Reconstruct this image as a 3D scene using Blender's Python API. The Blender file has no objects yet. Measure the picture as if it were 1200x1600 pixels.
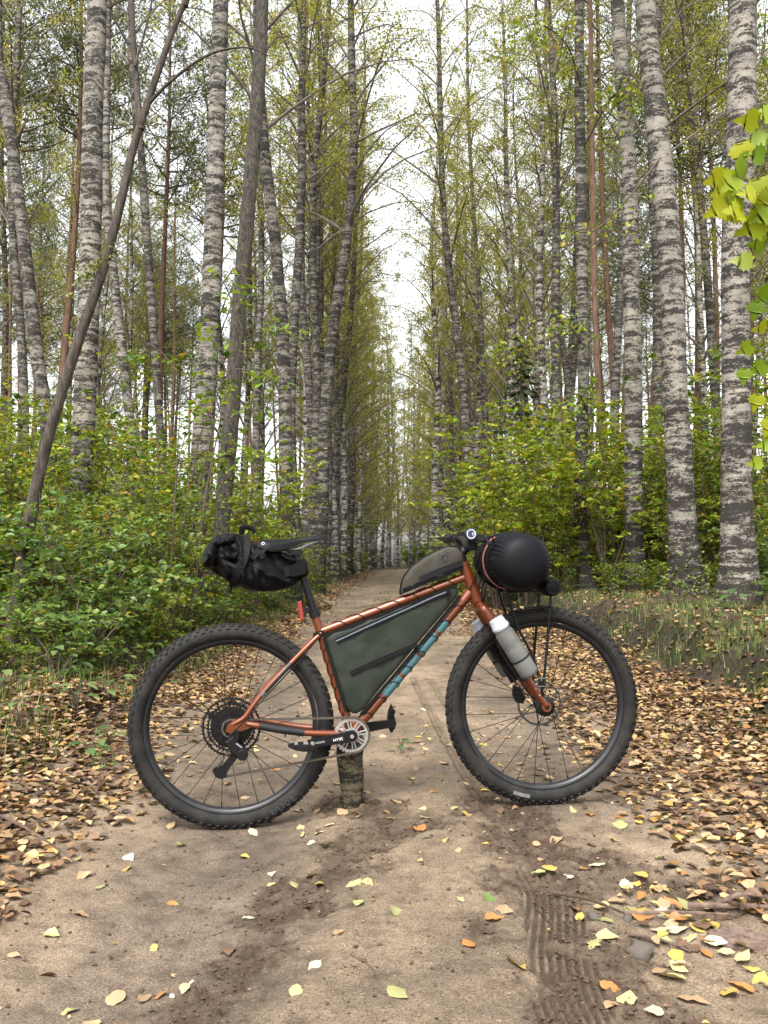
import bpy, bmesh, math, random
import numpy as np
from mathutils import Vector, Matrix, Quaternion

sc = bpy.context.scene
COL = sc.collection
R = math.radians
PI = math.pi

# ---------------------------------------------------------------- camera, sky, sun, exposure
cam_d = bpy.data.cameras.new('camera')
cam = bpy.data.objects.new('camera', cam_d)
COL.objects.link(cam)
cam.location = (0, 0, 0.96)
cam.rotation_euler = (R(90 + 2.944), 0, 0)
cam_d.sensor_fit = 'VERTICAL'
cam_d.sensor_height = 24.0
cam_d.sensor_width = 18.0
cam_d.lens = 21.0
cam_d.clip_start = 0.05
cam_d.clip_end = 600
sc.camera = cam

SUN_EL, SUN_AZ = 55.0, 200.0          # overcast: a weak, very soft sun high behind the clouds
world = bpy.data.worlds.new('World')
sc.world = world
world.use_nodes = True
wn, wl = world.node_tree.nodes, world.node_tree.links
wn.clear()
w_out = wn.new('ShaderNodeOutputWorld')
w_bg = wn.new('ShaderNodeBackground')
w_sky = wn.new('ShaderNodeTexSky')
w_sky.sky_type = 'NISHITA'
w_sky.sun_disc = False
w_sky.sun_elevation = R(SUN_EL)
w_sky.sun_rotation = R(SUN_AZ)
w_sky.air_density = 1.0
w_sky.dust_density = 4.0
w_sky.ozone_density = 1.0
w_hs = wn.new('ShaderNodeHueSaturation')     # cloud cover: the blue is veiled
w_hs.inputs['Saturation'].default_value = 0.16
w_hs.inputs['Value'].default_value = 1.0
wl.new(w_sky.outputs[0], w_hs.inputs['Color'])
wl.new(w_hs.outputs[0], w_bg.inputs['Color'])
w_bg.inputs['Strength'].default_value = 0.15
wl.new(w_bg.outputs[0], w_out.inputs['Surface'])

sun_d = bpy.data.lights.new('sun', 'SUN')
sun_d.energy = 1.5
sun_d.angle = R(25)
sun_d.color = (1.0, 0.96, 0.9)
sun = bpy.data.objects.new('sun', sun_d)
COL.objects.link(sun)
_az = R(SUN_AZ)
_dir = Vector((math.sin(_az) * math.cos(R(SUN_EL)), math.cos(_az) * math.cos(R(SUN_EL)), math.sin(R(SUN_EL))))
sun.rotation_euler = _dir.to_track_quat('Z', 'Y').to_euler()
sun.location = _dir * 60

sc.view_settings.view_transform = 'Standard'
sc.view_settings.look = 'None'
sc.view_settings.exposure = 1.9
sc.view_settings.gamma = 1.0
sc.view_settings.use_curve_mapping = False
sc.cycles.max_bounces = 6
sc.cycles.diffuse_bounces = 3
sc.cycles.glossy_bounces = 2
sc.cycles.transmission_bounces = 4
sc.cycles.transparent_max_bounces = 6

# ---------------------------------------------------------------- tagging and mesh helpers
def tag(o, label=None, cat=None, group=None, kind=None):
    if label: o['label'] = label
    if cat: o['category'] = cat
    if group: o['group'] = group
    if kind: o['kind'] = kind
    return o

def empty(name, loc=(0, 0, 0), rot=(0, 0, 0)):
    o = bpy.data.objects.new(name, None)
    o.empty_display_size = 0.1
    o.location = loc
    o.rotation_euler = rot
    COL.objects.link(o)
    return o

def link(name, me, parent=None, loc=(0, 0, 0), rot=(0, 0, 0), scale=None):
    o = bpy.data.objects.new(name, me)
    COL.objects.link(o)
    o.location = loc
    o.rotation_euler = rot
    if scale is not None: o.scale = scale if hasattr(scale, '__len__') else (scale,) * 3
    if parent: o.parent = parent
    return o

def mesh_np(name, V, F, mats, matidx=None, smooth=False, sharp=None):
    """V (n,3) array; F list of faces or (m,k) array."""
    me = bpy.data.meshes.new(name)
    V = np.asarray(V, dtype=np.float32)
    if isinstance(F, np.ndarray):
        m, k = F.shape
        me.vertices.add(len(V)); me.vertices.foreach_set('co', V.ravel())
        me.loops.add(m * k); me.loops.foreach_set('vertex_index', F.astype(np.int32).ravel())
        me.polygons.add(m)
        me.polygons.foreach_set('loop_start', np.arange(0, m * k, k, dtype=np.int32))
        me.polygons.foreach_set('loop_total', np.full(m, k, dtype=np.int32))
    else:
        me.from_pydata(V.tolist(), [], F)
    for mt in (mats if isinstance(mats, (list, tuple)) else [mats]):
        me.materials.append(mt)
    if matidx is not None:
        me.polygons.foreach_set('material_index', np.asarray(matidx, dtype=np.int32))
    me.update(calc_edges=True)
    me.polygons.foreach_set('use_smooth', np.full(len(me.polygons), bool(smooth)))
    if smooth and sharp:
        me.set_sharp_from_angle(angle=R(sharp))
    return me

class MB:
    def __init__(self, off=(0, 0, 0)):
        self.v, self.f, self.m, self.cm = [], [], [], 0
        self.off = Vector(off)
    def add(self, vs, fs):
        b = len(self.v)
        self.v += [tuple(x) for x in vs]
        self.f += [tuple(b + i for i in f) for f in fs]
        self.m += [self.cm] * len(fs)
    def tube(self, pts, r, n=10, caps=True, flat=1.0):
        pts = [Vector(p) for p in pts]
        k = len(pts)
        rs = [r] * k if not hasattr(r, '__len__') else list(r)
        vs = []
        t0 = (pts[1] - pts[0]).normalized()
        up = Vector((0, 1, 0)) if abs(t0.y) < 0.9 else Vector((0, 0, 1))
        x = t0.cross(up).normalized()
        for i, p in enumerate(pts):
            t = (pts[min(i + 1, k - 1)] - pts[max(i - 1, 0)]).normalized()
            x = (x - t * x.dot(t))
            x = x.normalized() if x.length > 1e-6 else t.orthogonal().normalized()
            y = t.cross(x)
            for j in range(n):
                a = 2 * PI * j / n
                vs.append(p + x * (rs[i] * math.cos(a)) + y * (rs[i] * flat * math.sin(a)))
        fs = []
        for i in range(k - 1):
            for j in range(n):
                a, b = i * n + j, i * n + (j + 1) % n
                fs.append((a, b, b + n, a + n))
        if caps:
            fs.append(tuple(reversed(range(n))))
            fs.append(tuple((k - 1) * n + j for j in range(n)))
        self.add(vs, fs)
        return self
    def box(self, c, s, M=None):
        sx, sy, sz = s[0] / 2, s[1] / 2, s[2] / 2
        vs = [Vector((x, y, z)) for x in (-sx, sx) for y in (-sy, sy) for z in (-sz, sz)]
        if M is not None: vs = [M @ q for q in vs]
        c = Vector(c)
        vs = [c + q for q in vs]
        self.add(vs, [(0, 1, 3, 2), (4, 6, 7, 5), (0, 4, 5, 1), (2, 3, 7, 6), (0, 2, 6, 4), (1, 5, 7, 3)])
        return self
    def revolve(self, prof, c=(0, 0, 0), axis='y', n=32, closed=False, M=None):
        """prof: list of (radius, along-axis)."""
        c = Vector(c)
        k = len(prof)
        vs = []
        for j in range(n):
            a = 2 * PI * j / n
            for (rr, h) in prof:
                if axis == 'y': q = Vector((rr * math.cos(a), h, rr * math.sin(a)))
                elif axis == 'z': q = Vector((rr * math.cos(a), rr * math.sin(a), h))
                else: q = Vector((h, rr * math.cos(a), rr * math.sin(a)))
                if M is not None: q = M @ q
                vs.append(c + q)
        fs = []
        for j in range(n):
            j2 = (j + 1) % n
            for i in range(k if closed else k - 1):
                i2 = (i + 1) % k
                fs.append((j * k + i, j2 * k + i, j2 * k + i2, j * k + i2))
        self.add(vs, fs)
        return self
    def prism(self, pts, y0, y1, bev=0.0):
        """2D outline in (x,z), extruded along y between y0 and y1."""
        n = len(pts)
        cx = sum(p[0] for p in pts) / n; cz = sum(p[1] for p in pts) / n
        def ins(p, d):
            v = Vector((cx - p[0], cz - p[1])); L = v.length or 1
            return (p[0] + v.x / L * d, p[1] + v.y / L * d)
        rings = []
        if bev > 0:
            sgn = 1 if y1 > y0 else -1
            rings = [([ins(p, bev) for p in pts], y0), (pts, y0 + sgn * bev), (pts, y1 - sgn * bev), ([ins(p, bev) for p in pts], y1)]
        else:
            rings = [(pts, y0), (pts, y1)]
        vs = [(p[0], y, p[1]) for ps, y in rings for p in ps]
        fs = []
        for i in range(len(rings) - 1):
            for j in range(n):
                j2 = (j + 1) % n
                fs.append((i * n + j, i * n + j2, (i + 1) * n + j2, (i + 1) * n + j))
        fs.append(tuple(range(n - 1, -1, -1)))
        fs.append(tuple((len(rings) - 1) * n + j for j in range(n)))
        self.add(vs, fs)
        return self
    def build(self, name, mats, parent=None, smooth=True, sharp=40, fix=True):
        V = np.array(self.v, dtype=np.float64) - np.array(self.off)
        me = mesh_np(name, V, self.f, mats, self.m, smooth, sharp)
        if fix:
            bm = bmesh.new(); bm.from_mesh(me)
            bmesh.ops.recalc_face_normals(bm, faces=bm.faces)
            bm.to_mesh(me); bm.free()
        return link(name, me, parent)

def spline(pts, n):
    """Catmull-Rom through pts, n samples."""
    P = np.array(pts, dtype=float)
    if len(P) < 3:
        t = np.linspace(0, 1, n)[:, None]
        return P[0] + (P[-1] - P[0]) * t
    Q = np.vstack([2 * P[0] - P[1], P, 2 * P[-1] - P[-2]])
    m = len(P) - 1
    out = []
    for u in np.linspace(0, m - 1e-6, n):
        i = int(u); t = u - i
        a, b, c, d = Q[i], Q[i + 1], Q[i + 2], Q[i + 3]
        out.append(0.5 * (2 * b + (c - a) * t + (2 * a - 5 * b + 4 * c - d) * t * t + (3 * b - a - 3 * c + d) * t ** 3))
    return np.array(out)

def text_mesh(s, size, mat, name, ext=0.0006):
    cu = bpy.data.curves.new(name, 'FONT')
    cu.body = s; cu.size = size; cu.extrude = ext
    cu.align_x = 'CENTER'; cu.align_y = 'CENTER'
    ob = bpy.data.objects.new(name, cu)
    COL.objects.link(ob)
    bpy.context.view_layer.update()
    me = bpy.data.meshes.new_from_object(ob.evaluated_get(bpy.context.evaluated_depsgraph_get()))
    bpy.data.objects.remove(ob)
    me.name = name
    me.materials.clear(); me.materials.append(mat)
    return me

# numpy value noise -------------------------------------------------
def _hash(ix, iy, seed):
    h = (ix.astype(np.int64) * 374761393 + iy.astype(np.int64) * 668265263 + seed * 1442695041) & 0xFFFFFFFF
    h = ((h ^ (h >> 13)) * 1274126177) & 0xFFFFFFFF
    h = h ^ (h >> 16)
    return (h & 0xFFFF) / 65535.0
def vnoise(x, y, seed=0):
    x = np.asarray(x, float); y = np.asarray(y, float)
    ix, iy = np.floor(x), np.floor(y)
    fx, fy = x - ix, y - iy
    fx = fx * fx * (3 - 2 * fx); fy = fy * fy * (3 - 2 * fy)
    a = _hash(ix, iy, seed); b = _hash(ix + 1, iy, seed); c = _hash(ix, iy + 1, seed); d = _hash(ix + 1, iy + 1, seed)
    return (a * (1 - fx) + b * fx) * (1 - fy) + (c * (1 - fx) + d * fx) * fy
def fbm(x, y, seed=0, oct=4, gain=0.5):
    s, a, t = 0, 1.0, 0
    for o in range(oct):
        s = s + a * vnoise(x * 2 ** o, y * 2 ** o, seed + o * 17); t += a; a *= gain
    return s / t
def sstep(a, b, x):
    t = np.clip((x - a) / (b - a), 0, 1)
    return t * t * (3 - 2 * t)

# ---------------------------------------------------------------- materials
def nt(name):
    m = bpy.data.materials.new(name)
    m.use_nodes = True
    t = m.node_tree
    b = t.nodes['Principled BSDF']
    return m, t, b
def node(t, kind, **kw):
    n = t.nodes.new(kind)
    for k, v in kw.items():
        if k.startswith('i_'): n.inputs[k[2:].replace('_', ' ')].default_value = v
        else: setattr(n, k, v)
    return n
def ramp(t, stops, interp='LINEAR'):
    n = t.nodes.new('ShaderNodeValToRGB')
    cr = n.color_ramp
    cr.interpolation = interp
    while len(cr.elements) > 1: cr.elements.remove(cr.elements[-1])
    cr.elements[0].position = stops[0][0]; cr.elements[0].color = (*stops[0][1], 1) if len(stops[0][1]) == 3 else stops[0][1]
    for p, c in stops[1:]:
        e = cr.elements.new(p); e.color = (*c, 1)
    return n
def mixrgb(t, fac, a, b, blend='MIX'):
    n = t.nodes.new('ShaderNodeMix'); n.data_type = 'RGBA'; n.blend_type = blend
    for s, v in ((0, fac), (6, a), (7, b)):
        if hasattr(v, 'links') or isinstance(v, bpy.types.NodeSocket): t.links.new(v, n.inputs[s])
        elif s == 0: n.inputs[0].default_value = v
        else: n.inputs[s].default_value = (*v, 1)
    return n.outputs[2]
def mathn(t, op, a, b=None, c=None, clamp=False):
    n = t.nodes.new('ShaderNodeMath'); n.operation = op; n.use_clamp = clamp
    for i, v in enumerate((a, b, c)):
        if v is None: continue
        if isinstance(v, bpy.types.NodeSocket): t.links.new(v, n.inputs[i])
        else: n.inputs[i].default_value = v
    return n.outputs[0]
def noise_tex(t, vec, scale, detail=4, rough=0.55, dist=0.0):
    n = t.nodes.new('ShaderNodeTexNoise')
    n.inputs['Scale'].default_value = scale; n.inputs['Detail'].default_value = detail
    n.inputs['Roughness'].default_value = rough; n.inputs['Distortion'].default_value = dist
    if vec is not None: t.links.new(vec, n.inputs['Vector'])
    return n.outputs['Fac']
def mapping(t, vec, scale=(1, 1, 1), loc=None):
    n = t.nodes.new('ShaderNodeMapping')
    n.inputs['Scale'].default_value = scale
    t.links.new(vec, n.inputs['Vector'])
    if loc is not None: t.links.new(loc, n.inputs['Location'])
    return n.outputs[0]
def bump(t, b, h, strength=0.3, dist=0.01):
    n = t.nodes.new('ShaderNodeBump')
    n.inputs['Strength'].default_value = strength; n.inputs['Distance'].default_value = dist
    t.links.new(h, n.inputs['Height']); t.links.new(n.outputs[0], b.inputs['Normal'])
def tex_obj(t):
    return t.nodes.new('ShaderNodeTexCoord').outputs['Object']
def rnd_loc(t, k=40):
    oi = t.nodes.new('ShaderNodeObjectInfo')
    n = t.nodes.new('ShaderNodeVectorMath'); n.operation = 'SCALE'
    c = t.nodes.new('ShaderNodeCombineXYZ')
    for i in range(3): t.links.new(oi.outputs['Random'], c.inputs[i])
    t.links.new(c.outputs[0], n.inputs[0]); n.inputs['Scale'].default_value = k
    return n.outputs[0]

def plain(name, col, rough=0.5, metal=0.0, spec=0.5, var=0.15, nscale=30, bstr=0.0, bscale=200, coat=0.0, dust=0.0):
    m, t, b = nt(name)
    b.inputs['Roughness'].default_value = rough
    b.inputs['Metallic'].default_value = metal
    b.inputs['Specular IOR Level'].default_value = spec
    if coat: b.inputs['Coat Weight'].default_value = coat; b.inputs['Coat Roughness'].default_value = 0.2
    o = tex_obj(t)
    n = noise_tex(t, o, nscale, 4, 0.6)
    dark = tuple(c * (1 - var) for c in col); light = tuple(min(1, c * (1 + var)) for c in col)
    rp = ramp(t, [(0.3, dark), (0.7, light)])
    t.links.new(n, rp.inputs[0])
    colout = rp.outputs[0]
    if dust:
        dn = noise_tex(t, o, 14, 6, 0.7)
        dm = mathn(t, 'MULTIPLY', mathn(t, 'SUBTRACT', dn, 0.42, clamp=True), dust * 4, clamp=True)
        colout = mixrgb(t, dm, colout, (0.12, 0.095, 0.07))
        t.links.new(mathn(t, 'MULTIPLY_ADD', dm, 0.3, rough, clamp=True), b.inputs['Roughness'])
    t.links.new(colout, b.inputs['Base Color'])
    if bstr: bump(t, b, noise_tex(t, o, bscale, 3, 0.6), bstr, 0.002)
    return m

def leaf_material(name, stops, trans=0.4, per_object=False, rough=0.45, spec=0.35):
    m, t, b = nt(name)
    if per_object:
        s = t.nodes.new('ShaderNodeObjectInfo').outputs['Random']
    else:
        s = t.nodes.new('ShaderNodeNewGeometry').outputs['Random Per Island']
    rp = ramp(t, stops)
    t.links.new(s, rp.inputs[0])
    n = noise_tex(t, tex_obj(t), 60 if per_object else 1.3, 3, 0.6)
    col = mixrgb(t, 1.0, rp.outputs[0], ramp_out(t, n, [(0.3, (0.72, 0.72, 0.72)), (0.7, (1.15, 1.15, 1.1))]), 'MULTIPLY')
    t.links.new(col, b.inputs['Base Color'])
    b.inputs['Roughness'].default_value = rough
    b.inputs['Specular IOR Level'].default_value = spec
    if trans > 0:
        tr = t.nodes.new('ShaderNodeBsdfTranslucent')
        tc = mixrgb(t, 1.0, col, (1.5, 1.35, 0.6), 'MULTIPLY')
        t.links.new(tc, tr.inputs['Color'])
        mx = t.nodes.new('ShaderNodeMixShader'); mx.inputs[0].default_value = trans
        t.links.new(b.outputs[0], mx.inputs[1]); t.links.new(tr.outputs[0], mx.inputs[2])
        t.links.new(mx.outputs[0], t.nodes['Material Output'].inputs['Surface'])
    return m
def ramp_out(t, s, stops):
    r = ramp(t, stops); t.links.new(s, r.inputs[0]); return r.outputs[0]

GREEN = [(0.0, (0.032, 0.072, 0.010)), (0.3, (0.072, 0.135, 0.014)), (0.55, (0.125, 0.195, 0.018)), (0.80, (0.20, 0.245, 0.024)), (0.95, (0.27, 0.24, 0.04)), (1.0, (0.26, 0.15, 0.03))]
GREEN2 = [(0.0, (0.04, 0.085, 0.022)), (0.4, (0.085, 0.150, 0.036)), (0.75, (0.13, 0.20, 0.04)), (0.95, (0.19, 0.22, 0.05)), (1.0, (0.26, 0.2, 0.04))]
YGREEN = [(0.0, (0.07, 0.13, 0.010)), (0.35, (0.135, 0.205, 0.015)), (0.72, (0.22, 0.265, 0.020)), (0.95, (0.31, 0.28, 0.045)), (1.0, (0.32, 0.19, 0.04))]
BIRCHL = [(0.0, (0.11, 0.145, 0.030)), (0.4, (0.185, 0.215, 0.042)), (0.78, (0.28, 0.285, 0.060)), (0.95, (0.36, 0.30, 0.09)), (1.0, (0.34, 0.22, 0.07))]
M_leaf_green = leaf_material('shrub_leaf_green', GREEN)
M_leaf_deep = leaf_material('shrub_leaf_deep', GREEN2)
M_leaf_yellow = leaf_material('shrub_leaf_yellow', YGREEN)
M_leaf_birch = leaf_material('birch_leaf', BIRCHL, trans=0.6)
M_needle = leaf_material('pine_needle', [(0, (0.05, 0.068, 0.028)), (0.6, (0.095, 0.112, 0.045)), (1, (0.15, 0.15, 0.065))], trans=0.35)
M_spruce = leaf_material('spruce_needle', [(0, (0.012, 0.03, 0.012)), (0.6, (0.025, 0.05, 0.018)), (1, (0.04, 0.07, 0.02))], trans=0.1)
M_maple = leaf_material('maple_leaf', [(0, (0.11, 0.19, 0.010)), (0.5, (0.20, 0.27, 0.014)), (0.95, (0.32, 0.33, 0.018)), (1, (0.34, 0.22, 0.03))], trans=0.45, per_object=True)
M_grass = leaf_material('grass_blade', [(0, (0.035, 0.07, 0.012)), (0.5, (0.07, 0.115, 0.02)), (0.8, (0.13, 0.135, 0.04)), (1, (0.21, 0.17, 0.08))], trans=0.3)
M_litter = leaf_material('leaf_litter', [(0, (0.035, 0.018, 0.010)), (0.25, (0.085, 0.046, 0.023)), (0.48, (0.165, 0.095, 0.048)), (0.68, (0.245, 0.160, 0.085)), (0.82, (0.34, 0.25, 0.145)), (0.9, (0.33, 0.22, 0.075)), (0.96, (0.25, 0.115, 0.04)), (1.0, (0.19, 0.18, 0.07))], trans=0.12, rough=0.55)
M_moss = leaf_material('moss_tuft', [(0, (0.06, 0.08, 0.012)), (0.6, (0.12, 0.14, 0.02)), (1, (0.2, 0.2, 0.03))], trans=0.2)
def dead(name, c): return leaf_material(name, [(0, tuple(x * 0.8 for x in c)), (1, tuple(min(0.9, x * 1.2) for x in c))], trans=0.05, per_object=True, rough=0.5)
LEAFCOL = {
    'pale yellow': dead('leaf_pale_yellow', (0.34, 0.285, 0.135)),
    'bright yellow': dead('leaf_bright_yellow', (0.33, 0.235, 0.06)),
    'tan': dead('leaf_tan', (0.28, 0.185, 0.105)),
    'orange brown': dead('leaf_orange_brown', (0.25, 0.115, 0.035)),
    'brown': dead('leaf_brown', (0.10, 0.058, 0.036)),
    'cream': dead('leaf_cream', (0.38, 0.335, 0.22)),
    'green': dead('leaf_green', (0.085, 0.135, 0.035)),
    'yellow green': dead('leaf_yellow_green', (0.235, 0.235, 0.10)),
}

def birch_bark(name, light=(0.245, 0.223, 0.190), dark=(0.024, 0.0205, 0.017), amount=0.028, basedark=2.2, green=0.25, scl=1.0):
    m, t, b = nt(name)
    o = tex_obj(t)
    loc = rnd_loc(t)
    fine = noise_tex(t, mapping(t, o, (38 * scl, 38 * scl, 80 * scl), loc), 1.0, 5, 0.75)
    mid = noise_tex(t, mapping(t, o, (9 * scl, 9 * scl, 20 * scl), loc), 1.0, 5, 0.68, 0.5)
    band = noise_tex(t, mapping(t, o, (1.6 * scl, 1.6 * scl, 11 * scl), loc), 1.0, 3, 0.6, 0.7)
    sep = t.nodes.new('ShaderNodeSeparateXYZ'); t.links.new(o, sep.inputs[0])
    zb = mathn(t, 'MULTIPLY', mathn(t, 'SUBTRACT', 1.0, mathn(t, 'DIVIDE', sep.outputs[2], basedark), clamp=True), 0.05)
    s = mathn(t, 'ADD', mathn(t, 'MULTIPLY', mid, 0.36), mathn(t, 'MULTIPLY', band, 0.34))
    s = mathn(t, 'ADD', s, mathn(t, 'MULTIPLY', fine, 0.40))
    s = mathn(t, 'ADD', mathn(t, 'ADD', s, zb), amount)
    mask = ramp_out(t, s, [(0.553, (0, 0, 0)), (0.575, (0.55, 0.55, 0.55)), (0.605, (1, 1, 1))])
    lcol = ramp_out(t, noise_tex(t, mapping(t, o, (3, 3, 5), loc), 1.0, 4, 0.6), [(0.3, tuple(c * 0.62 for c in light)), (0.55, light), (0.75, (light[0] * 1.15, light[1] * 1.13, light[2] * 1.08))])
    lcol = mixrgb(t, 1.0, lcol, ramp_out(t, fine, [(0.3, (0.7, 0.7, 0.7)), (0.6, (1.08, 1.08, 1.08))]), 'MULTIPLY')
    gm = mathn(t, 'MULTIPLY', ramp_out(t, noise_tex(t, mapping(t, o, (2.2, 2.2, 1.4), loc), 1.0, 4, 0.65), [(0.5, (0, 0, 0)), (0.7, (1, 1, 1))]), green)
    lcol = mixrgb(t, gm, lcol, (0.115, 0.115, 0.055))
    col = mixrgb(t, mask, lcol, dark)
    t.links.new(col, b.inputs['Base Color'])
    b.inputs['Roughness'].default_value = 0.85
    b.inputs['Specular IOR Level'].default_value = 0.2
    h = mathn(t, 'ADD', mathn(t, 'MULTIPLY', s, 1.0), mathn(t, 'MULTIPLY', fine, 0.5))
    bump(t, b, h, 0.6, 0.03)
    return m
def fissured_bark(name, c0, c1, zs=3.0, xs=22, top=None):
    m, t, b = nt(name)
    o = tex_obj(t); loc = rnd_loc(t)
    a = noise_tex(t, mapping(t, o, (xs, xs, zs), loc), 1.0, 5, 0.65, 0.6)
    f = noise_tex(t, mapping(t, o, (50, 50, 50), loc), 1.0, 3, 0.6)
    s = mathn(t, 'ADD', mathn(t, 'MULTIPLY', a, 0.75), mathn(t, 'MULTIPLY', f, 0.25))
    col = ramp_out(t, s, [(0.36, c0), (0.5, tuple((p + q) / 2 for p, q in zip(c0, c1))), (0.62, c1)])
    if top is not None:
        sep = t.nodes.new('ShaderNodeSeparateXYZ'); t.links.new(o, sep.inputs[0])
        col2 = ramp_out(t, s, [(0.36, tuple(c * 0.4 for c in top)), (0.6, top)])
        col = mixrgb(t, mathn(t, 'DIVIDE', mathn(t, 'SUBTRACT', sep.outputs[2], 1.0, clamp=False), 4.0, clamp=True), col, col2)
    t.links.new(col, b.inputs['Base Color'])
    b.inputs['Roughness'].default_value = 0.9; b.inputs['Specular IOR Level'].default_value = 0.15
    bump(t, b, s, 0.7, 0.02)
    return m
M_birch = birch_bark('birch_bark')
M_birch_dark = birch_bark('birch_bark_dark', (0.20, 0.18, 0.153), amount=0.042, basedark=3.0, green=0.4)
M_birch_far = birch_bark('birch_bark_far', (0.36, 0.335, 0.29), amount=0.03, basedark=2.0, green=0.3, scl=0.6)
M_aspen = fissured_bark('aspen_bark', (0.018, 0.016, 0.014), (0.118, 0.103, 0.084), 12, 34)
M_willow = fissured_bark('willow_bark', (0.020, 0.017, 0.014), (0.082, 0.067, 0.054), 6, 24)
M_pine = fissured_bark('pine_bark', (0.03, 0.022, 0.018), (0.105, 0.074, 0.058), 4, 16, top=(0.150, 0.090, 0.062))
M_twig = plain('twig_bark', (0.075, 0.055, 0.042), 0.9, spec=0.15, var=0.35, nscale=15)
M_wood_birch = plain('birch_limb_bark', (0.11, 0.092, 0.078), 0.9, spec=0.15, var=0.45, nscale=9)

# ---------------------------------------------------------------- ground shape
def road_centre(y):
    y = np.asarray(y, float)
    return np.where(y > 12, 1.0 * (np.maximum(0, y - 12) / 58.0) ** 2, 0.0) + np.where(y > 62, 0.012 * np.maximum(0, y - 62) ** 2, 0)
_pu = np.array([-60, -12, -6, -4, -2.8, -2.2, -1.75, -1.4, -1.15, -0.95, -0.55, -0.12, 0.25, 0.6, 0.95, 1.3, 1.8, 2.12, 2.2, 2.32, 2.7, 3.4, 5, 12, 60])
_pz = np.array([0.35, 0.35, 0.32, 0.27, 0.22, 0.19, 0.13, 0.06, 0.02, -0.005, -0.025, 0.035, 0.045, 0.03, 0.035, 0.055, 0.11, 0.16, 0.27, 0.45, 0.51, 0.52, 0.5, 0.45, 0.45])
def gz(x, y):
    x = np.asarray(x, float); y = np.asarray(y, float)
    u = x - road_centre(y)
    z = sum(np.interp(u + d, _pu, _pz) for d in (-0.05, -0.025, 0, 0.025, 0.05)) / 5
    off = sstep(1.0, 1.8, np.abs(u))
    z = np.where(u > 1.8, z * (0.55 + 0.45 * (1 - sstep(9, 22, y))), z)
    z = z + off * (fbm(x * 0.9, y * 0.9, 5, 4) - 0.5) * 0.16
    # lumpy overhang along the cut face of the right bank
    face = np.exp(-((u - 2.25) / 0.25) ** 2)
    z = z + face * (fbm(x * 6, y * 4, 11, 4) - 0.5) * 0.36 * sstep(2, 4, y)
    # small eroded soil lip on the left
    z = z + 0.12 * np.exp(-((x + 1.72) / 0.22) ** 2 - ((y - 5.0) / 0.35) ** 2)
    for cx_, cy_, cz_ in ((-0.557, 3.313, -0.027), (0.600, 3.435, 0.028)):      # the ground is packed level under the two tyres
        k = np.exp(-(((x - cx_) / 0.22) ** 2 + ((y - cy_) / 0.16) ** 2))
        z = z * (1 - k) + k * (cz_ + 0.006)
    return z
def gzs(x, y): return float(gz(np.array([x]), np.array([y]))[0])

def polydist(x, y, pts):
    d = np.full(np.shape(x), 1e9); s = np.zeros(np.shape(x)); acc = 0
    for (x0, y0), (x1, y1) in zip(pts[:-1], pts[1:]):
        dx, dy = x1 - x0, y1 - y0; L2 = dx * dx + dy * dy
        t = np.clip(((x - x0) * dx + (y - y0) * dy) / L2, 0, 1)
        dd = np.hypot(x - x0 - t * dx, y - y0 - t * dy)
        sg = np.sign((x - x0) * dy - (y - y0) * dx)
        m = dd < np.abs(d)
        d = np.where(m, dd * sg, d); s = np.where(m, acc + t * math.sqrt(L2), s)
        acc += math.sqrt(L2)
    return d, s
CH = [([(0.43, 3.55), (0.47, 3.06), (0.46, 2.6), (0.44, 2.23), (0.46, 1.6)], 0.13),
      ([(0.42, 3.33), (0.0, 3.13), (-0.2, 2.65), (-0.32, 2.27), (-0.42, 1.9)], 0.09),
      ([(0.6, 2.84), (0.73, 2.62), (0.9, 2.52), (1.3, 2.45)], 0.13),
      ([(0.39, 2.2), (0.5, 2.0), (0.58, 1.7)], 0.13),
      ([(-0.16, 3.5), (-0.05, 3.40), (0.02, 3.15)], 0.10)]
TRACK_A = [(0.46, 2.75), (0.455, 2.5), (0.43, 2.25), (0.40, 2.0), (0.36, 1.6)]
TRACK_B = [(0.22, 6.92), (0.29, 5.05), (0.34, 3.98), (0.40, 3.2)]
def churn_mask(x, y):
    n = fbm(x * 9, y * 9, 31, 4) + 0.5 * (fbm(x * 34, y * 34, 32, 3) - 0.5)
    m = np.zeros(np.shape(x))
    for pts, w in CH:
        d, s = polydist(x, y, pts)
        m = np.maximum(m, 1 - sstep(w * 0.35, w * 1.5, np.abs(d) + (n - 0.5) * 0.30))
    return m * (0.58 + 0.42 * sstep(0.38, 0.58, fbm(x * 22, y * 22, 33, 4, 0.6)))
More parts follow.
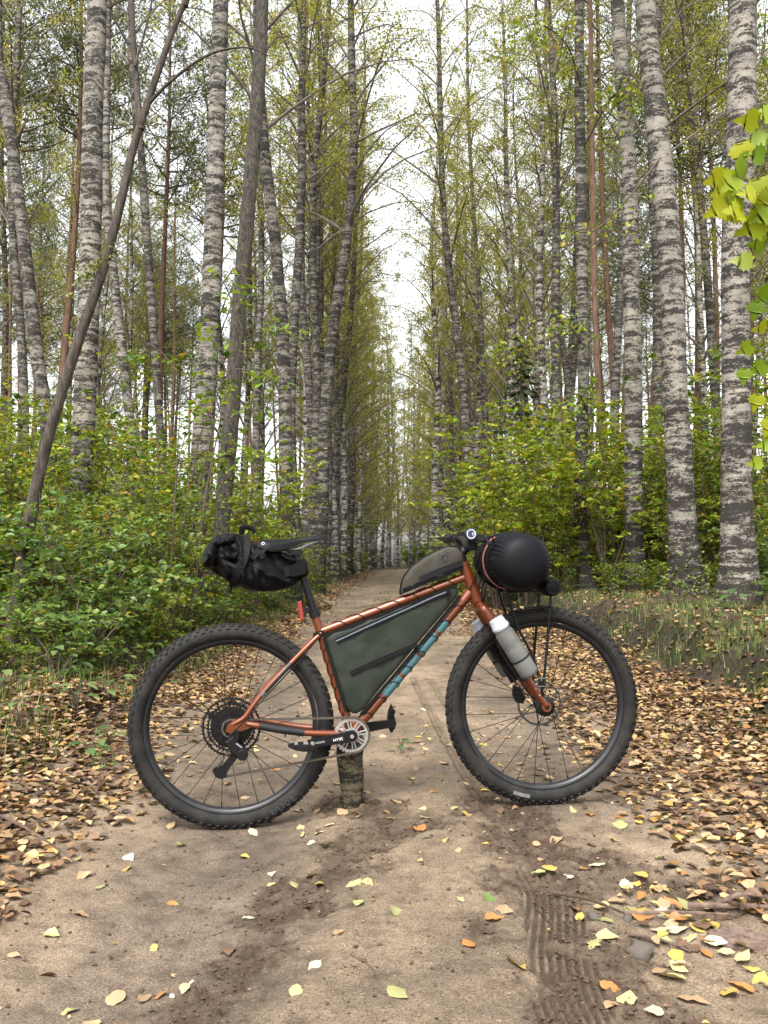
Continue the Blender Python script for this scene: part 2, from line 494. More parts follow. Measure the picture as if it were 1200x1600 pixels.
def road_micro(x, y):
    """cm-scale relief of the sandy road and the soil mask that goes with it."""
    u = x - road_centre(y)
    near = 1 - sstep(6, 16, y)
    m = churn_mask(x, y)
    z = (fbm(x * 2.2, y * 2.2, 3, 3) - 0.5) * 0.03
    z = z + (fbm(x * 13, y * 13, 4, 3) - 0.5) * 0.010 * near
    gr = fbm(x * 40, y * 40, 6, 3, 0.65)
    g2 = fbm(x * 85, y * 85, 9, 2, 0.6)
    z = z + near * (0.30 + 0.9 * m) * (np.maximum(0, gr - 0.45) * 0.034 + np.maximum(0, g2 - 0.5) * 0.016)
    pit = sstep(0.60, 0.75, fbm(x * 6, y * 5, 14, 3)) * near
    z = z - pit * 0.010 * np.abs(np.sin(u * 3))
    cl = fbm(x * 34, y * 34, 8, 2)
    clod = sstep(0.60, 0.78, cl) * near * (0.12 + m)
    z = z + clod * 0.012 - m * 0.012
    # wide tyre print with slanting bars
    d, s = polydist(x, y, TRACK_A)
    wa = (1 - sstep(0.070, 0.088, np.abs(d))) * sstep(0.34, 0.50, fbm(x * 6, y * 5, 41, 3)) * sstep(0, 0.1, s)
    bars = sstep(0.25, 0.75, 0.5 + 0.5 * np.sin((d + 0.016 * np.sin(s * 7)) * 315))
    cross = 0.5 + 0.5 * np.sin(s * 150)
    z = z * (1 - 0.75 * wa) + wa * (-0.014 + 0.0105 * bars + 0.003 * cross)
    # narrow knobbly bicycle tracks
    wet = m * 1.0
    for off in (0.0, 0.13):
        d2, s2 = polydist(x - off, y, TRACK_B)
        wb = (1 - sstep(0.022, 0.034, np.abs(d2))) * (1 if off == 0 else 0.8)
        kn = (0.5 + 0.5 * np.sin(s2 * 230)) * (0.5 + 0.5 * np.sin(d2 * 260))
        z = z + wb * (-0.009 + 0.011 * kn)
        wet = np.maximum(wet, wb * 0.5 * (1 - kn))
    for cx_, cy_ in ((-0.557, 3.313), (0.600, 3.435)):
        z = z * (1 - 0.9 * np.exp(-(((x - cx_) / 0.16) ** 2 + ((y - cy_) / 0.07) ** 2)))
    wet = np.maximum(wet * (1 - 0.25 * wa * bars) + 0.6 * wa * (1 - bars), clod * 0.8)
    return z, np.clip(wet, 0, 1)
def gtop(x, y):
    x = np.atleast_1d(np.asarray(x, float)); y = np.atleast_1d(np.asarray(y, float))
    u = x - road_centre(y)
    mz, _ = road_micro(x, y)
    return gz(x, y) + mz * (np.abs(u) < 1.62)

def grid_mesh(name, U, Y, zfun, mats, attr=None, centre=True):
    UU, YY = np.meshgrid(U, Y)
    XX = UU + (road_centre(YY) if centre else 0)
    ZZ, A = zfun(XX, YY, UU)
    V = np.stack([XX.ravel(), YY.ravel(), ZZ.ravel()], 1)
    nu, ny = len(U), len(Y)
    i = np.arange(ny - 1)[:, None] * nu + np.arange(nu - 1)[None, :]
    i = i.ravel()
    F = np.stack([i, i + 1, i + 1 + nu, i + nu], 1)
    me = mesh_np(name, V, F, mats, smooth=True)
    if A is not None:
        for nm, arr in A.items():
            at = me.attributes.new(nm, 'FLOAT', 'POINT')
            at.data.foreach_set('value', arr.ravel().astype(np.float32))
    return me

def geom(a, b, r):
    n = int(math.log(b / a) / math.log(1 + r)) + 1
    return a * (b / a) ** (np.arange(n + 1) / n)

# road material: dry sand, packed grey rut, dark turned soil
def road_material():
    m, t, b = nt('sandy_track')
    o = tex_obj(t)
    at = t.nodes.new('ShaderNodeAttribute'); at.attribute_name = 'soil'
    big = noise_tex(t, mapping(t, o, (1.6, 1.1, 1)), 1.0, 5, 0.6)
    mid = noise_tex(t, o, 11, 6, 0.7)
    grain = noise_tex(t, o, 190, 3, 0.7)
    c = ramp_out(t, big, [(0.34, (0.084, 0.064, 0.045)), (0.5, (0.134, 0.101, 0.069)), (0.66, (0.192, 0.145, 0.100))])
    c = mixrgb(t, 1.0, c, ramp_out(t, mid, [(0.32, (0.55, 0.53, 0.51)), (0.5, (0.98, 0.98, 0.98)), (0.7, (1.25, 1.25, 1.22))]), 'MULTIPLY')
    c = mixrgb(t, 1.0, c, ramp_out(t, grain, [(0.30, (0.36, 0.34, 0.32)), (0.5, (1, 1, 1)), (0.70, (1.6, 1.58, 1.54))]), 'MULTIPLY')
    at2 = t.nodes.new('ShaderNodeAttribute'); at2.attribute_name = 'rut'
    c = mixrgb(t, mathn(t, 'MULTIPLY', at2.outputs['Fac'], 0.75), c, mixrgb(t, 1.0, c, (0.66, 0.68, 0.74), 'MULTIPLY'))
    soil = ramp_out(t, noise_tex(t, o, 45, 4, 0.7), [(0.3, (0.022, 0.0145, 0.0095)), (0.7, (0.062, 0.041, 0.027))])
    f = mathn(t, 'MULTIPLY', at.outputs['Fac'], mathn(t, 'MULTIPLY_ADD', mid, 0.8, 0.6), clamp=True)
    c = mixrgb(t, mathn(t, 'MULTIPLY', f, 0.95), c, soil)
    # crumbs of darker bark and pale grit
    v = t.nodes.new('ShaderNodeTexVoronoi'); v.inputs['Scale'].default_value = 55; t.links.new(o, v.inputs['Vector'])
    sp = ramp_out(t, v.outputs['Distance'], [(0.10, (1, 1, 1)), (0.18, (0, 0, 0))])
    vc = t.nodes.new('ShaderNodeSeparateColor'); t.links.new(v.outputs['Color'], vc.inputs[0])
    pick = mathn(t, 'MULTIPLY', sp, mathn(t, 'GREATER_THAN', vc.outputs[0], 0.80))
    c = mixrgb(t, mathn(t, 'MULTIPLY', pick, 0.75), c, (0.04, 0.028, 0.02))
    pick2 = mathn(t, 'MULTIPLY', sp, mathn(t, 'LESS_THAN', vc.outputs[1], 0.07))
    c = mixrgb(t, mathn(t, 'MULTIPLY', pick2, 0.7), c, (0.30, 0.26, 0.21))
    t.links.new(c, b.inputs['Base Color'])
    b.inputs['Roughness'].default_value = 0.92; b.inputs['Specular IOR Level'].default_value = 0.2
    h = mathn(t, 'ADD', mathn(t, 'MULTIPLY', grain, 0.5), mathn(t, 'MULTIPLY', mid, 0.8))
    bump(t, b, h, 0.9, 0.012)
    return m
def floor_material():
    m, t, b = nt('forest_floor')
    o = tex_obj(t)
    v = t.nodes.new('ShaderNodeTexVoronoi'); v.inputs['Scale'].default_value = 26; v.inputs['Randomness'].default_value = 1.0
    t.links.new(o, v.inputs['Vector'])
    sc_ = t.nodes.new('ShaderNodeSeparateColor'); t.links.new(v.outputs['Color'], sc_.inputs[0])
    lf = ramp_out(t, sc_.outputs[0], [(0, (0.02, 0.014, 0.010)), (0.4, (0.045, 0.03, 0.02)), (0.8, (0.10, 0.064, 0.037)), (1, (0.14, 0.093, 0.047))])
    soil = ramp_out(t, noise_tex(t, o, 14, 6, 0.7), [(0.3, (0.016, 0.012, 0.009)), (0.7, (0.05, 0.037, 0.026))])
    c = mixrgb(t, ramp_out(t, noise_tex(t, o, 2.5, 4, 0.6), [(0.4, (0, 0, 0)), (0.6, (1, 1, 1))]), soil, lf)
    moss = ramp_out(t, noise_tex(t, o, 30, 3, 0.6), [(0.3, (0.02, 0.032, 0.009)), (0.7, (0.055, 0.072, 0.018))])
    c = mixrgb(t, mathn(t, 'MULTIPLY', ramp_out(t, noise_tex(t, o, 1.1, 5, 0.65), [(0.52, (0, 0, 0)), (0.62, (1, 1, 1))]), 0.8), c, moss)
    gn = t.nodes.new('ShaderNodeNewGeometry'); sn = t.nodes.new('ShaderNodeSeparateXYZ'); t.links.new(gn.outputs['Normal'], sn.inputs[0])
    cut = ramp_out(t, mathn(t, 'ADD', sn.outputs[2], mathn(t, 'MULTIPLY', mathn(t, 'SUBTRACT', noise_tex(t, o, 9, 4, 0.6), 0.5), 0.4)), [(0.70, (1, 1, 1)), (0.90, (0, 0, 0))])
    earth = ramp_out(t, noise_tex(t, o, 22, 5, 0.7), [(0.3, (0.012, 0.010, 0.008)), (0.55, (0.030, 0.024, 0.016)), (0.7, (0.045, 0.050, 0.018))])
    c = mixrgb(t, mathn(t, 'MULTIPLY', cut, 0.9), c, earth)      # bare dark earth where the bank is cut steep
    t.links.new(c, b.inputs['Base Color'])
    b.inputs['Roughness'].default_value = 0.95; b.inputs['Specular IOR Level'].default_value = 0.15
    bump(t, b, mathn(t, 'ADD', v.outputs['Distance'], noise_tex(t, o, 60, 4, 0.7)), 0.8, 0.02)
    return m

def road_z(X, Y, U):
    z, wet = road_micro(X, Y)
    edge = sstep(1.42, 1.72, np.abs(U))
    w = (fbm(X * 2.5, Y * 1.6, 71, 4) - 0.5) * 0.5
    rut = (1 - sstep(0.10, 0.42, np.abs(U + 0.50 + 0.06 * (Y - 2.5)) + w)) * (1 - sstep(9, 20, Y)) + 0.8 * (1 - sstep(0.10, 0.36, np.abs(U - 0.78) + w)) * sstep(2.9, 3.5, Y) * (1 - sstep(7, 14, Y))
    return gz(X, Y) + z * (1 - edge) - 0.07 * edge, {'soil': wet, 'rut': np.clip(rut, 0, 1)}
U_road = np.concatenate([np.linspace(-1.72, -1.0, 50), np.linspace(-0.992, 0.24, 150), np.linspace(0.245, 0.63, 78), np.linspace(0.638, 1.72, 110)])
Y_road = np.concatenate([np.linspace(-3, 1.25, 30), geom(1.3, 7, 0.0036), geom(7.04, 100, 0.0075)])
road = link('road', grid_mesh('road', U_road, Y_road, road_z, road_material(), 'soil'))
tag(road, kind='structure')

def floor_z(X, Y, U):
    dip = 1 - sstep(1.34, 1.60, np.abs(U))
    return gz(X, Y) - 0.16 * dip - 0.004, None
def cols():
    far = geom(3.2, 90, 0.11)
    return np.concatenate([-far[::-1], np.linspace(-3.15, -1.1, 50), np.linspace(-0.8, 0.8, 5), np.linspace(1.1, 1.95, 22), np.linspace(1.98, 2.55, 34), np.linspace(2.6, 3.15, 14), far])
Y_floor = np.concatenate([np.linspace(-12, 1.0, 20), geom(1.1, 150, 0.014)])
floor_o = link('forest_ground', grid_mesh('forest_ground', cols(), Y_floor, floor_z, floor_material()))
tag(floor_o, kind='structure')

# ---------------------------------------------------------------- vegetation geometry
def leaf_quads(P, rng, size, up=0.0, jitter=1.0, aspect=0.62, kind='rhomb', droop=0.0):
    """Leaf faces at points P. up>0 biases leaf normals upward. Returns V,F arrays."""
    n = len(P)
    nrm = rng.normal(size=(n, 3)) * jitter
    nrm[:, 2] = np.abs(nrm[:, 2]) + up
    nrm /= np.linalg.norm(nrm, axis=1)[:, None]
    a = rng.normal(size=(n, 3)); a[:, 2] -= droop
    a -= nrm * np.sum(a * nrm, 1)[:, None]
    a /= np.linalg.norm(a, axis=1)[:, None]
    b = np.cross(nrm, a)
    s = (size * rng.uniform(0.65, 1.25, n))[:, None]
    if kind == 'rhomb':
        V = np.stack([P - a * s * 0.5, P + b * s * aspect * 0.5 - a * s * 0.05, P + a * s * 0.5, P - b * s * aspect * 0.5 - a * s * 0.05], 1)
        F = np.arange(n * 4).reshape(n, 4)
        return V.reshape(-1, 3), F
    # folded ovate leaf: base, L1, L2, tip, R2, R1 around a raised or sunk midrib (6 outline + 1 mid)
    cup = (rng.uniform(-0.10, 0.22, n))[:, None] * s
    base = P - a * s * 0.5; tip = P + a * s * 0.5 - nrm * s * rng.uniform(0, 0.25, (n, 1))
    w = s * aspect * 0.5
    L1 = P - a * s * 0.2 + b * w + nrm * cup; R1 = P - a * s * 0.2 - b * w + nrm * cup
    L2 = P + a * s * 0.18 + b * w * 0.78 + nrm * cup * 0.7; R2 = P + a * s * 0.18 - b * w * 0.78 + nrm * cup * 0.7
    V = np.stack([base, L1, L2, tip, R2, R1], 1).reshape(-1, 3)
    i = np.arange(n) * 6
    F = np.concatenate([np.stack([i, i + 3, i + 2, i + 1], 1), np.stack([i, i + 5, i + 4, i + 3], 1)])
    return V, F

def tubes_np(paths, radii, sides):
    """many tubes -> V,F"""
    Vs, Fs, b = [], [], 0
    ang = np.arange(sides) * 2 * PI / sides
    for P, r in zip(paths, radii):
        P = np.asarray(P, float); k = len(P)
        T = np.gradient(P, axis=0); T /= np.linalg.norm(T, axis=1)[:, None] + 1e-9
        ref = np.array([1.0, 0.13, 0]) if abs(T[0, 0]) < 0.8 else np.array([0, 1.0, 0.1])
        X = np.cross(T, ref); X /= np.linalg.norm(X, axis=1)[:, None] + 1e-9
        Yv = np.cross(T, X)
        r = np.asarray(r, float)
        V = P[:, None, :] + r[:, None, None] * (X[:, None, :] * np.cos(ang)[None, :, None] + Yv[:, None, :] * np.sin(ang)[None, :, None])
        Vs.append(V.reshape(-1, 3))
        i = np.arange(k - 1)[:, None] * sides; j = np.arange(sides)[None, :]; j2 = (j + 1) % sides
        Fs.append(np.stack([(i + j), (i + j2), (i + sides + j2), (i + sides + j)], -1).reshape(-1, 4) + b)
        b += k * sides
    return np.concatenate(Vs), np.concatenate(Fs)

def merge(parts):
    """list of (V,F,matindex) -> V,F,midx"""
    V = np.concatenate([p[0] for p in parts]); F = []; M = []; b = 0
    for v, f, m in parts:
        F.append(f + b); M.append(np.full(len(f), m)); b += len(v)
    return V, np.concatenate(F), np.concatenate(M)

def trunk_np(path, rad, sides=20, rows=120, rough=0.05, rings=0.0, flare=0.35, seed=0, top_open=True):
    """bark-rough trunk along path (k,3) with radii rad (k)."""
    P = spline(path, rows)
    kk = np.linspace(0, len(rad) - 1, rows)
    r = np.interp(kk, np.arange(len(rad)), rad)
    arc = np.concatenate([[0], np.cumsum(np.linalg.norm(np.diff(P, axis=0), axis=1))])
    T = np.gradient(P, axis=0); T /= np.linalg.norm(T, axis=1)[:, None]
    X = np.cross(T, np.array([0, 1.0, 0.0])); X /= np.linalg.norm(X, axis=1)[:, None]
    Y = np.cross(T, X)
    ang = np.arange(sides) * 2 * PI / sides
    A, S = np.meshgrid(ang, arc)
    ca, sa = np.cos(A), np.sin(A)
    n1 = fbm(ca * 2.1 + 7 + seed * 3.1, S * 4.0 + sa * 2.1 + seed * 5.7, 21 + seed, 4, 0.6) - 0.5
    n2 = fbm(S * 9 + ca * 0.8, sa * 0.8 + seed, 23 + seed, 3, 0.6) - 0.5
    rr = r[:, None] * (1 + rough * 2.2 * n1 + rings * 2.0 * n2)
    fl = flare * np.exp(-S / (r[0] * 2.2))
    butt = 1 + fl * (1 + 0.5 * np.cos(A * 4 + seed) + 0.4 * np.cos(A * 7 + 2 * seed))
    rr = rr * butt
    V = P[:, None, :] + rr[..., None] * (X[:, None, :] * ca[..., None] + Y[:, None, :] * sa[..., None])
    i = np.arange(rows - 1)[:, None] * sides; j = np.arange(sides)[None, :]; j2 = (j + 1) % sides
    F = np.stack([i + j, i + j2, i + sides + j2, i + sides + j], -1).reshape(-1, 4)
    return V.reshape(-1, 3), F, P, r

def birch_variant(seed, H=22.0, r0=0.15, h0=0.32, nb=46, leaves=7000, lsize=0.062, reach=1.0, dark=False, wobble=1.0):
    rng = np.random.default_rng(seed)
    zz = np.linspace(0, H, 12)
    wob = np.stack([0.22 * np.sin(zz * 0.25 + seed) + 0.1 * np.sin(zz * 0.7 + seed * 2) - 0.22 * np.sin(seed) - 0.1 * math.sin(seed * 2),
                    0.22 * np.cos(zz * 0.22 + seed * 3) - 0.22 * math.cos(seed * 3), zz], 1)
    wob[:, :2] *= wobble
    rad = r0 * (1 - zz / H) ** 0.85 + 0.006
    P = spline(wob, 60)
    tv, tf, _, _ = trunk_np(wob, rad, sides=12, rows=64, rough=0.06, rings=0.04, flare=0.3, seed=seed)
    paths, radii, twigs, trad, LP = [], [], [], [], []
    for i in range(nb):
        f = (i + rng.uniform(0, 1)) / nb
        h = H * (h0 + (0.97 - h0) * f)
        p0 = np.array([np.interp(h, P[:, 2], P[:, 0]), np.interp(h, P[:, 2], P[:, 1]), h])
        az = i * 2.4 + rng.uniform(-0.7, 0.7)
        L = reach * (3.6 * (1 - f) ** 0.75 + 0.7) * rng.uniform(0.55, 1.15)
        el = R(rng.uniform(38, 66))
        d = np.array([math.cos(az) * math.cos(el), math.sin(az) * math.cos(el), math.sin(el)])
        out = np.array([math.cos(az), math.sin(az), 0])
        t = np.linspace(0, 1, 7)[:, None]
        pts = p0 + d * L * t + out * L * 0.22 * t ** 2 - np.array([0, 0, 1]) * L * 0.30 * t ** 3 + rng.normal(size=(7, 3)) * 0.04 * L * t * 0.5
        rb = max(0.010, 0.34 * r0 * (1 - h / H) + 0.007)
        paths.append(pts); radii.append(np.linspace(rb, 0.004, 7))
        nt_ = int(3 + L * 2.2)
        for k in range(nt_):
            s = rng.uniform(0.22, 1.0)
            q = np.array([np.interp(s * 6, np.arange(7), pts[:, c]) for c in range(3)])
            taz = az + rng.normal() * 1.0
            tl = rng.uniform(0.35, 1.15) * (0.5 + 0.5 * L / 3)
            td = np.array([math.cos(taz) * 0.7, math.sin(taz) * 0.7, rng.uniform(-0.1, 0.9)])
            tt = np.linspace(0, 1, 4)[:, None]
            tp = q + td * tl * tt - np.array([0, 0, 1]) * tl * 0.75 * tt ** 2
            twigs.append(tp); trad.append(np.array([0.004, 0.003, 0.0025, 0.0015]))
            LP.append(tp)
    # leaves clumped along the twigs, some twigs bare
    tw = np.array(LP); nT = len(tw)
    wgt = rng.uniform(0, 1, nT) ** 1.6
    idx = rng.choice(nT, size=leaves, p=wgt / wgt.sum())
    s = rng.uniform(0.1, 1.0, leaves) * 2.999
    i0 = s.astype(int); fr = (s - i0)[:, None]
    pos = tw[idx, i0] * (1 - fr) + tw[idx, i0 + 1] * fr + rng.normal(size=(leaves, 3)) * 0.10
    lv, lf = leaf_quads(pos, rng, lsize, up=0.1, droop=1.2, aspect=0.72)
    bv, bf = tubes_np(paths, radii, 5)
    wv, wf = tubes_np(twigs, trad, 3)
    V, F, M = merge([(bv, bf, 0), (wv, wf, 0), (lv, lf, 1)])
    crown = mesh_np('birch_crown', V, F, [M_wood_birch, M_leaf_birch], M)
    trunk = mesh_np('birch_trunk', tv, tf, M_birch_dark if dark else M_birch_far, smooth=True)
    return trunk, crown

def pine_variant(seed, H=21.0, r0=0.13, h0=0.58, clumps=420):
    rng = np.random.default_rng(seed)
    zz = np.linspace(0, H, 10)
    wob = np.stack([0.15 * np.sin(zz * 0.3 + seed) - 0.15 * math.sin(seed), 0.15 * np.cos(zz * 0.25 + seed) - 0.15 * math.cos(seed), zz], 1)
    rad = r0 * (1 - zz / H) ** 0.7 + 0.008
    tv, tf, _, _ = trunk_np(wob, rad, sides=12, rows=50, rough=0.05, rings=0.0, flare=0.25, seed=seed)
    P = spline(wob, 60)
    paths, radii, ends = [], [], []
    for i in range(40):                     # dead side branches below the crown
        h = H * rng.uniform(0.14, h0)
        p0 = np.array([np.interp(h, P[:, 2], P[:, 0]), np.interp(h, P[:, 2], P[:, 1]), h])
        az = rng.uniform(0, 2 * PI); L = rng.uniform(0.4, 1.8)
        t = np.linspace(0, 1, 4)[:, None]
        d = np.array([math.cos(az), math.sin(az), rng.uniform(-0.15, 0.35)])
        paths.append(p0 + d * L * t + rng.normal(size=(4, 3)) * 0.05 * t); radii.append(np.linspace(0.016, 0.004, 4))
    for i in range(54):
        f = (i + rng.uniform()) / 54
        h = H * (h0 + (0.99 - h0) * f)
        p0 = np.array([np.interp(h, P[:, 2], P[:, 0]), np.interp(h, P[:, 2], P[:, 1]), h])
        az = i * 2.4 + rng.uniform(-0.4, 0.4)
        L = (2.6 * (1 - f) ** 0.7 + 0.4) * rng.uniform(0.6, 1.1)
        t = np.linspace(0, 1, 5)[:, None]
        d = np.array([math.cos(az), math.sin(az), 0.15 + 0.5 * f])
        pts = p0 + d * L * t + np.array([0, 0, 0.3]) * L * t ** 2
        paths.append(pts); radii.append(np.linspace(0.028 * (1 - f) + 0.01, 0.005, 5))
        for k in range(int(3 + L * 3)):
            s = rng.uniform(0.35, 1.0) * 4
            q = np.array([np.interp(s, np.arange(5), pts[:, c]) for c in range(3)])
            e = q + np.array([rng.normal() * 0.28, rng.normal() * 0.28, rng.uniform(0, 0.25)])
            ends.append((q, e))
    ends = ends[:clumps] if len(ends) > clumps else ends
    for q, e in ends:
        paths.append(np.stack([q, (q + e) / 2, e])); radii.append(np.array([0.006, 0.005, 0.004]))
    E = np.repeat(np.array([e for q, e in ends]), 20, 0)
    pos = E + rng.normal(size=E.shape) * 0.13
    n = len(pos)
    a = (pos - E) + rng.normal(size=E.shape) * 0.06; a[:, 2] += 0.05
    a /= np.linalg.norm(a, axis=1)[:, None]
    b = np.cross(a, rng.normal(size=E.shape)); b /= np.linalg.norm(b, axis=1)[:, None]
    L = rng.uniform(0.10, 0.2, n)[:, None]; w = 0.022
    V = np.stack([pos - a * L * 0.5, pos + b * w, pos + a * L * 0.6, pos - b * w], 1).reshape(-1, 3)
    F = np.arange(n * 4).reshape(n, 4)
    bv, bf = tubes_np([p for p in paths], radii, 4)
    V, F, M = merge([(bv, bf, 0), (V, F, 1)])
    return mesh_np('pine_trunk', tv, tf, M_pine, smooth=True), mesh_np('pine_crown', V, F, [M_twig, M_needle], M)

def spruce_variant(seed, H=7.0):
    rng = np.random.default_rng(seed)
    paths, radii, P, A = [], [], [], []
    for i in range(90):
        f = (i + rng.uniform()) / 90
        h = 0.4 + (H - 0.5) * f
        az = i * 2.4 + rng.uniform(-0.3, 0.3)
        L = (1.7 * (1 - f) + 0.15) * rng.uniform(0.75, 1.1)
        t = np.linspace(0, 1, 5)[:, None]
        d = np.array([math.cos(az), math.sin(az), -0.15])
        pts = np.array([0, 0, h]) + d * L * t + np.array([0, 0, -0.25]) * L * t + np.array([0, 0, 0.3]) * L * t ** 2.5
        paths.append(pts); radii.append(np.linspace(0.014, 0.003, 5))
        k = int(30 * L) + 8
        s = rng.uniform(0.05, 1, k) * 3.999
        i0 = s.astype(int); fr = (s - i0)[:, None]
        q = pts[i0] * (1 - fr) + pts[i0 + 1] * fr
        side = np.cross(d, [0, 0, 1.0]); sg = rng.choice([-1, 1], k)[:, None]
        aa = d * 0.7 + side * sg * rng.uniform(0.3, 1, (k, 1)) + np.array([0, 0, -0.35])
        P.append(q + aa * 0.1); A.append(aa)
    P = np.concatenate(P); a = np.concatenate(A); a /= np.linalg.norm(a, axis=1)[:, None]
    b = np.cross(a, rng.normal(size=a.shape) * 0.3 + np.array([0, 0, 1.0])); b /= np.linalg.norm(b, axis=1)[:, None]
    L = rng.uniform(0.16, 0.34, len(P))[:, None]; w = 0.028
    V = np.stack([P - a * L * 0.5, P + b * w, P + a * L * 0.5, P - b * w], 1).reshape(-1, 3)
    F = np.arange(len(P) * 4).reshape(-1, 4)
    bv, bf = tubes_np(paths, radii, 4)
    V, F, M = merge([(bv, bf, 0), (V, F, 1)])
    tv, tf = tubes_np([np.array([[0, 0, -0.1], [0.02, 0, H * 0.5], [0, 0, H]])], [np.array([0.07, 0.04, 0.008])], 8)
    return mesh_np('spruce_trunk', tv, tf, M_twig, smooth=True), mesh_np('spruce_crown', V, F, [M_twig, M_spruce], M)

def shrub_variant(seed, H=1.8, spread=0.9, stems=6, leaves=1500, lsize=0.06, mat=None, lowest=0.1, up=0.9, stem_r=0.010):
    rng = np.random.default_rng(seed)
    paths, radii, tw, tr = [], [], [], []
    for i in range(stems):
        az = i * 2 * PI / stems + rng.uniform(-0.5, 0.5)
        h = H * rng.uniform(0.6, 1.0); sp = spread * rng.uniform(0.3, 1.0)
        t = np.linspace(0, 1, 7)[:, None]
        base = np.array([math.cos(az), math.sin(az), 0]) * rng.uniform(0, 0.12)
        pts = base + np.array([math.cos(az), math.sin(az), 0]) * sp * t ** 1.4 + np.array([0, 0, 1]) * h * t + rng.normal(size=(7, 3)) * 0.03 * t
        pts[0, 2] -= 0.08
        paths.append(pts); radii.append(np.linspace(stem_r * rng.uniform(0.8, 1.4), 0.003, 7))
        for k in range(int(5 + h * 5)):
            s = rng.uniform(lowest, 1.0) * 6
            q = np.array([np.interp(s, np.arange(7), pts[:, c]) for c in range(3)])
            a2 = rng.uniform(0, 2 * PI); L = rng.uniform(0.2, 0.55) * (0.5 + 0.3 * H)
            d = np.array([math.cos(a2), math.sin(a2), rng.uniform(0.0, 0.7)])
            tt = np.linspace(0, 1, 4)[:, None]
            tp = q + d * L * tt - np.array([0, 0, 0.25]) * L * tt ** 2
            tw.append(tp); tr.append(np.linspace(0.0035, 0.0015, 4))
    T = np.array(tw); n = leaves
    idx = rng.integers(0, len(T), n)
    s = rng.uniform(0.15, 1, n) * 2.999; i0 = s.astype(int); fr = (s - i0)[:, None]
    pos = T[idx, i0] * (1 - fr) + T[idx, i0 + 1] * fr + rng.normal(size=(n, 3)) * np.array([0.035, 0.035, 0.02])
    lv, lf = leaf_quads(pos, rng, lsize, up=up, jitter=0.6, aspect=0.68, kind='ovate', droop=0.2)
    sv, sf = tubes_np(paths, radii, 5); wv, wf = tubes_np(tw, tr, 3)
    V, F, M = merge([(sv, sf, 0), (wv, wf, 0)])
    stem = mesh_np('shrub_stem', V, F, [M_twig], M, smooth=True)
    fol = mesh_np('shrub_foliage', lv, lf, mat or M_leaf_green)
    return stem, fol

def tree_thing(name, loc, trunk, crown, label, cat, group, rz=0, s=1.0, lean=(0, 0)):
    o = empty(name, loc, (lean[0], lean[1], rz))
    o.scale = (s, s, s)
    link('trunk', trunk, o)
    c = link('crown', crown, o); c['kind'] = 'stuff'
    tag(o, label, cat, group)
    return o

# ---------------------------------------------------------------- the trees one can tell apart
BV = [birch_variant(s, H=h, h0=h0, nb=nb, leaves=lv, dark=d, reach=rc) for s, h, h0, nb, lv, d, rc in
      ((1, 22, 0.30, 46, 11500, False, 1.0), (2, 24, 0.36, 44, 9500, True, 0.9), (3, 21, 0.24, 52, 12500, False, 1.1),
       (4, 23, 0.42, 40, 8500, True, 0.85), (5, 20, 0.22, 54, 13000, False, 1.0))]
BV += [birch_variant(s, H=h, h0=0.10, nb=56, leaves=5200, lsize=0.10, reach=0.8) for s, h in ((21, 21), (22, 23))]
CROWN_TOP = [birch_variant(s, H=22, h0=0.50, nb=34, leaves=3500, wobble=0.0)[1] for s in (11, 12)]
PV = [pine_variant(s, H=h, h0=q) for s, h, q in ((1, 21, 0.60), (2, 23, 0.55), (3, 19, 0.62))]
SV = [spruce_variant(s, H=h) for s, h in ((1, 7.0), (2, 5.0))]

def near_trunk(name, label, cat, Y, pts, wpx, mat, group=None, seed=0, crown=0, sides=28, rows=170, rings=0.05, rough=0.05, flare=0.35, top=19.0, bend=0.0):
    pts = sorted(pts, key=lambda p: p[1])
    xb = pts[0][0]; zb = gzs(xb, Y)
    P = [(xb - (pts[1][0] - xb) * 0.02, Y, zb - 0.12)] + [(x, Y + bend * (z - zb), z) for x, z in pts if z > zb + 0.15]
    w = np.interp(np.linspace(0, 1, len(P)), np.linspace(0, 1, len(wpx)), wpx) / 1400.0 * Y / 2
    rad = list(w)
    xt, yt, zt = P[-1]
    if top:
        for f in (0.2, 0.45, 0.75, 1.0):
            P.append((xt + (xt - P[len(pts) - 2][0]) * 0.15 * min(f, 0.4), yt, zt + (top - zt) * f)); rad.append(max(0.012, w[-1] * (1 - f * 0.9)))
        xt = P[-1][0]
    o = empty(name, (xb, Y, zb))
    rel = [(p[0] - xb, p[1] - Y, p[2] - zb) for p in P]
    tv, tf, _, _ = trunk_np(rel, rad, sides=sides, rows=rows, rough=rough, rings=rings, flare=flare, seed=seed)
    link('trunk', mesh_np('near_trunk', tv, tf, mat, smooth=True), o)
    if top:
        c = link('crown', CROWN_TOP[crown], o, (xt - xb, yt - Y, 0), (0, 0, seed * 1.3), (1, 1, 0.98)); c['kind'] = 'stuff'
    tag(o, label, cat, group)
    return o, rel, rad

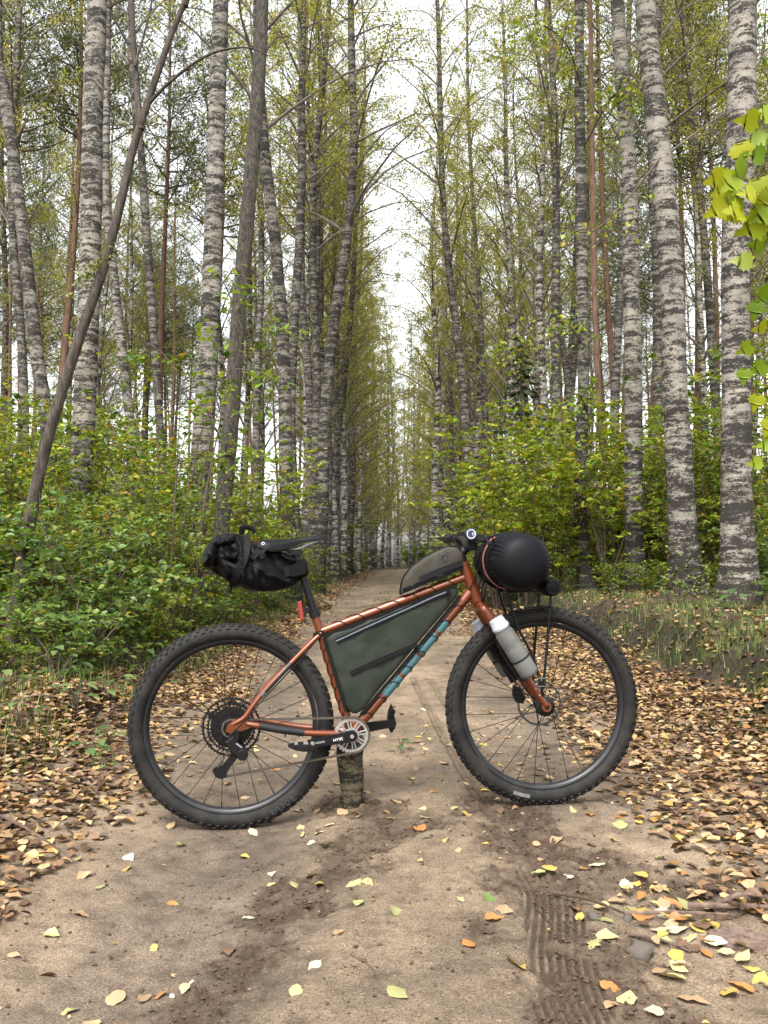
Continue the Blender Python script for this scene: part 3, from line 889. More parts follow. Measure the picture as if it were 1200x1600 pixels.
GL, GR = 'big trunks close to the left side of the track', 'big trunks standing on the right bank'
near_trunk('birch_tree', 'thickest white birch on the left, cracked bark, behind the leaning willow', 'tree', 10, [(-3.3, 7.38), (-3.33, 6.24), (-3.33, 4.9), (-3.34, 3.79), (-3.37, 2.55), (-3.44, 1.26), (-3.5, 0.34)], [42, 36, 35, 34, 33, 32, 31], M_birch, GL, 1)
o, _, _ = near_trunk('birch_tree', 'white birch with dark knots rising directly behind the black saddle bag', 'tree', 11.6, [(-2.18, 8.4), (-2.21, 7.09), (-2.24, 5.79), (-2.28, 4.08), (-2.35, 2.81), (-2.42, 1.56), (-2.49, 0.24)], [38, 32, 31, 30, 28, 26, 25], M_birch, GL, 2, 1)
near_trunk('aspen_tree', 'grey furrowed aspen trunk leaning right beside the knotty white birch', 'tree', 12.5, [(-1.75, 8.98), (-1.81, 7.56), (-1.95, 5.7), (-2.06, 4.32), (-2.14, 2.95), (-2.25, 1.6), (-2.36, 0.44)], [29, 26, 25, 24, 23, 22, 20], M_aspen, GL, 3, rings=0.04, rough=0.07)
near_trunk('birch_tree', 'dark slim birch at the far left edge, leaning left as it rises', 'tree', 11, [(-4.89, 7.52), (-4.77, 6.77), (-4.61, 5.7), (-4.47, 4.72), (-4.3, 3.43), (-4.18, 2.71), (-3.98, 0.74)], [24, 22, 20, 20, 19, 18, 16], M_birch_dark, GL, 4, 1, sides=18)
near_trunk('birch_tree', 'mottled birch half hidden in leaves between the thick birch and the knotty one', 'tree', 16, [(-5.07, 7.62), (-4.91, 6.2), (-4.8, 5.26), (-4.65, 4.09), (-4.5, 2.93), (-4.39, 1.78), (-4.31, 0.64)], [20, 17, 16, 15, 15, 14, 14], M_birch, GL, 5, sides=16, rows=100)
near_trunk('birch_tree', 'thin dark birch curving up right of the leaning willow fork', 'tree', 18, [(-5.24, 12.51), (-5.17, 10.74), (-4.97, 9.12), (-4.81, 7.12), (-4.64, 5.01), (-4.5, 3.18), (-4.34, 0.86)], [16, 14, 13, 13, 12, 11, 10], M_birch_dark, GL, 6, 1, sides=14, rows=100)
near_trunk('birch_tree', 'widest white birch at the right edge, behind the maple leaves', 'tree', 8.8, [(3.63, 6.61), (3.59, 5.28), (3.51, 3.97), (3.49, 2.68), (3.47, 1.41), (3.49, 0.41)], [56, 46, 43, 43, 44, 44], M_birch, GR, 7)
near_trunk('birch_tree', 'tall grey white birch with a mossy foot, leaning left over the bank', 'tree', 10.2, [(3.07, 7.51), (3.15, 6.35), (3.25, 5.21), (3.33, 4.07), (3.34, 2.96), (3.38, 1.85), (3.42, 0.97), (3.48, 0.47)], [54, 42, 40, 38, 36, 36, 34, 31], M_birch, GR, 8, 1)
near_trunk('birch_tree', 'rough grey birch trunk standing just left of the mossy footed birch', 'tree', 12.5, [(3.36, 8.98), (3.43, 7.56), (3.5, 6.16), (3.5, 4.78), (3.51, 3.41), (3.49, 2.05), (3.5, 1.07), (3.54, 0.53)], [36, 29, 28, 27, 25, 24, 23, 21], M_birch, GR, 9)
near_trunk('birch_tree', 'slim birch with dark lower trunk, behind the black handlebar roll', 'tree', 13, [(2.92, 9.3), (2.91, 7.83), (2.92, 6.37), (2.92, 4.93), (2.92, 3.5), (2.85, 2.09), (2.88, 1.07), (2.96, 0.53)], [30, 22, 20, 18, 18, 18, 16, 14], M_birch_dark, GR, 10, 1, sides=20)
near_trunk('pine_tree', 'thin brown pine stem between the slim dark birch and the rough grey birch', 'tree', 16, [(3.8, 8.22), (3.82, 5.26), (3.91, 2.93), (3.95, 1.21), (3.99, 0.41)], [12, 11, 10, 9, 9], M_pine, GR, 12, sides=14, rows=80, rings=0)

# leaning goat willow with a fork, at the left
def willow():
    Y = 7.0
    main = [(-1.60, 5.45), (-1.74, 5.08), (-1.94, 4.45), (-2.02, 4.16), (-2.09, 3.82), (-2.23, 3.25), (-2.46, 2.53), (-2.66, 1.82), (-2.80, 1.07), (-2.92, 0.2)]
    o, rel, rad = near_trunk('willow_tree', 'bare leaning willow trunk that forks high, crossing in front of the thickest left birch', 'tree', Y, main, [24, 20, 18, 17, 15, 14, 13, 12, 10, 9], M_willow, None, 13, sides=18, rows=110, rings=0.0, top=None, rough=0.07)
    bx, bz = o.location.x, o.location.z
    def limb(ps, r):
        P = [(x - bx, dy, z - bz) for x, dy, z in ps]
        tv, tf, _, _ = trunk_np(P, r, sides=10, rows=40, rough=0.05, flare=0.0, seed=3)
        link('limb', mesh_np('limb', tv, tf, M_willow, smooth=True), o)
    limb([(-1.95, 0, 4.38), (-1.975, 0.02, 4.6), (-1.99, 0.03, 4.76), (-2.06, 0.1, 5.45), (-2.1, 0.2, 6.6), (-2.2, 0.3, 8.2)], [0.034, 0.028, 0.025, 0.022, 0.016, 0.006])
    limb([(-1.61, 0, 5.40), (-1.45, -0.05, 5.95), (-1.2, -0.1, 6.8), (-1.0, -0.1, 8.0)], [0.03, 0.026, 0.02, 0.006])
    limb([(-1.90, 0, 4.58), (-1.69, -0.05, 4.76), (-1.39, -0.1, 4.94), (-1.1, -0.1, 5.0), (-0.9, -0.1, 4.93)], [0.016, 0.013, 0.010, 0.007, 0.003])
    limb([(-2.0, 0, 4.9), (-1.9, 0.1, 5.5), (-1.86, 0.1, 6.1)], [0.011, 0.008, 0.003])
    rng = np.random.default_rng(5)
    # cushion of moss on the bend
    k = 260
    P = np.stack([rng.normal(-2.30, 0.10, k), rng.normal(-0.05, 0.05, k), rng.normal(3.22, 0.035, k)], 1)
    P[:, 2] += (P[:, 0] + 2.3) * 0.9
    v, f = leaf_quads(P - np.array([bx, 0, bz]), rng, 0.035, up=0.2)
    c = link('moss', mesh_np('moss', v, f, M_moss), o); c['kind'] = 'stuff'
willow()

def var_tree(kind, idx, base, topp, w, label, group, rz=0.0, name=None):
    """tree variant set at base (x, y) leaning so that its stem passes topp=(x,z); w = diameter at the foot."""
    x, y = base; z = gzs(x, y)
    V = {'birch': BV, 'pine': PV, 'spruce': SV}[kind][idx]
    r0 = {'birch': 0.15, 'pine': 0.13, 'spruce': 0.07}[kind]
    o = tree_thing(name or kind + '_tree', (x, y, z - 0.05), V[0], V[1], label, 'tree', group)
    o.rotation_mode = 'ZYX'
    ly = math.atan2(topp[0] - x, topp[1] - z) if topp else 0
    o.rotation_euler = (0, ly, rz)
    s = w / (2 * r0)
    hs = {'birch': 0.92 + 0.16 * ((idx * 37 + int(y * 10)) % 10) / 10, 'pine': 1.0, 'spruce': 1.0}[kind]
    o.scale = (0.5 + 0.5 * s, 0.5 + 0.5 * s, hs)
    return o
def seen(x, y):
    px = 600 + 1400 * x / y
    for lim, w in ((-20, 'past the left edge'), (60, 'left of the leftmost dark birch'), (135, 'left of the thickest left birch'), (230, 'right of the thickest left birch'), (320, 'left of the knotty birch'),
                   (400, 'around the aspen'), (470, 'right of the aspen'), (560, 'behind the dense left row'), (660, 'at the end of the track'), (740, 'above the stem'), (830, 'above the handlebar'),
                   (905, 'left of the slim dark birch'), (985, 'left of the rough birch'), (1055, 'left of the mossy birch'), (1140, 'left of the widest birch'), (1220, 'around the widest birch')):
        if px < lim: return w
    return 'past the right edge'
def far_label(kind, x, y, w=0.2):
    return '%s %s %s, seen %s' % ('thick' if w > 0.235 else 'slim' if w < 0.18 else 'middling', kind, 'nearer by' if y < 36 else 'farther off' if y < 52 else 'far off', seen(x, y))
ROWL, ROWR = 'birches lining the left side of the track', 'birches lining the right side of the track'
var_tree('birch', 1, (-1.70, 17), (-2.16, 11.5), 0.27, 'dark mottled birch right of the grey aspen, first of the dense left row', ROWL, 0.4)
var_tree('birch', 3, (-1.86, 20), (-2.25, 13.8), 0.25, 'paler slim birch close behind the first dark one of the dense left row', ROWL, 1.1)
var_tree('birch', 1, (-1.63, 22), (-1.29, 13.4), 0.36, 'stout dark birch rising above the nose of the saddle', ROWL, 2.6)
var_tree('birch', 1, (5.75, 19), (6.13, 13.1), 0.22, 'slim birch directly behind the mossy footed birch on the right', ROWR, 0.2)
var_tree('birch', 3, (5.54, 21), (5.54, 14.1), 0.20, 'slim dark birch close behind the rough grey birch', ROWR, 0.9)
var_tree('birch', 1, (4.41, 22), (3.76, 15.1), 0.22, 'thin birch leaning left, left of the slim dark lower trunk', ROWR, 1.7)
var_tree('birch', 0, (4.31, 24), (4.21, 16.4), 0.22, 'white spotted upright birch beside the thin left leaning birch', ROWR, 2.2)
var_tree('birch', 3, (5.41, 26), (5.14, 14.7), 0.18, 'narrow birch showing between the spotted birch and the slim dark trunk', ROWR, 3.0)
var_tree('birch', 2, (3.63, 26), (3.30, 17.6), 0.22, 'light birch above the handlebar end, second of three thin ones', ROWR, 3.9)
var_tree('birch', 1, (3.59, 30), (3.14, 20.2), 0.20, 'thin dark birch, middle of the three above the handlebar', ROWR, 4.4)
var_tree('birch', 1, (2.50, 25), (1.93, 17.0), 0.24, 'tall dark birch leaning left over the track, right of the sky gap', ROWR, 5.2)
var_tree('birch', 0, (1.90, 32), (2.09, 11.9), 0.27, 'mottled birch nearest the far end of the track on its right', ROWR, 5.9)
rnd = random.Random(8)
y = 24.0
while y < 92:
    x = float(road_centre(y)) - rnd.uniform(1.8, 2.45)
    z = gzs(x, y); t = rnd.uniform(-0.4, 0.35)
    far = y > 48
    var_tree('birch', rnd.randrange(5) if y < 40 else rnd.randrange(7) if y < 52 else 5 + rnd.randrange(2), (x, y), (x + t, z + 12), (w_ := rnd.uniform(0.2, 0.31)),
             far_label('birch of the dense left row', x, y, w_), ROWL, rnd.uniform(0, 6.28))
    y += rnd.uniform(1.3, 2.3)
y = 26.0
while y < 80:
    x = float(road_centre(y)) - rnd.uniform(2.8, 4.6)
    var_tree('birch', rnd.randrange(5), (x, y), (x + rnd.uniform(-0.4, 0.4), gzs(x, y) + 12), (w_ := rnd.uniform(0.14, 0.24)), far_label('second line birch', x, y, w_), ROWL, rnd.uniform(0, 6.28))
    y += rnd.uniform(3.5, 6.0)
y = 36.0
while y < 92:
    x = float(road_centre(y)) + rnd.uniform(2.4, 3.5)
    var_tree('birch', rnd.randrange(5) if y < 45 else 5 + rnd.randrange(2), (x, y), (x + rnd.uniform(-0.3, 0.4), gzs(x, y) + 12), (w_ := rnd.uniform(0.2, 0.3)), far_label('birch of the sparse right row', x, y, w_), ROWR, rnd.uniform(0, 6.28))
    y += rnd.uniform(2.0, 3.6)
y = 30.0
while y < 80:
    x = float(road_centre(y)) + rnd.uniform(3.4, 6.5)
    var_tree('birch', rnd.randrange(5), (x, y), (x + rnd.uniform(-0.6, 0.3), gzs(x, y) + 12), (w_ := rnd.uniform(0.15, 0.26)), far_label('birch behind the right row', x, y, w_), ROWR, rnd.uniform(0, 6.28))
    y += rnd.uniform(2.4, 4.0)
# reddish pines, the ones that stand out
for x, y, tx, w, i, lab in ((-9.3, 25, -9.0, 0.20, 0, 'reddish pine stem left of the thickest left birch, thicker of two'),
                            (-8.9, 26, -8.7, 0.13, 1, 'thin orange pine stem tight beside the thicker reddish pine'),
                            (-10.2, 25, -10.2, 0.15, 2, 'thin reddish pine nearest the dark leftmost birch'),
                            (-7.4, 30, -7.5, 0.20, 1, 'reddish pine seen just right of the thickest left birch'),
                            (9.2, 27, 8.9, 0.17, 0, 'reddish pine, left of three close stems beside the widest right birch'),
                            (9.55, 27.4, 9.5, 0.15, 1, 'reddish pine, middle of three close stems beside the widest right birch'),
                            (10.0, 27, 9.9, 0.17, 2, 'reddish pine, right of three close stems beside the widest right birch'),
                            (6.7, 25, 6.4, 0.16, 1, 'reddish pine left of the rough grey birch')):
    var_tree('pine', i, (x, y), (tx, 12), w, lab, 'pines of the wood', x)
for k in range(40):
    y = rnd.uniform(30, 78); x = -rnd.uniform(6.0, 8 + y * 0.42)
    var_tree('pine', rnd.randrange(3), (x, y), (x + rnd.uniform(-0.5, 0.5), 12), (w_ := rnd.uniform(0.16, 0.28)), far_label('pine in the left wood', x, y, w_), 'pines of the wood', rnd.uniform(0, 6.28))
for k in range(30):
    y = rnd.uniform(24, 75); x = rnd.uniform(7.0, 9 + y * 0.42)
    var_tree('pine', rnd.randrange(3), (x, y), (x + rnd.uniform(-0.5, 0.5), 12), (w_ := rnd.uniform(0.16, 0.28)), far_label('pine in the right wood', x, y, w_), 'pines of the wood', rnd.uniform(0, 6.28))
for k in range(18):
    y = rnd.uniform(20, 60); x = -rnd.uniform(4.6, 6 + y * 0.38)
    var_tree('birch', rnd.randrange(5), (x, y), (x + rnd.uniform(-0.5, 0.5), 12), (w_ := rnd.uniform(0.14, 0.24)), far_label('birch among the left pines', x, y, w_), 'birches in the wood', rnd.uniform(0, 6.28))
for k in range(26):
    y = rnd.uniform(21, 60); x = rnd.uniform(5.0, 7 + y * 0.38)
    var_tree('birch', rnd.randrange(5), (x, y), (x + rnd.uniform(-0.5, 0.5), 12), (w_ := rnd.uniform(0.14, 0.24)), far_label('birch among the right pines', x, y, w_), 'birches in the wood', rnd.uniform(0, 6.28))
for k in range(8):
    y = rnd.uniform(82, 98); x = rnd.uniform(-9, 14)
    var_tree('birch', 5 + rnd.randrange(2), (x, y), None, rnd.uniform(0.2, 0.3), 'leafy birch closing the view beyond the end of the track', 'birches in the wood', rnd.uniform(0, 6.28))
for k in range(9):
    y = rnd.uniform(78, 100); x = rnd.uniform(-14, 16)
    var_tree('pine', rnd.randrange(3), (x, y), None, rnd.uniform(0.2, 0.3), 'pine closing the view beyond the end of the track', 'pines of the wood', rnd.uniform(0, 6.28))
for x, y, i, s, lab in ((3.4, 22, 0, 0.9, 'dark young spruce behind the hazel bush right of the track'), (9.0, 17, 0, 1.15, 'dark spruce in the gap left of the widest right birch'),
                        (10.4, 19, 1, 1.2, 'small dark spruce behind the widest right birch'), (4.6, 25, 1, 1.0, 'small dark spruce right of the taller one behind the hazel')):
    o = tree_thing('spruce_tree', (x, y, gzs(x, y)), SV[i][0], SV[i][1], lab, 'tree', 'young spruces', s * 3, s)

# ---------------------------------------------------------------- undergrowth
SH = {'low': shrub_variant(1, 0.75, 0.6, 8, 1100, 0.055, M_leaf_deep, up=1.2),
      'low2': shrub_variant(2, 0.9, 0.7, 8, 1100, 0.06, M_leaf_green, up=1.2),
      'mid': shrub_variant(3, 1.9, 0.9, 8, 1500, 0.062, M_leaf_green),
      'mid2': shrub_variant(4, 1.8, 0.9, 8, 1400, 0.064, M_leaf_deep),
      'mid3': shrub_variant(5, 2.0, 1.0, 8, 1500, 0.065, M_leaf_yellow),
      'tall': shrub_variant(6, 3.0, 1.2, 9, 2300, 0.07, M_leaf_green, stem_r=0.014),
      'tall2': shrub_variant(7, 2.9, 1.2, 9, 2200, 0.07, M_leaf_yellow, stem_r=0.014),
      'airy': shrub_variant(13, 3.4, 1.0, 6, 900, 0.085, M_leaf_green, lowest=0.3, stem_r=0.016),
      'airy2': shrub_variant(14, 3.1, 1.1, 6, 900, 0.09, M_leaf_yellow, lowest=0.3, stem_r=0.014),
      'broad': shrub_variant(15, 1.5, 0.8, 8, 1100, 0.095, M_leaf_deep, lowest=0.25),
      'hazel': shrub_variant(8, 3.6, 1.7, 10, 3400, 0.105, M_leaf_yellow, lowest=0.2, stem_r=0.018, up=1.2),
      'far': shrub_variant(9, 2.2, 1.6, 8, 1600, 0.11, M_leaf_green),
      'far2': shrub_variant(10, 2.4, 1.6, 8, 1600, 0.11, M_leaf_deep)}
def shrub(kind, x, y, s, label, group, rz=None, name='shrub', cat='shrub', zs=1.0):
    st, fo = SH[kind]
    o = empty(name, (x, y, gzs(x, y) - 0.02), (0, 0, rnd.uniform(0, 6.28) if rz is None else rz))
    o.scale = (s, s, s * zs)
    link('stem', st, o)
    f = link('foliage', fo, o); f['kind'] = 'stuff'
    tag(o, label, cat, group)
    return o
UL, UR = 'undergrowth left of the track', 'undergrowth on the right bank'
for kind, x, y, s, lab in (
        ('mid2', -2.45, 5.0, 0.4, 'deep green bush at the left edge nearest the camera'),
        ('low', -2.0, 5.9, 0.9, 'low deep green bush behind the eroded soil lip'),
        ('mid', -3.45, 7.5, 0.8, 'mid green bush around the foot of the leaning willow'),
        ('mid2', -2.35, 6.9, 0.8, 'deep green bush in front of the thickest left birch'),
        ('low2', -1.85, 7.3, 0.85, 'low bright bush beside the thin sapling stem'),
        ('mid3', -3.6, 7.2, 0.95, 'yellow green bush at the left edge behind the willow'),
        ('mid', -3.0, 8.2, 0.9, 'mid green bush between the willow and the thickest birch'),
        ('mid2', -2.4, 8.6, 0.85, 'deep green bush left of the rear tyre top'),
        ('low', -1.75, 8.9, 0.8, 'low dark bush behind the top of the rear tyre'),
        ('tall', -4.5, 9.3, 0.85, 'tall green bush at the left edge behind the yellow one'),
        ('tall2', -3.9, 11.2, 0.8, 'tall yellow green bush right of the thickest left birch'),
        ('mid', -3.1, 10.4, 0.9, 'mid green bush under the knotty birch at its left'),
        ('mid2', -2.5, 10.6, 0.6, 'small deep green bush at the foot of the knotty birch'),
        ('low2', -1.95, 10.9, 0.8, 'low bush below the black saddle bag'),
        ('tall', -3.2, 13.5, 0.95, 'tall green bush between the knotty birch and the aspen'),
        ('mid3', -2.2, 14.6, 0.75, 'yellow green bush to the right of the aspen foot'),
        ('low', -1.75, 14.0, 0.7, 'low bush on the verge behind the seatpost'),
        ('tall2', -5.2, 14.2, 1.0, 'tall yellow bush deep among the left trunks'),
        ('mid', -1.95, 18.2, 0.7, 'bush at the verge in front of the dense left row'),
        ('mid3', -1.75, 21.2, 0.65, 'pale yellow bush under the nose of the saddle'),
        ('low2', -2.55, 6.0, 0.6, 'low yellow green bush in front of the leaning willow foot'),
        ('mid', -3.9, 7.9, 0.9, 'green bush at the left edge beside the willow foot'),
        ('mid3', -2.65, 7.8, 0.8, 'yellow green bush in front of the foot of the thickest left birch'),
        ('tall2', -4.2, 8.4, 0.65, 'bright yellow green bush at the left edge, waist high beside the willow'),
        ('mid', -2.0, 8.3, 0.85, 'green bush beside the thin dark sapling stem'),
        ('tall', -3.3, 9.2, 0.62, 'head high green bush hiding the thickest left birch foot'),
        ('mid3', -2.15, 9.7, 0.8, 'yellow leaved bush left of the knotty birch foot'),
        ('tall2', -2.9, 11.0, 0.75, 'tall pale bush between the thickest and the knotty birch'),
        ('mid', -1.85, 12.2, 0.7, 'green bush below the black saddle bag, behind the low one'),
        ('tall', -2.6, 15.5, 0.9, 'tall green bush behind the aspen trunk'),
        ('mid2', -1.7, 16.2, 0.55, 'small dark bush on the verge left of the seatpost'),
        ('broad', -2.35, 6.5, 0.45, 'broad leaved dark bush in front of the willow, near the left edge'),
        ('broad', -1.95, 6.6, 0.7, 'broad leaved bush at the verge, left of the rear tyre top'),
        ('broad', -3.0, 7.3, 0.95, 'broad leaved bush right beside the leaning willow trunk'),
        ('airy', -2.6, 8.9, 0.65, 'thin airy shrub with bare dark stems right of the thickest left birch'),
        ('airy2', -3.9, 9.6, 0.7, 'airy yellow green shrub between willow and thickest birch'),
        ('airy', -3.0, 11.9, 0.85, 'airy green shrub reaching up beside the knotty birch'),
        ('airy2', -2.0, 13.2, 0.95, 'airy yellow green shrub in front of the aspen'),
        ('airy', -4.8, 11.4, 0.85, 'tall airy shrub left of the thickest birch'),
        ('airy2', -1.9, 15.6, 0.95, 'airy shrub to the right of the aspen, above the saddle'),
        ('airy', -5.6, 10.6, 0.75, 'airy green shrub at the far left edge'),
        ('tall', -6.8, 13.0, 1.0, 'tall green bush farthest left among the birches')):
    shrub(kind, x, y, s, lab, UL)
for k in range(34):
    y = rnd.uniform(9, 26); x = -rnd.uniform(3.2, 4.5 + y * 0.36)
    shrub(rnd.choice(['tall', 'tall2', 'airy', 'mid2', 'airy2', 'tall']), x, y, rnd.uniform(0.7, 1.05), 'leafy bush in the thicket behind the left trunks, seen ' + seen(x, y), UL)
for kind, x, y, s, lab in (
        ('hazel', 2.0, 15.5, 0.95, 'large yellow green hazel bush above the top tube bag, right of the track'),
        ('hazel', 3.2, 17.5, 1.0, 'large hazel bush behind the handlebar, farther right than the first'),
        ('tall2', 2.7, 14.2, 0.75, 'yellow green bush above the black handlebar roll'),
        ('mid3', 3.5, 14.4, 0.9, 'yellow bush between the slim dark birch and the rough grey birch'),
        ('mid', 4.4, 13.2, 0.9, 'green bush between the rough birch and the mossy footed birch'),
        ('low2', 3.1, 12.0, 0.6, 'low brownish bush on the bank right of the handlebar roll'),
        ('low2', 3.35, 11.4, 0.55, 'low bush at the foot of the rough grey birch'),
        ('low', 4.0, 10.8, 0.7, 'low green plants between the two biggest right birches'),
        ('low', 3.75, 8.5, 0.5, 'low broad leaved plant at the foot of the widest right birch'),
        ('mid', 4.6, 10.0, 0.85, 'green bush at the right edge behind the widest right birch'),
        ('tall', 5.4, 12.8, 0.9, 'tall green bush behind the mossy footed birch'),
        ('tall2', 4.3, 17.6, 0.95, 'tall yellow bush behind the rough grey birch'),
        ('hazel', 2.5, 13.2, 0.8, 'nearer hazel bush directly above the handlebar grip'),
        ('hazel', 4.6, 15.5, 0.95, 'hazel bush behind the rough grey birch'),
        ('tall2', 5.6, 11.2, 0.95, 'tall yellow bush at the right edge behind the widest birch'),
        ('mid3', 3.9, 12.0, 0.75, 'yellow bush beside the mossy footed birch, left of it'),
        ('mid', 4.3, 9.2, 0.7, 'green bush between the mossy footed and the widest right birch'),
        ('mid', 2.6, 12.9, 0.5, 'small green bush behind the black handlebar roll'),
        ('mid3', 1.9, 19.0, 0.9, 'yellow green bush on the right verge behind the stem'),
        ('airy2', 2.2, 13.8, 1.0, 'airy yellow green shrub rising over the handlebar roll'),
        ('airy2', 3.9, 14.6, 1.15, 'tall airy yellow shrub behind the slim dark birch'),
        ('airy', 4.6, 12.4, 1.0, 'airy green shrub between the rough and the mossy footed birch'),
        ('airy2', 1.9, 17.2, 1.1, 'airy yellow shrub arching towards the track at its right'),
        ('airy', 5.0, 10.9, 1.05, 'airy green shrub beside the widest right birch'),
        ('broad', 3.95, 9.6, 0.6, 'broad leaved low bush between the two biggest right birches'),
        ('mid', 1.75, 24.0, 1.0, 'rounded green bush at the right verge near the far end of the track')):
    shrub(kind, x, y, s, lab, UR)
for k in range(36):
    y = rnd.uniform(11.5, 27); x = rnd.uniform(4.3, 5.2 + y * 0.34)
    shrub(rnd.choice(['tall', 'tall2', 'airy', 'airy2', 'mid3', 'tall2']), x, y, rnd.uniform(0.75, 1.1), 'leafy bush in the thicket behind the right trunks, seen ' + seen(x, y), UR)
for k in range(150):
    y = rnd.uniform(27, 70); sd = rnd.choice((-1, 1)); x = float(road_centre(y)) + sd * rnd.uniform(2.8, 5 + y * 0.40)
    shrub(rnd.choice(['far', 'far2']), x, y, rnd.uniform(0.7, 1.2) * (1 + 0.012 * y), ('far' if y < 45 else 'very distant') + ' low bush between the trunks, seen ' + seen(x, y), 'distant bushes in the wood')
for k in range(14):
    y = rnd.uniform(22, 62); x = float(road_centre(y)) + rnd.choice((-1, 1)) * rnd.uniform(1.75, 2.3)
    shrub(rnd.choice(['low', 'low2', 'mid3']), x, y, rnd.uniform(0.5, 0.8), 'small bush on the verge of the far track', 'verge bushes')
for k in range(12):
    y = rnd.uniform(76, 95); x = rnd.uniform(-12, 14)
    shrub(rnd.choice(['far', 'far2']), x, y, rnd.uniform(0.9, 1.5), 'green bush closing the end of the track', 'distant bushes in the wood')

for x, y, q in ((-0.6, 80, 1.3), (2.2, 84, 1.1), (4.4, 80, 1.5), (6.0, 86, 1.6)):
    shrub(rnd.choice(['far', 'far2']), x, y, q, 'tall green thicket closing the end of the track', 'distant bushes in the wood')

for k in range(13):
    y = rnd.uniform(9, 16); x = -rnd.uniform(1.8, 2.4 + y * 0.22)
    shrub(rnd.choice(['airy', 'airy2', 'airy']), x, y, rnd.uniform(0.55, 0.95), 'thin leafy sapling above the left bushes, seen ' + seen(x, y), UL)
for k in range(14):
    y = rnd.uniform(12, 20); x = rnd.uniform(2.3, 3.0 + y * 0.2)
    shrub(rnd.choice(['airy', 'airy2', 'airy2']), x, y, rnd.uniform(0.75, 1.25), 'thin leafy sapling above the right bushes, seen ' + seen(x, y), UR)

for x, y in ((-0.8, 84), (0.6, 90), (1.8, 96), (2.6, 88), (3.6, 93), (4.6, 86), (5.6, 97), (1.2, 101), (3.0, 104), (-2.0, 92), (6.6, 90), (4.2, 108)):
    var_tree('birch', 5 + rnd.randrange(2), (x, y), None, rnd.uniform(0.2, 0.3), far_label('leafy birch closing the track', x, y, 0.2), 'birches in the wood', rnd.uniform(0, 6.28))

# ---------------------------------------------------------------- fallen leaves, grass, stones, sticks
rng = np.random.default_rng(77)
def litter_points(n, ulo, uhi, ylo, yhi, dens):
    out = []
    got = 0
    while got < n:
        u = rng.uniform(ulo, uhi, n * 2)
        yy = ylo * (yhi / ylo) ** rng.uniform(0, 1, n * 2)
        keep = rng.uniform(0, 1, n * 2) < dens(u, yy) * np.minimum(1, yy / 6)
        P = np.stack([u[keep], yy[keep]], 1); out.append(P); got += len(P)
    P = np.concatenate(out)[:n]
    return P[:, 0] + road_centre(P[:, 1]), P[:, 1]
def litter_mesh(name, X, Y, size, mat, up=1.6, lift=0.02):
    Z = gtop(X, Y) + 0.006 + rng.uniform(0, 1, len(X)) ** 2 * lift
    v, f = leaf_quads(np.stack([X, Y, Z], 1), rng, size, up=up, jitter=0.55, aspect=0.72, kind='ovate')
    return mesh_np(name, v, f, mat)
def zone(lo0, lo1, hi0, hi1, wob, seed):
    def d(u, y):
        w = (fbm(u * 3 + 5, y * 0.8, seed, 3) - 0.5) * wob
        s = np.abs(u) + w
        return sstep(lo0, lo1, s) * (1 - sstep(hi0, hi1, s))
    return d
X, Y = litter_points(12500, -2.6, -0.7, 2.0, 12, zone(0.94, 1.34, 1.9, 2.5, 0.6, 51))
tag(link('leaf_litter', litter_mesh('litter', X, Y, 0.046, M_litter, up=2.2)), 'thick brown and yellow leaf litter along the left edge of the track', 'fallen leaves', kind='stuff')
X, Y = litter_points(12500, 0.7, 2.5, 2.0, 13, zone(0.92, 1.40, 1.95, 2.25, 0.6, 52))
tag(link('leaf_litter', litter_mesh('litter', X, Y, 0.046, M_litter, up=2.2)), 'thick brown and yellow leaf litter along the right edge of the track, below the bank', 'fallen leaves', kind='stuff')
X, Y = litter_points(3000, 2.35, 4.6, 3.5, 14, lambda u, y: 0.35 + 0.65 * sstep(0.45, 0.6, fbm(u * 2, y * 2, 53, 3)))
tag(link('leaf_litter', litter_mesh('litter', X, Y, 0.055, M_litter)), 'loose fallen leaves among the grass on top of the right bank', 'fallen leaves', kind='stuff')
Xa, Ya = litter_points(4500, -2.4, -0.9, 12, 60, zone(0.98, 1.25, 1.7, 2.3, 0.4, 54))
Xb, Yb = litter_points(4500, 0.9, 2.4, 12, 60, zone(0.98, 1.25, 1.8, 2.4, 0.4, 55))
tag(link('leaf_litter', litter_mesh('litter', np.r_[Xa, Xb], np.r_[Ya, Yb], 0.075, M_litter)), 'band of pale leaf litter along both edges of the far track', 'fallen leaves', kind='stuff')
X, Y = litter_points(2600, -5.5, -1.8, 3.5, 14, lambda u, y: np.full(np.shape(u), 0.6))
tag(link('leaf_litter', litter_mesh('litter', X, Y, 0.055, M_litter, lift=0.06)), 'leaf litter under the left undergrowth', 'fallen leaves', kind='stuff')
X, Y = litter_points(520, -1.0, 1.1, 3.2, 30, lambda u, y: 0.12 + 0.88 * sstep(0.35, 1.0, np.abs(u)))
tag(link('scattered_leaves', litter_mesh('litter', X, Y, 0.042, M_litter, up=2.5, lift=0.004)), 'small leaves sprinkled over the bare sand of the track behind the bicycle', 'fallen leaves', kind='stuff')
X, Y = litter_points(420, -1.1, 1.2, 1.7, 6, lambda u, y: 0.25 + 0.75 * sstep(0.2, 0.9, u))
tag(link('leaf_crumbs', litter_mesh('litter', X, Y, 0.014, M_litter, up=2.5, lift=0.003)), 'tiny crumbs of leaf and bark on the sand in the foreground', 'leaf crumbs', kind='stuff')

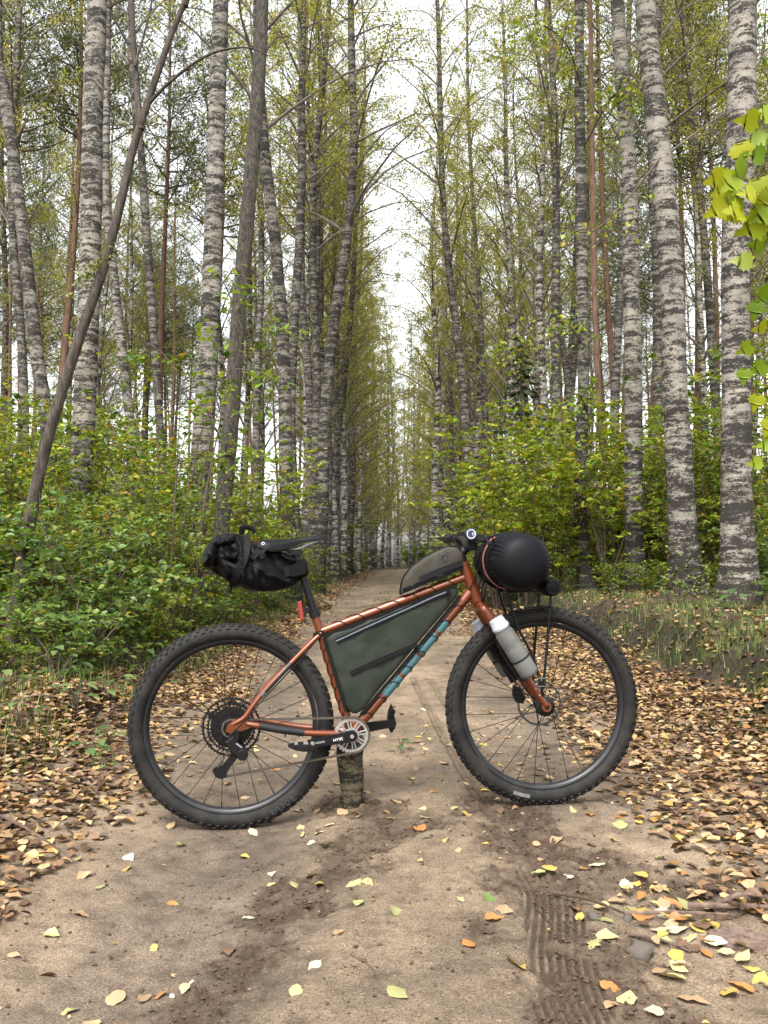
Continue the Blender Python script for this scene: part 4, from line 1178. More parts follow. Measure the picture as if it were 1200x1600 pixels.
# grass
def grass(name, X, Y, h, label, w=0.006):
    n = len(X)
    Z = gtop(X, Y) - 0.01
    P = np.stack([X, Y, Z], 1)
    az = rng.uniform(0, 2 * PI, n); L = h * rng.uniform(0.45, 1.2, n)
    d = np.stack([np.cos(az), np.sin(az), np.zeros(n)], 1); sd = np.stack([-np.sin(az), np.cos(az), np.zeros(n)], 1)
    b = (rng.uniform(0.15, 0.9, n) * L)[:, None]
    k = np.array([0, 0, 1.0])
    mid = P + k * (L * 0.62)[:, None] + d * b * 0.3
    tip = P + k * (L * rng.uniform(0.6, 1.0, n))[:, None] + d * b
    V = np.stack([P - sd * w * 0.5, P + sd * w * 0.5, mid + sd * w * 0.42, mid - sd * w * 0.42, tip], 1).reshape(-1, 3)
    i = np.arange(n) * 5
    me = bpy.data.meshes.new(name)
    F = np.stack([i, i + 1, i + 2, i + 3], 1).tolist() + np.stack([i + 3, i + 2, i + 4], 1).tolist()
    me.from_pydata(V.tolist(), [], F); me.materials.append(M_grass); me.update()
    return tag(link(name, me), label, 'grass', kind='stuff')
pat = lambda s, lo: (lambda u, y: sstep(lo, lo + 0.15, fbm(u * 1.6, y * 0.9, s, 3)))
X, Y = litter_points(11000, 2.15, 4.2, 5.0, 20, pat(61, 0.36))
grass('grass', X, Y, 0.095, 'short green grass on top of the right bank')
X, Y = litter_points(7000, -2.7, -1.45, 6.5, 30, pat(62, 0.38))
grass('grass', X, Y, 0.16, 'fresh green grass on the left verge behind the rear wheel')
X, Y = litter_points(800, -2.3, -1.45, 2.9, 5.6, pat(63, 0.35))
grass('grass', X, Y, 0.17, 'long drying grass at the left edge in the foreground', 0.005)
X, Y = litter_points(900, -0.25, 0.15, 13, 60, pat(64, 0.40))
grass('grass', X, Y, 0.05, 'thin grass strip along the crown of the far track', 0.012)
X, Y = litter_points(650, 2.1, 2.5, 3.8, 9, pat(65, 0.36))
grass('grass', X, Y, 0.16, 'dry grass hanging over the cut face of the right bank', 0.004)

# single fallen leaves
def leaf_mesh(seed, lobed=False):
    r = random.Random(seed)
    if lobed: out = [(-0.5, 0.03), (-0.32, 0.16), (-0.2, 0.11), (-0.05, 0.30), (0.05, 0.17), (0.2, 0.25), (0.28, 0.11), (0.5, 0.0)]
    else: out = [(-0.5, 0.015), (-0.42, 0.17), (-0.28, 0.29), (-0.12, 0.34), (0.05, 0.30), (0.22, 0.20), (0.36, 0.10), (0.5, 0.0)]
    cup = r.uniform(-0.35, 0.75); roll = r.uniform(-0.5, 0.35); tw = r.uniform(-0.7, 0.7)
    out = [(a, b * r.uniform(0.9, 1.1)) for a, b in out]
    V, F = [], []
    def pt(a, b):
        z = cup * b * b * 2.2 + roll * a * a * 0.9 + tw * a * b + 0.03 * math.sin(a * 14 + seed) * abs(b) * 4
        return (a, b * (1 - 0.3 * abs(cup) * abs(b)), z)
    for a, b in out:
        V += [pt(a, b), pt(a, b * 0.5), pt(a, 0), pt(a, -b * 0.5), pt(a, -b)]
    for i in range(len(out) - 1):
        for j in range(4):
            q = i * 5 + j
            F.append((q, q + 5, q + 6, q + 1))
    zmin = min(v[2] for v in V)
    V = [(x, y, z - zmin) for x, y, z in V]
    V += [(-0.5, 0.012, -zmin), (-0.5, -0.012, -zmin), (-0.82, 0.05, -zmin - 0.02 if zmin < -0.05 else 0.0)]     # stalk
    F.append((len(V) - 3, len(V) - 2, len(V) - 1))
    me = mesh_np('fallen_leaf', np.array(V), F, LEAFCOL['tan'], smooth=True)
    return me
LEAF_M = [leaf_mesh(s) for s in range(12)]
LOBE_M = [leaf_mesh(s + 50, True) for s in range(3)]
LEAF_GROUP = 'fallen leaves lying on the track'
STATE = ['lying flat', 'curled up at the edges', 'tilted on its side', 'slightly twisted']
def put_leaf(x, y, size, colour, mesh=None, label=None, tilt=None, k=0):
    me = mesh or LEAF_M[rnd.randrange(len(LEAF_M))]
    o = bpy.data.objects.new('fallen_leaf', me)
    COL.objects.link(o)
    o.location = (x, y, float(gtop(x, y)[0]) + 0.002 + k)
    tl = tilt if tilt is not None else 0.22
    o.rotation_euler = (rnd.gauss(0, tl), rnd.gauss(0, tl), rnd.uniform(0, 6.28))
    o.scale = (size, size * rnd.uniform(0.8, 1.1), size * rnd.uniform(0.6, 1.1))
    o.material_slots[0].link = 'OBJECT'
    o.material_slots[0].material = LEAFCOL[colour]
    tag(o, label, 'leaf', LEAF_GROUP)
    return o
NAMED = [
    (-0.69, 3.11, 0.055, 'yellow green', 'yellow green leaf on the sand in front of the rear tyre'),
    (-0.83, 2.97, 0.065, 'cream', 'large cream leaf on the sand left of and below the rear tyre'),
    (-0.81, 2.86, 0.06, 'bright yellow', 'orange yellow leaf just below the large cream leaf left of the rear tyre'),
    (-0.83, 2.68, 0.04, 'yellow green', 'small pale green leaf below the orange yellow one on the left sand'),
    (-0.91, 2.76, 0.06, 'tan', 'tan leaf at the left sand edge beside a heap of crumbs'),
    (-0.60, 2.60, 0.04, 'orange brown', 'small orange leaf alone on the sand below the rear tyre'),
    (-0.82, 2.49, 0.05, 'tan', 'narrow tan leaf on the left sand, lower left of the small orange one'),
    (-0.85, 2.35, 0.05, 'pale yellow', 'pale yellow leaf on the grey rut at the far left foreground'),
    (-0.58, 2.31, 0.04, 'bright yellow', 'small yellow leaf beside a thin twig in the left foreground'),
    (-0.38, 2.24, 0.06, 'brown', 'curled dark leaf with pale rim in the middle left foreground'),
    (-0.60, 2.04, 0.065, 'tan', 'broad tan leaf in the lower left foreground'),
    (-0.53, 2.04, 0.045, 'tan', 'tan leaf right beside the broad tan leaf, lower left'),
    (-0.50, 2.05, 0.05, 'orange brown', 'upright orange leaf, third of the row in the lower left'),
    (-0.45, 2.07, 0.035, 'pale yellow', 'small pale yellow leaf, last of the row in the lower left'),
    (-0.61, 1.92, 0.06, 'tan', 'broad tan leaf at the bottom left corner'),
    (-0.55, 1.92, 0.045, 'orange brown', 'orange brown leaf beside the broad tan leaf at the bottom'),
    (-0.19, 1.98, 0.05, 'pale yellow', 'pale yellow leaf near the bottom edge, left of the middle'),
    (-0.16, 2.10, 0.04, 'cream', 'small upright cream leaf above the pale yellow one near the bottom'),
    (-0.21, 2.47, 0.045, 'bright yellow', 'yellow leaf on turned soil between the rear wheel and the bottom edge'),
    (-0.33, 2.70, 0.035, 'pale yellow', 'small pale leaf on the sand below the log'),
    (-0.34, 2.77, 0.035, 'cream', 'tiny cream leaf just above the small pale leaf below the log'),
    (-0.26, 2.65, 0.045, 'pale yellow', 'pale yellow leaf of a pair on turned soil below the log'),
    (-0.19, 2.65, 0.05, 'bright yellow', 'bright yellow leaf of a pair on turned soil below the log'),
    (-0.09, 2.62, 0.06, 'pale yellow', 'narrow upright pale leaf in the middle of the foreground'),
    (-0.05, 2.61, 0.065, 'pale yellow', 'broad pale yellow leaf beside the narrow upright one'),
    (-0.07, 2.45, 0.045, 'yellow green', 'pale green leaf below the broad pale yellow one'),
    (-0.18, 2.95, 0.06, 'yellow green', 'light green leaf on the dark soil below the log'),
    (0.12, 3.11, 0.06, 'orange brown', 'orange leaf on the sand in front of the crank'),
    (0.14, 3.01, 0.04, 'green', 'small green leaf below the orange leaf in front of the crank'),
    (0.30, 3.26, 0.055, 'bright yellow', 'yellow leaf just left of the front tyre foot'),
    (0.03, 2.38, 0.05, 'yellow green', 'yellow green leaf in the middle foreground on pale sand'),
    (0.11, 2.78, 0.04, 'pale yellow', 'small yellow leaf on the sand left of the tyre print'),
    (0.28, 2.46, 0.055, 'green', 'dark green leaf at the left edge of the tyre print'),
    (0.31, 2.37, 0.055, 'tan', 'tan leaf below the dark green leaf beside the tyre print'),
    (0.28, 2.32, 0.06, 'orange brown', 'orange brown leaf below the dark green leaf beside the tyre print'),
    (0.30, 2.07, 0.07, 'bright yellow', 'yellow leaf with raised edge near the bottom, left of the tyre print'),
    (0.03, 1.93, 0.06, 'yellow green', 'light green leaf at the bottom edge in the middle'),
    (0.51, 2.38, 0.045, 'bright yellow', 'orange yellow leaf on the dark soil right of the tyre print'),
    (0.56, 2.33, 0.055, 'yellow green', 'ragged yellow green leaf right of the tyre print'),
    (0.50, 2.18, 0.055, 'yellow green', 'ragged yellow green leaf lower down, right of the tyre print'),
    (0.68, 2.42, 0.06, 'bright yellow', 'yellow leaf at the left end of the bark strips'),
    (0.74, 2.47, 0.045, 'pale yellow', 'pale yellow leaf above the bark strips'),
    (0.81, 2.45, 0.075, 'yellow green', 'large folded green yellow leaf above the bark strips'),
    (0.63, 2.03, 0.08, 'pale yellow', 'large pale folded leaf at the lower right, casting a dark hollow'),
    (0.68, 2.13, 0.06, 'bright yellow', 'yellow leaf below the oval stone'),
    (0.78, 2.29, 0.06, 'bright yellow', 'yellow leaf left of the reddish bark slab, upper of two'),
    (0.82, 2.31, 0.065, 'bright yellow', 'bright yellow leaf touching the reddish bark slab'),
    (0.65, 1.93, 0.07, 'tan', 'pinkish tan leaf at the bottom right'),
    (0.77, 1.99, 0.07, 'orange brown', 'orange leaf at the right bottom edge'),
    (0.83, 2.02, 0.06, 'bright yellow', 'bright yellow leaf at the right frame edge'),
    (0.82, 3.17, 0.07, 'yellow green', 'serrated pale green leaf on the sand right of the front wheel'),
    (0.85, 2.81, 0.05, 'yellow green', 'small jagged green leaf on the right sand below the serrated one'),
    (0.64, 2.75, 0.06, 'cream', 'grey cream leaf at the right border of the turned soil'),
]
used = []
for x, y, s, c, lab in NAMED:
    put_leaf(x, y, s, c, label=lab, mesh=LOBE_M[rnd.randrange(3)] if 'ragged' in lab or 'jagged' in lab else None)
    used.append((x, y))
WHERE = [(lambda x, y: x < -0.35 and y < 3.2, 'on the left foreground sand'), (lambda x, y: x < -0.35, 'on the sand around the rear wheel'),
         (lambda x, y: x < 0.35 and y < 3.3, 'on the middle foreground sand'), (lambda x, y: x < 0.35, 'on the sand behind the log and cranks'),
         (lambda x, y: y < 2.6, 'in the loose pile at the lower right'), (lambda x, y: y < 3.4, 'on the sand before and right of the front tyre'),
         (lambda x, y: True, 'on the sand behind the front wheel')]
CN = list(LEAFCOL)
n_l = 0
while n_l < 232:
    q = rnd.random()
    if q < 0.36: x, y = rnd.gauss(0.80, 0.16), rnd.uniform(1.85, 2.75)
    elif q < 0.58: x, y = rnd.uniform(0.5, 1.15), rnd.uniform(2.5, 4.6)
    elif q < 0.78: x, y = rnd.uniform(0.1, 1.0), rnd.uniform(3.3, 5.5)
    elif q < 0.86: x, y = rnd.gauss(0.0, 0.3), rnd.uniform(2.8, 3.9)
    else: x, y = rnd.uniform(-1.1, 0.3), rnd.uniform(1.9, 5.0)
    if abs(x) > 0.47 * y or x < -1.15: continue
    if q > 0.36 and any((x - a) ** 2 + (y - b) ** 2 < 0.0036 for a, b in used): continue
    used.append((x, y)); n_l += 1
    c = rnd.choices(CN, [22, 16, 24, 12, 12, 6, 2, 6])[0]
    near = q < 0.36
    mi = rnd.randrange(12)
    where = next(w for f, w in WHERE if f(x, y))
    put_leaf(x, y, rnd.uniform(0.035, 0.062) * (1.05 if near else 0.9), c, LEAF_M[mi], 'small ' + c + ' leaf ' + where, k=rnd.uniform(0, 0.012) if near else 0)

# stones, clods, sticks, bark
M_stone = plain('stone_grey', (0.062, 0.050, 0.040), 0.85, var=0.4, nscale=40, bstr=0.3, bscale=120)
M_stone_pale = plain('stone_pale', (0.24, 0.21, 0.17), 0.8, var=0.25, nscale=50)
M_bark_red = plain('pine_bark_flake', (0.095, 0.062, 0.046), 0.85, var=0.65, nscale=35, bstr=0.5, bscale=60)
M_clod = plain('soil_clod', (0.06, 0.042, 0.029), 0.95, spec=0.1, var=0.35, nscale=60)
def blob_mesh(seed, sub=2, amp=0.25):
    bm = bmesh.new(); bmesh.ops.create_icosphere(bm, subdivisions=sub, radius=0.5)
    r = random.Random(seed); o = Vector((r.random() * 9, r.random() * 9, r.random() * 9))
    from mathutils import noise
    for v in bm.verts: v.co *= 1 + amp * noise.noise(v.co * 2.3 + o) * 1.6
    me = bpy.data.meshes.new('stone'); bm.to_mesh(me); bm.free()
    me.polygons.foreach_set('use_smooth', [sub > 1] * len(me.polygons))
    return me
SM = [blob_mesh(i, 2, 0.5) for i in range(4)]
def stone(x, y, s, label, pale=False):
    me = SM[rnd.randrange(4)].copy(); me.materials.append(M_stone_pale if pale else M_stone)
    o = link('stone', me, None, (x, y, float(gtop(x, y)[0]) + s[2] * 0.02), (0, 0, rnd.uniform(0, 6.28)), s)
    tag(o, label, 'stone', 'small stones on the track')
stone(0.60, 2.15, (0.04, 0.06, 0.05), 'dark oval stone in the turned soil at the lower right')
stone(0.545, 2.38, (0.03, 0.035, 0.025), 'dark rounded stone beside the thin bark stick')
stone(0.63, 2.36, (0.035, 0.03, 0.03), 'grey stone at the left end of the bark strips')
stone(0.73, 2.40, (0.05, 0.035, 0.03), 'pinkish pale stone above the bark strips', True)
stone(0.56, 2.26, (0.04, 0.03, 0.025), 'brownish stone between the oval stone and the bark stick')
stone(-0.47, 2.04, (0.014, 0.012, 0.01), 'tiny white pebble beside the leaf row at the lower left', True)
stone(-0.44, 2.10, (0.014, 0.012, 0.01), 'tiny white pebble above the leaf row at the lower left', True)
stone(-0.83, 1.98, (0.018, 0.014, 0.01), 'tiny white pebble at the far lower left', True)
stone(0.24, 3.95, (0.06, 0.04, 0.03), 'flat brown stone on the sand right of the pedal')
stone(0.80, 2.62, (0.05, 0.03, 0.03), 'dark stone in the soil right of the tyre print')
# crumbly clods of turned soil (nobody could count them)
n = 9000
X = rng.uniform(-1.2, 1.5, n * 6); Y = 1.6 * (5.0 / 1.6) ** rng.uniform(0, 1, n * 6)
k = rng.uniform(0, 1, n * 6) < 0.05 + 0.95 * churn_mask(X, Y) ** 1.5
X, Y = X[k][:n], Y[k][:n]
Z = gtop(X, Y)
ico = np.array([(0, 0, 1), (0.894, 0, 0.447), (0.276, 0.851, 0.447), (-0.724, 0.526, 0.447), (-0.724, -0.526, 0.447), (0.276, -0.851, 0.447), (0, 0, -0.5)])
icf = np.array([(0, 1, 2), (0, 2, 3), (0, 3, 4), (0, 4, 5), (0, 5, 1), (6, 2, 1), (6, 3, 2), (6, 4, 3), (6, 5, 4), (6, 1, 5)])
sz = 0.0016 + 0.0062 * rng.uniform(0, 1, len(X)) ** 4
V = (ico[None] * sz[:, None, None] * rng.uniform(0.45, 1.5, (len(X), 7, 3)) + np.stack([X, Y, Z], 1)[:, None, :]).reshape(-1, 3)
F = (icf[None] + (np.arange(len(X)) * 7)[:, None, None]).reshape(-1, 3)
tag(link('soil_clods', mesh_np('soil_clods', V, F, M_clod)), 'crumbs of dark turned soil scattered over the sand', 'soil clods', kind='stuff')

def stick(pts, r, label, mat=None, flat=1.0, name='stick'):
    pp = [(x, y, float(gtop(x, y)[0]) + h) for x, y, h in pts]
    mb = MB(pp[0]); mb.tube(spline(pp, 14), np.linspace(r, r * 0.5, 14) * np.array([1 + 0.25 * math.sin(i * 2.3) for i in range(14)]), 7, flat=flat)
    o = mb.build(name, [mat or M_twig]); o.location = pp[0]
    return tag(o, label, 'stick', 'sticks and bark on the track')
stick([(0.46, 2.50, 0.012), (0.54, 2.43, 0.02), (0.62, 2.36, 0.012)], 0.007, 'thin dark bark stick slanting across the turned soil', M_clod, flat=0.5)
stick([(0.62, 2.37, 0.012), (0.75, 2.35, 0.018), (0.90, 2.345, 0.015)], 0.0065, 'long pinkish strip of bark lying level at the right', M_bark_red, 0.4)
stick([(0.80, 2.41, 0.02), (0.92, 2.40, 0.025), (1.02, 2.39, 0.015)], 0.008, 'second bark strip at the right, above the long level one', M_bark_red, 0.35)
stick([(0.88, 2.42, 0.02), (0.95, 2.44, 0.03), (1.05, 2.45, 0.015)], 0.008, 'short bark strip at the right edge above the others', M_bark_red, 0.35)
stick([(0.60, 2.25, 0.008), (0.66, 2.2, 0.012), (0.72, 2.15, 0.006)], 0.005, 'thin twig beside the oval stone')
stick([(-0.74, 2.93, 0.002), (-0.68, 2.85, 0.002), (-0.60, 2.82, 0.002)], 0.0016, 'thin twig on the grey rut right of the cream leaf')
stick([(-0.46, 2.34, 0.002), (-0.42, 2.375, 0.003), (-0.36, 2.385, 0.002)], 0.0016, 'thin pale twig beside the small yellow leaf')
stick([(-0.08, 2.14, 0.002), (-0.03, 2.06, 0.003), (0.0, 1.95, 0.002)], 0.0015, 'thin branching twig near the bottom edge in the middle')
stick([(-1.5, 3.2, 0.03), (-1.2, 3.0, 0.05), (-0.98, 2.86, 0.02)], 0.006, 'twig among the leaf litter at the left edge')
stick([(-2.0, 4.75, 0.02), (-1.8, 4.78, 0.03), (-1.62, 4.74, 0.02)], 0.006, 'dry branch lying above the eroded soil lip at the left')
# reddish slab of pine bark with flaky layers
def bark_slab():
    o = empty('bark_slab', (0.86, 2.22, float(gtop(0.86, 2.22)[0])), (0, 0, -0.15))
    r = random.Random(4)
    for k, (dx, dy, w, h, z) in enumerate(((0, 0, 0.14, 0.09, 0.010), (0.01, -0.012, 0.125, 0.06, 0.015), (-0.005, 0.018, 0.09, 0.045, 0.019), (0.035, -0.015, 0.05, 0.03, 0.021))):
        out = []
        for i in range(22):
            a = 2 * PI * i / 22
            q = 1 + 0.2 * r.uniform(-1, 1)
            ca, sa = math.cos(a), math.sin(a)
            out.append((dx + w / 2 * q * math.copysign(abs(ca) ** 0.6, ca), dy + h / 2 * q * math.copysign(abs(sa) ** 0.6, sa)))
        V = [(x, y, z + 0.004 * math.sin(x * 60) + r.uniform(-0.0015, 0.0015)) for x, y in out] + [(x * 1.02, y * 1.02, z - 0.007) for x, y in out] + [(dx, dy, z + 0.004)]
        F = [(i, (i + 1) % 22, 44) for i in range(22)] + [(22 + i, 22 + (i + 1) % 22, (i + 1) % 22, i) for i in range(22)]
        link('bark_flake', mesh_np('bark_flake', np.array(V), F, M_bark_red), o)
    tag(o, 'reddish flaky slab of pine bark at the right foreground among yellow leaves', 'bark')
bark_slab()

# small leafy herbs in the left foreground, single leaves built one by one
M_herb = leaf_material('herb_leaf', [(0, (0.035, 0.075, 0.024)), (0.6, (0.07, 0.125, 0.04)), (1, (0.13, 0.18, 0.06))], trans=0.35, per_object=True)
def herb_leaf_mesh():
    out = [(0.0, 0.01), (0.12, 0.20), (0.35, 0.30), (0.6, 0.25), (0.82, 0.12), (1.0, 0.0)]
    V, F = [], []
    for a, b in out: V += [(a, b, 0.10 * b * 2 - 0.22 * a * a), (a, 0, -0.22 * a * a), (a, -b, 0.10 * b * 2 - 0.22 * a * a)]
    for i in range(5):
        for j in range(2): F.append((i * 3 + j, i * 3 + 3 + j, i * 3 + 4 + j, i * 3 + 1 + j))
    return mesh_np('herb_leaf', np.array(V), F, M_herb, smooth=True)
HL = herb_leaf_mesh()
def herb(x, y, h, nl, size, label):
    o = empty('herb_plant', (x, y, gzs(x, y)))
    paths, radii = [], []
    r = random.Random(int(x * 100 + y * 1000))
    for k in range(nl):
        az = k * 2.4 + r.uniform(-0.4, 0.4); hh = h * r.uniform(0.4, 1.0); d = r.uniform(0.03, 0.09) * (h / 0.15)
        tip = (math.cos(az) * d, math.sin(az) * d, hh)
        paths.append(np.array([(0, 0, 0), (tip[0] * 0.4, tip[1] * 0.4, hh * 0.7), tip])); radii.append(np.array([0.003, 0.002, 0.0015]))
        s = size * r.uniform(0.7, 1.15)
        link('leaf', HL, o, tip, (r.uniform(-0.2, 0.2), r.uniform(-0.25, 0.2), az + r.uniform(-0.5, 0.5)), s)
    v, f = tubes_np(paths, radii, 4)
    link('stem', mesh_np('herb_stem', v, f, M_twig, smooth=True), o)
    tag(o, label, 'plant', 'small leafy plants at the left edge')
herb(-1.62, 4.75, 0.16, 11, 0.075, 'leafy green herb beside the eroded soil lip at the left')
herb(-1.34, 4.15, 0.13, 10, 0.075, 'light green herb among leaf litter left of the rear tyre')
herb(-1.22, 3.95, 0.08, 7, 0.06, 'smallest pale green herb nearest the rear tyre')
herb(-1.75, 4.35, 0.15, 10, 0.07, 'green herb at the left edge among dry grass')
herb(-1.95, 5.4, 0.28, 14, 0.09, 'taller broad leaved herb behind the soil lip at the left')
herb(-1.45, 5.6, 0.22, 12, 0.08, 'broad leaved herb left of the rear tyre at mid height')
herb(-1.35, 4.45, 0.10, 8, 0.06, 'low herb between the soil lip and the leaf litter')
herb(3.25, 8.0, 0.35, 14, 0.16, 'broad leaved plant at the foot of the widest right birch')
herb(2.75, 8.4, 0.25, 10, 0.13, 'small broad leaved plant left of the widest right birch foot')
for i_, (hx, hy, hh, hs, hl) in enumerate(((2.55, 6.6, 0.14, 0.07, 'small herb on the lip of the right bank, nearest of the row'), (2.7, 7.4, 0.16, 0.08, 'small herb on the right bank behind the nearest lip herb'),
        (2.6, 5.4, 0.12, 0.07, 'low herb on the right bank at the frame edge'), (2.9, 9.2, 0.2, 0.09, 'herb on the bank in front of the mossy footed birch'), (2.6, 10.2, 0.18, 0.09, 'herb on the bank right of the front wheel top'),
        (-1.7, 6.2, 0.2, 0.08, 'leafy herb on the left verge behind the rear tyre'), (-2.1, 5.0, 0.22, 0.08, 'leafy weed at the left edge behind the soil lip'), (-1.55, 5.1, 0.14, 0.07, 'weed left of the rear tyre, between lip and bushes'))):
    herb(hx, hy, hh, 11, hs, hl)
herb(0.08, 4.35, 0.05, 6, 0.05, 'tiny green seedling on the sand right of the pedal')

# bare saplings with a few lobed leaves, and the maple spray at the right
def lobed_leaf_mesh(maple):
    if maple:
        half = [(0.0, 0.02), (0.03, 0.12), (-0.06, 0.30), (0.10, 0.30), (0.14, 0.46), (0.26, 0.40), (0.36, 0.55), (0.44, 0.38), (0.56, 0.40), (0.52, 0.22), (0.66, 0.24), (0.70, 0.12), (0.84, 0.12), (1.0, 0.0)]
    else:
        half = [(0.0, 0.015), (0.12, 0.07), (0.22, 0.17), (0.30, 0.09), (0.42, 0.26), (0.50, 0.13), (0.62, 0.30), (0.70, 0.17), (0.82, 0.22), (0.90, 0.12), (1.0, 0.0)]
    V, F = [], []
    for a, b in half:
        q = min(1, max(0, a))
        V += [(a, b, 0.16 * b - 0.25 * q * q), (q, b * 0.0, -0.25 * q * q), (a, -b, 0.16 * b - 0.25 * q * q)]
    for i in range(len(half) - 1):
        for j in range(2): F.append((i * 3 + j, i * 3 + 3 + j, i * 3 + 4 + j, i * 3 + 1 + j))
    return mesh_np('lobed_leaf', np.array(V), F, M_maple, smooth=True)
ML = lobed_leaf_mesh(True); OL = lobed_leaf_mesh(False)
M_oakleaf = leaf_material('oak_leaf', [(0, (0.06, 0.13, 0.012)), (0.6, (0.12, 0.2, 0.018)), (1, (0.22, 0.27, 0.03))], trans=0.4, per_object=True)
OL.materials.clear(); OL.materials.append(M_oakleaf)
def maple():
    bx, by = 2.25, 3.9
    o = empty('maple_sapling', (bx, by, gzs(bx, by)))
    z0 = o.location.z
    def rel(p): return np.array([(q[0] - bx, q[1] - by, q[2] - z0) for q in p])
    paths = [rel([(bx, by, z0 - 0.1), (bx - 0.05, by, z0 + 1.5), (bx - 0.1, by - 0.05, z0 + 3.2), (bx - 0.1, by, z0 + 4.2)]),
             rel([(bx - 0.07, by - 0.02, 2.5), (1.95, 3.6, 2.62), (1.65, 3.45, 2.56), (1.45, 3.4, 2.50), (1.36, 3.38, 2.42)]),
             rel([(1.66, 3.45, 2.56), (1.52, 3.40, 2.44), (1.42, 3.38, 2.32)]),
             rel([(bx - 0.05, by - 0.02, 1.75), (1.95, 3.75, 1.82), (1.7, 3.7, 1.74)]),
             rel([(bx - 0.04, by - 0.02, 1.35), (2.0, 3.8, 1.42), (1.74, 3.75, 1.30)])]
    radii = [np.array([0.03, 0.025, 0.018, 0.008]), np.linspace(0.010, 0.003, 5), np.array([0.005, 0.004, 0.002]), np.linspace(0.009, 0.003, 3), np.linspace(0.009, 0.003, 3)]
    paths = [spline(p, 14) for p in paths]; radii = [np.interp(np.linspace(0, 1, 14), np.linspace(0, 1, len(q)), q) for q in radii]
    v, f = tubes_np(paths, radii, 8)
    link('stem', mesh_np('maple_stem', v, f, M_twig, smooth=True), o)
    r = random.Random(3)
    spots = [(1.36, 3.38, 2.52, .13), (1.30, 3.37, 2.28, .12), (1.44, 3.38, 2.22, .13), (1.36, 3.37, 2.24, .12), (1.50, 3.40, 2.62, .13), (1.42, 3.36, 2.60, .12), (1.46, 3.38, 2.52, .13), (1.36, 3.36, 2.45, .13), (1.53, 3.42, 2.50, .12), (1.33, 3.36, 2.38, .13), (1.42, 3.38, 2.38, .14),
             (1.40, 3.35, 2.30, .14), (1.50, 3.38, 2.36, .14), (1.47, 3.36, 2.27, .13), (1.31, 3.37, 2.34, .10), (1.55, 3.43, 2.44, .12), (1.56, 3.44, 2.30, .13), (1.58, 3.44, 2.58, .12),
             (1.72, 3.68, 1.78, .10), (1.66, 3.66, 1.72, .10), (1.60, 3.66, 1.80, .09), (1.68, 3.70, 1.90, .10), (1.63, 3.66, 1.98, .10), (1.70, 3.72, 2.06, .11), (1.57, 3.66, 1.70, .08), (1.64, 3.7, 1.60, .09),
             (1.72, 3.74, 1.40, .10), (1.66, 3.72, 1.32, .09), (1.70, 3.72, 1.50, .10), (1.75, 3.76, 1.24, .09), (1.62, 3.68, 2.15, .1), (1.68, 3.7, 2.24, .1)]
    spots = [(x - (0.10 if y > 3.6 else 0), y, z, s) for x, y, z, s in spots]
    for k in range(10):
        q = r.choice(spots[:14]); spots.append((q[0] + r.gauss(0, 0.05), q[1] + r.gauss(0, 0.03), q[2] + r.gauss(0, 0.06), 0.105))
    for x, y, z, s in spots:
        az = PI + r.uniform(-0.7, 0.7)
        link('leaf', ML, o, (x - bx + 0.02, y - by, z - z0 + 0.04), (R(90) + r.uniform(-0.75, 0.35), r.uniform(1.4, 3.4), r.uniform(-0.6, 0.6)), s * r.uniform(0.7, 1.0))
    tag(o, 'maple sapling at the right edge with big yellow green lobed leaves hanging into view', 'sapling')
maple()
def sapling(base, pts, r0, leaves, label, size=0.085, seed=1):
    bx, by = base; z0 = gzs(bx, by)
    o = empty('oak_sapling', (bx, by, z0))
    P = [np.array([(x - bx, dy, z - z0) for x, dy, z in p]) for p in pts]
    paths = [spline(p, 16) for p in P]
    radii = [np.linspace(r0 if i == 0 else r0 * 0.45, 0.003, 16) for i in range(len(paths))]
    v, f = tubes_np(paths, radii, 7)
    link('stem', mesh_np('sapling_stem', v, f, M_twig, smooth=True), o)
    r = random.Random(seed)
    for k in range(leaves):
        p = r.choice(paths[1:] or paths); q = p[r.randrange(5, 16)]
        az = r.uniform(0, 6.28)
        link('leaf', OL, o, (q[0] + r.gauss(0, 0.07), q[1] + r.gauss(0, 0.07), q[2] + r.gauss(0, 0.04)), (r.uniform(-0.4, 0.4), r.uniform(-0.3, 0.5), az), size * r.uniform(0.7, 1.2))
    tag(o, label, 'sapling', 'young oaks left of the track')
k8 = 8 / 6
sapling((-1.95, 8.0), [[(-1.95, 0, -0.05), (-1.92, 0, 0.47), (-1.89, 0, 1.08), (-1.85, 0, 1.94), (-1.83, 0, 2.58)],
                        [(-1.83, 0, 2.5), (-1.88, 0, 2.65), (-2.05, 0, 2.85), (-2.3, 0, 2.95)], [(-1.84, 0, 2.4), (-1.78, 0, 2.62), (-1.75, 0, 2.7)]], 0.013, 14,
        'thin dark sapling stem with a bent top left of the saddle bag', 0.06, 2)
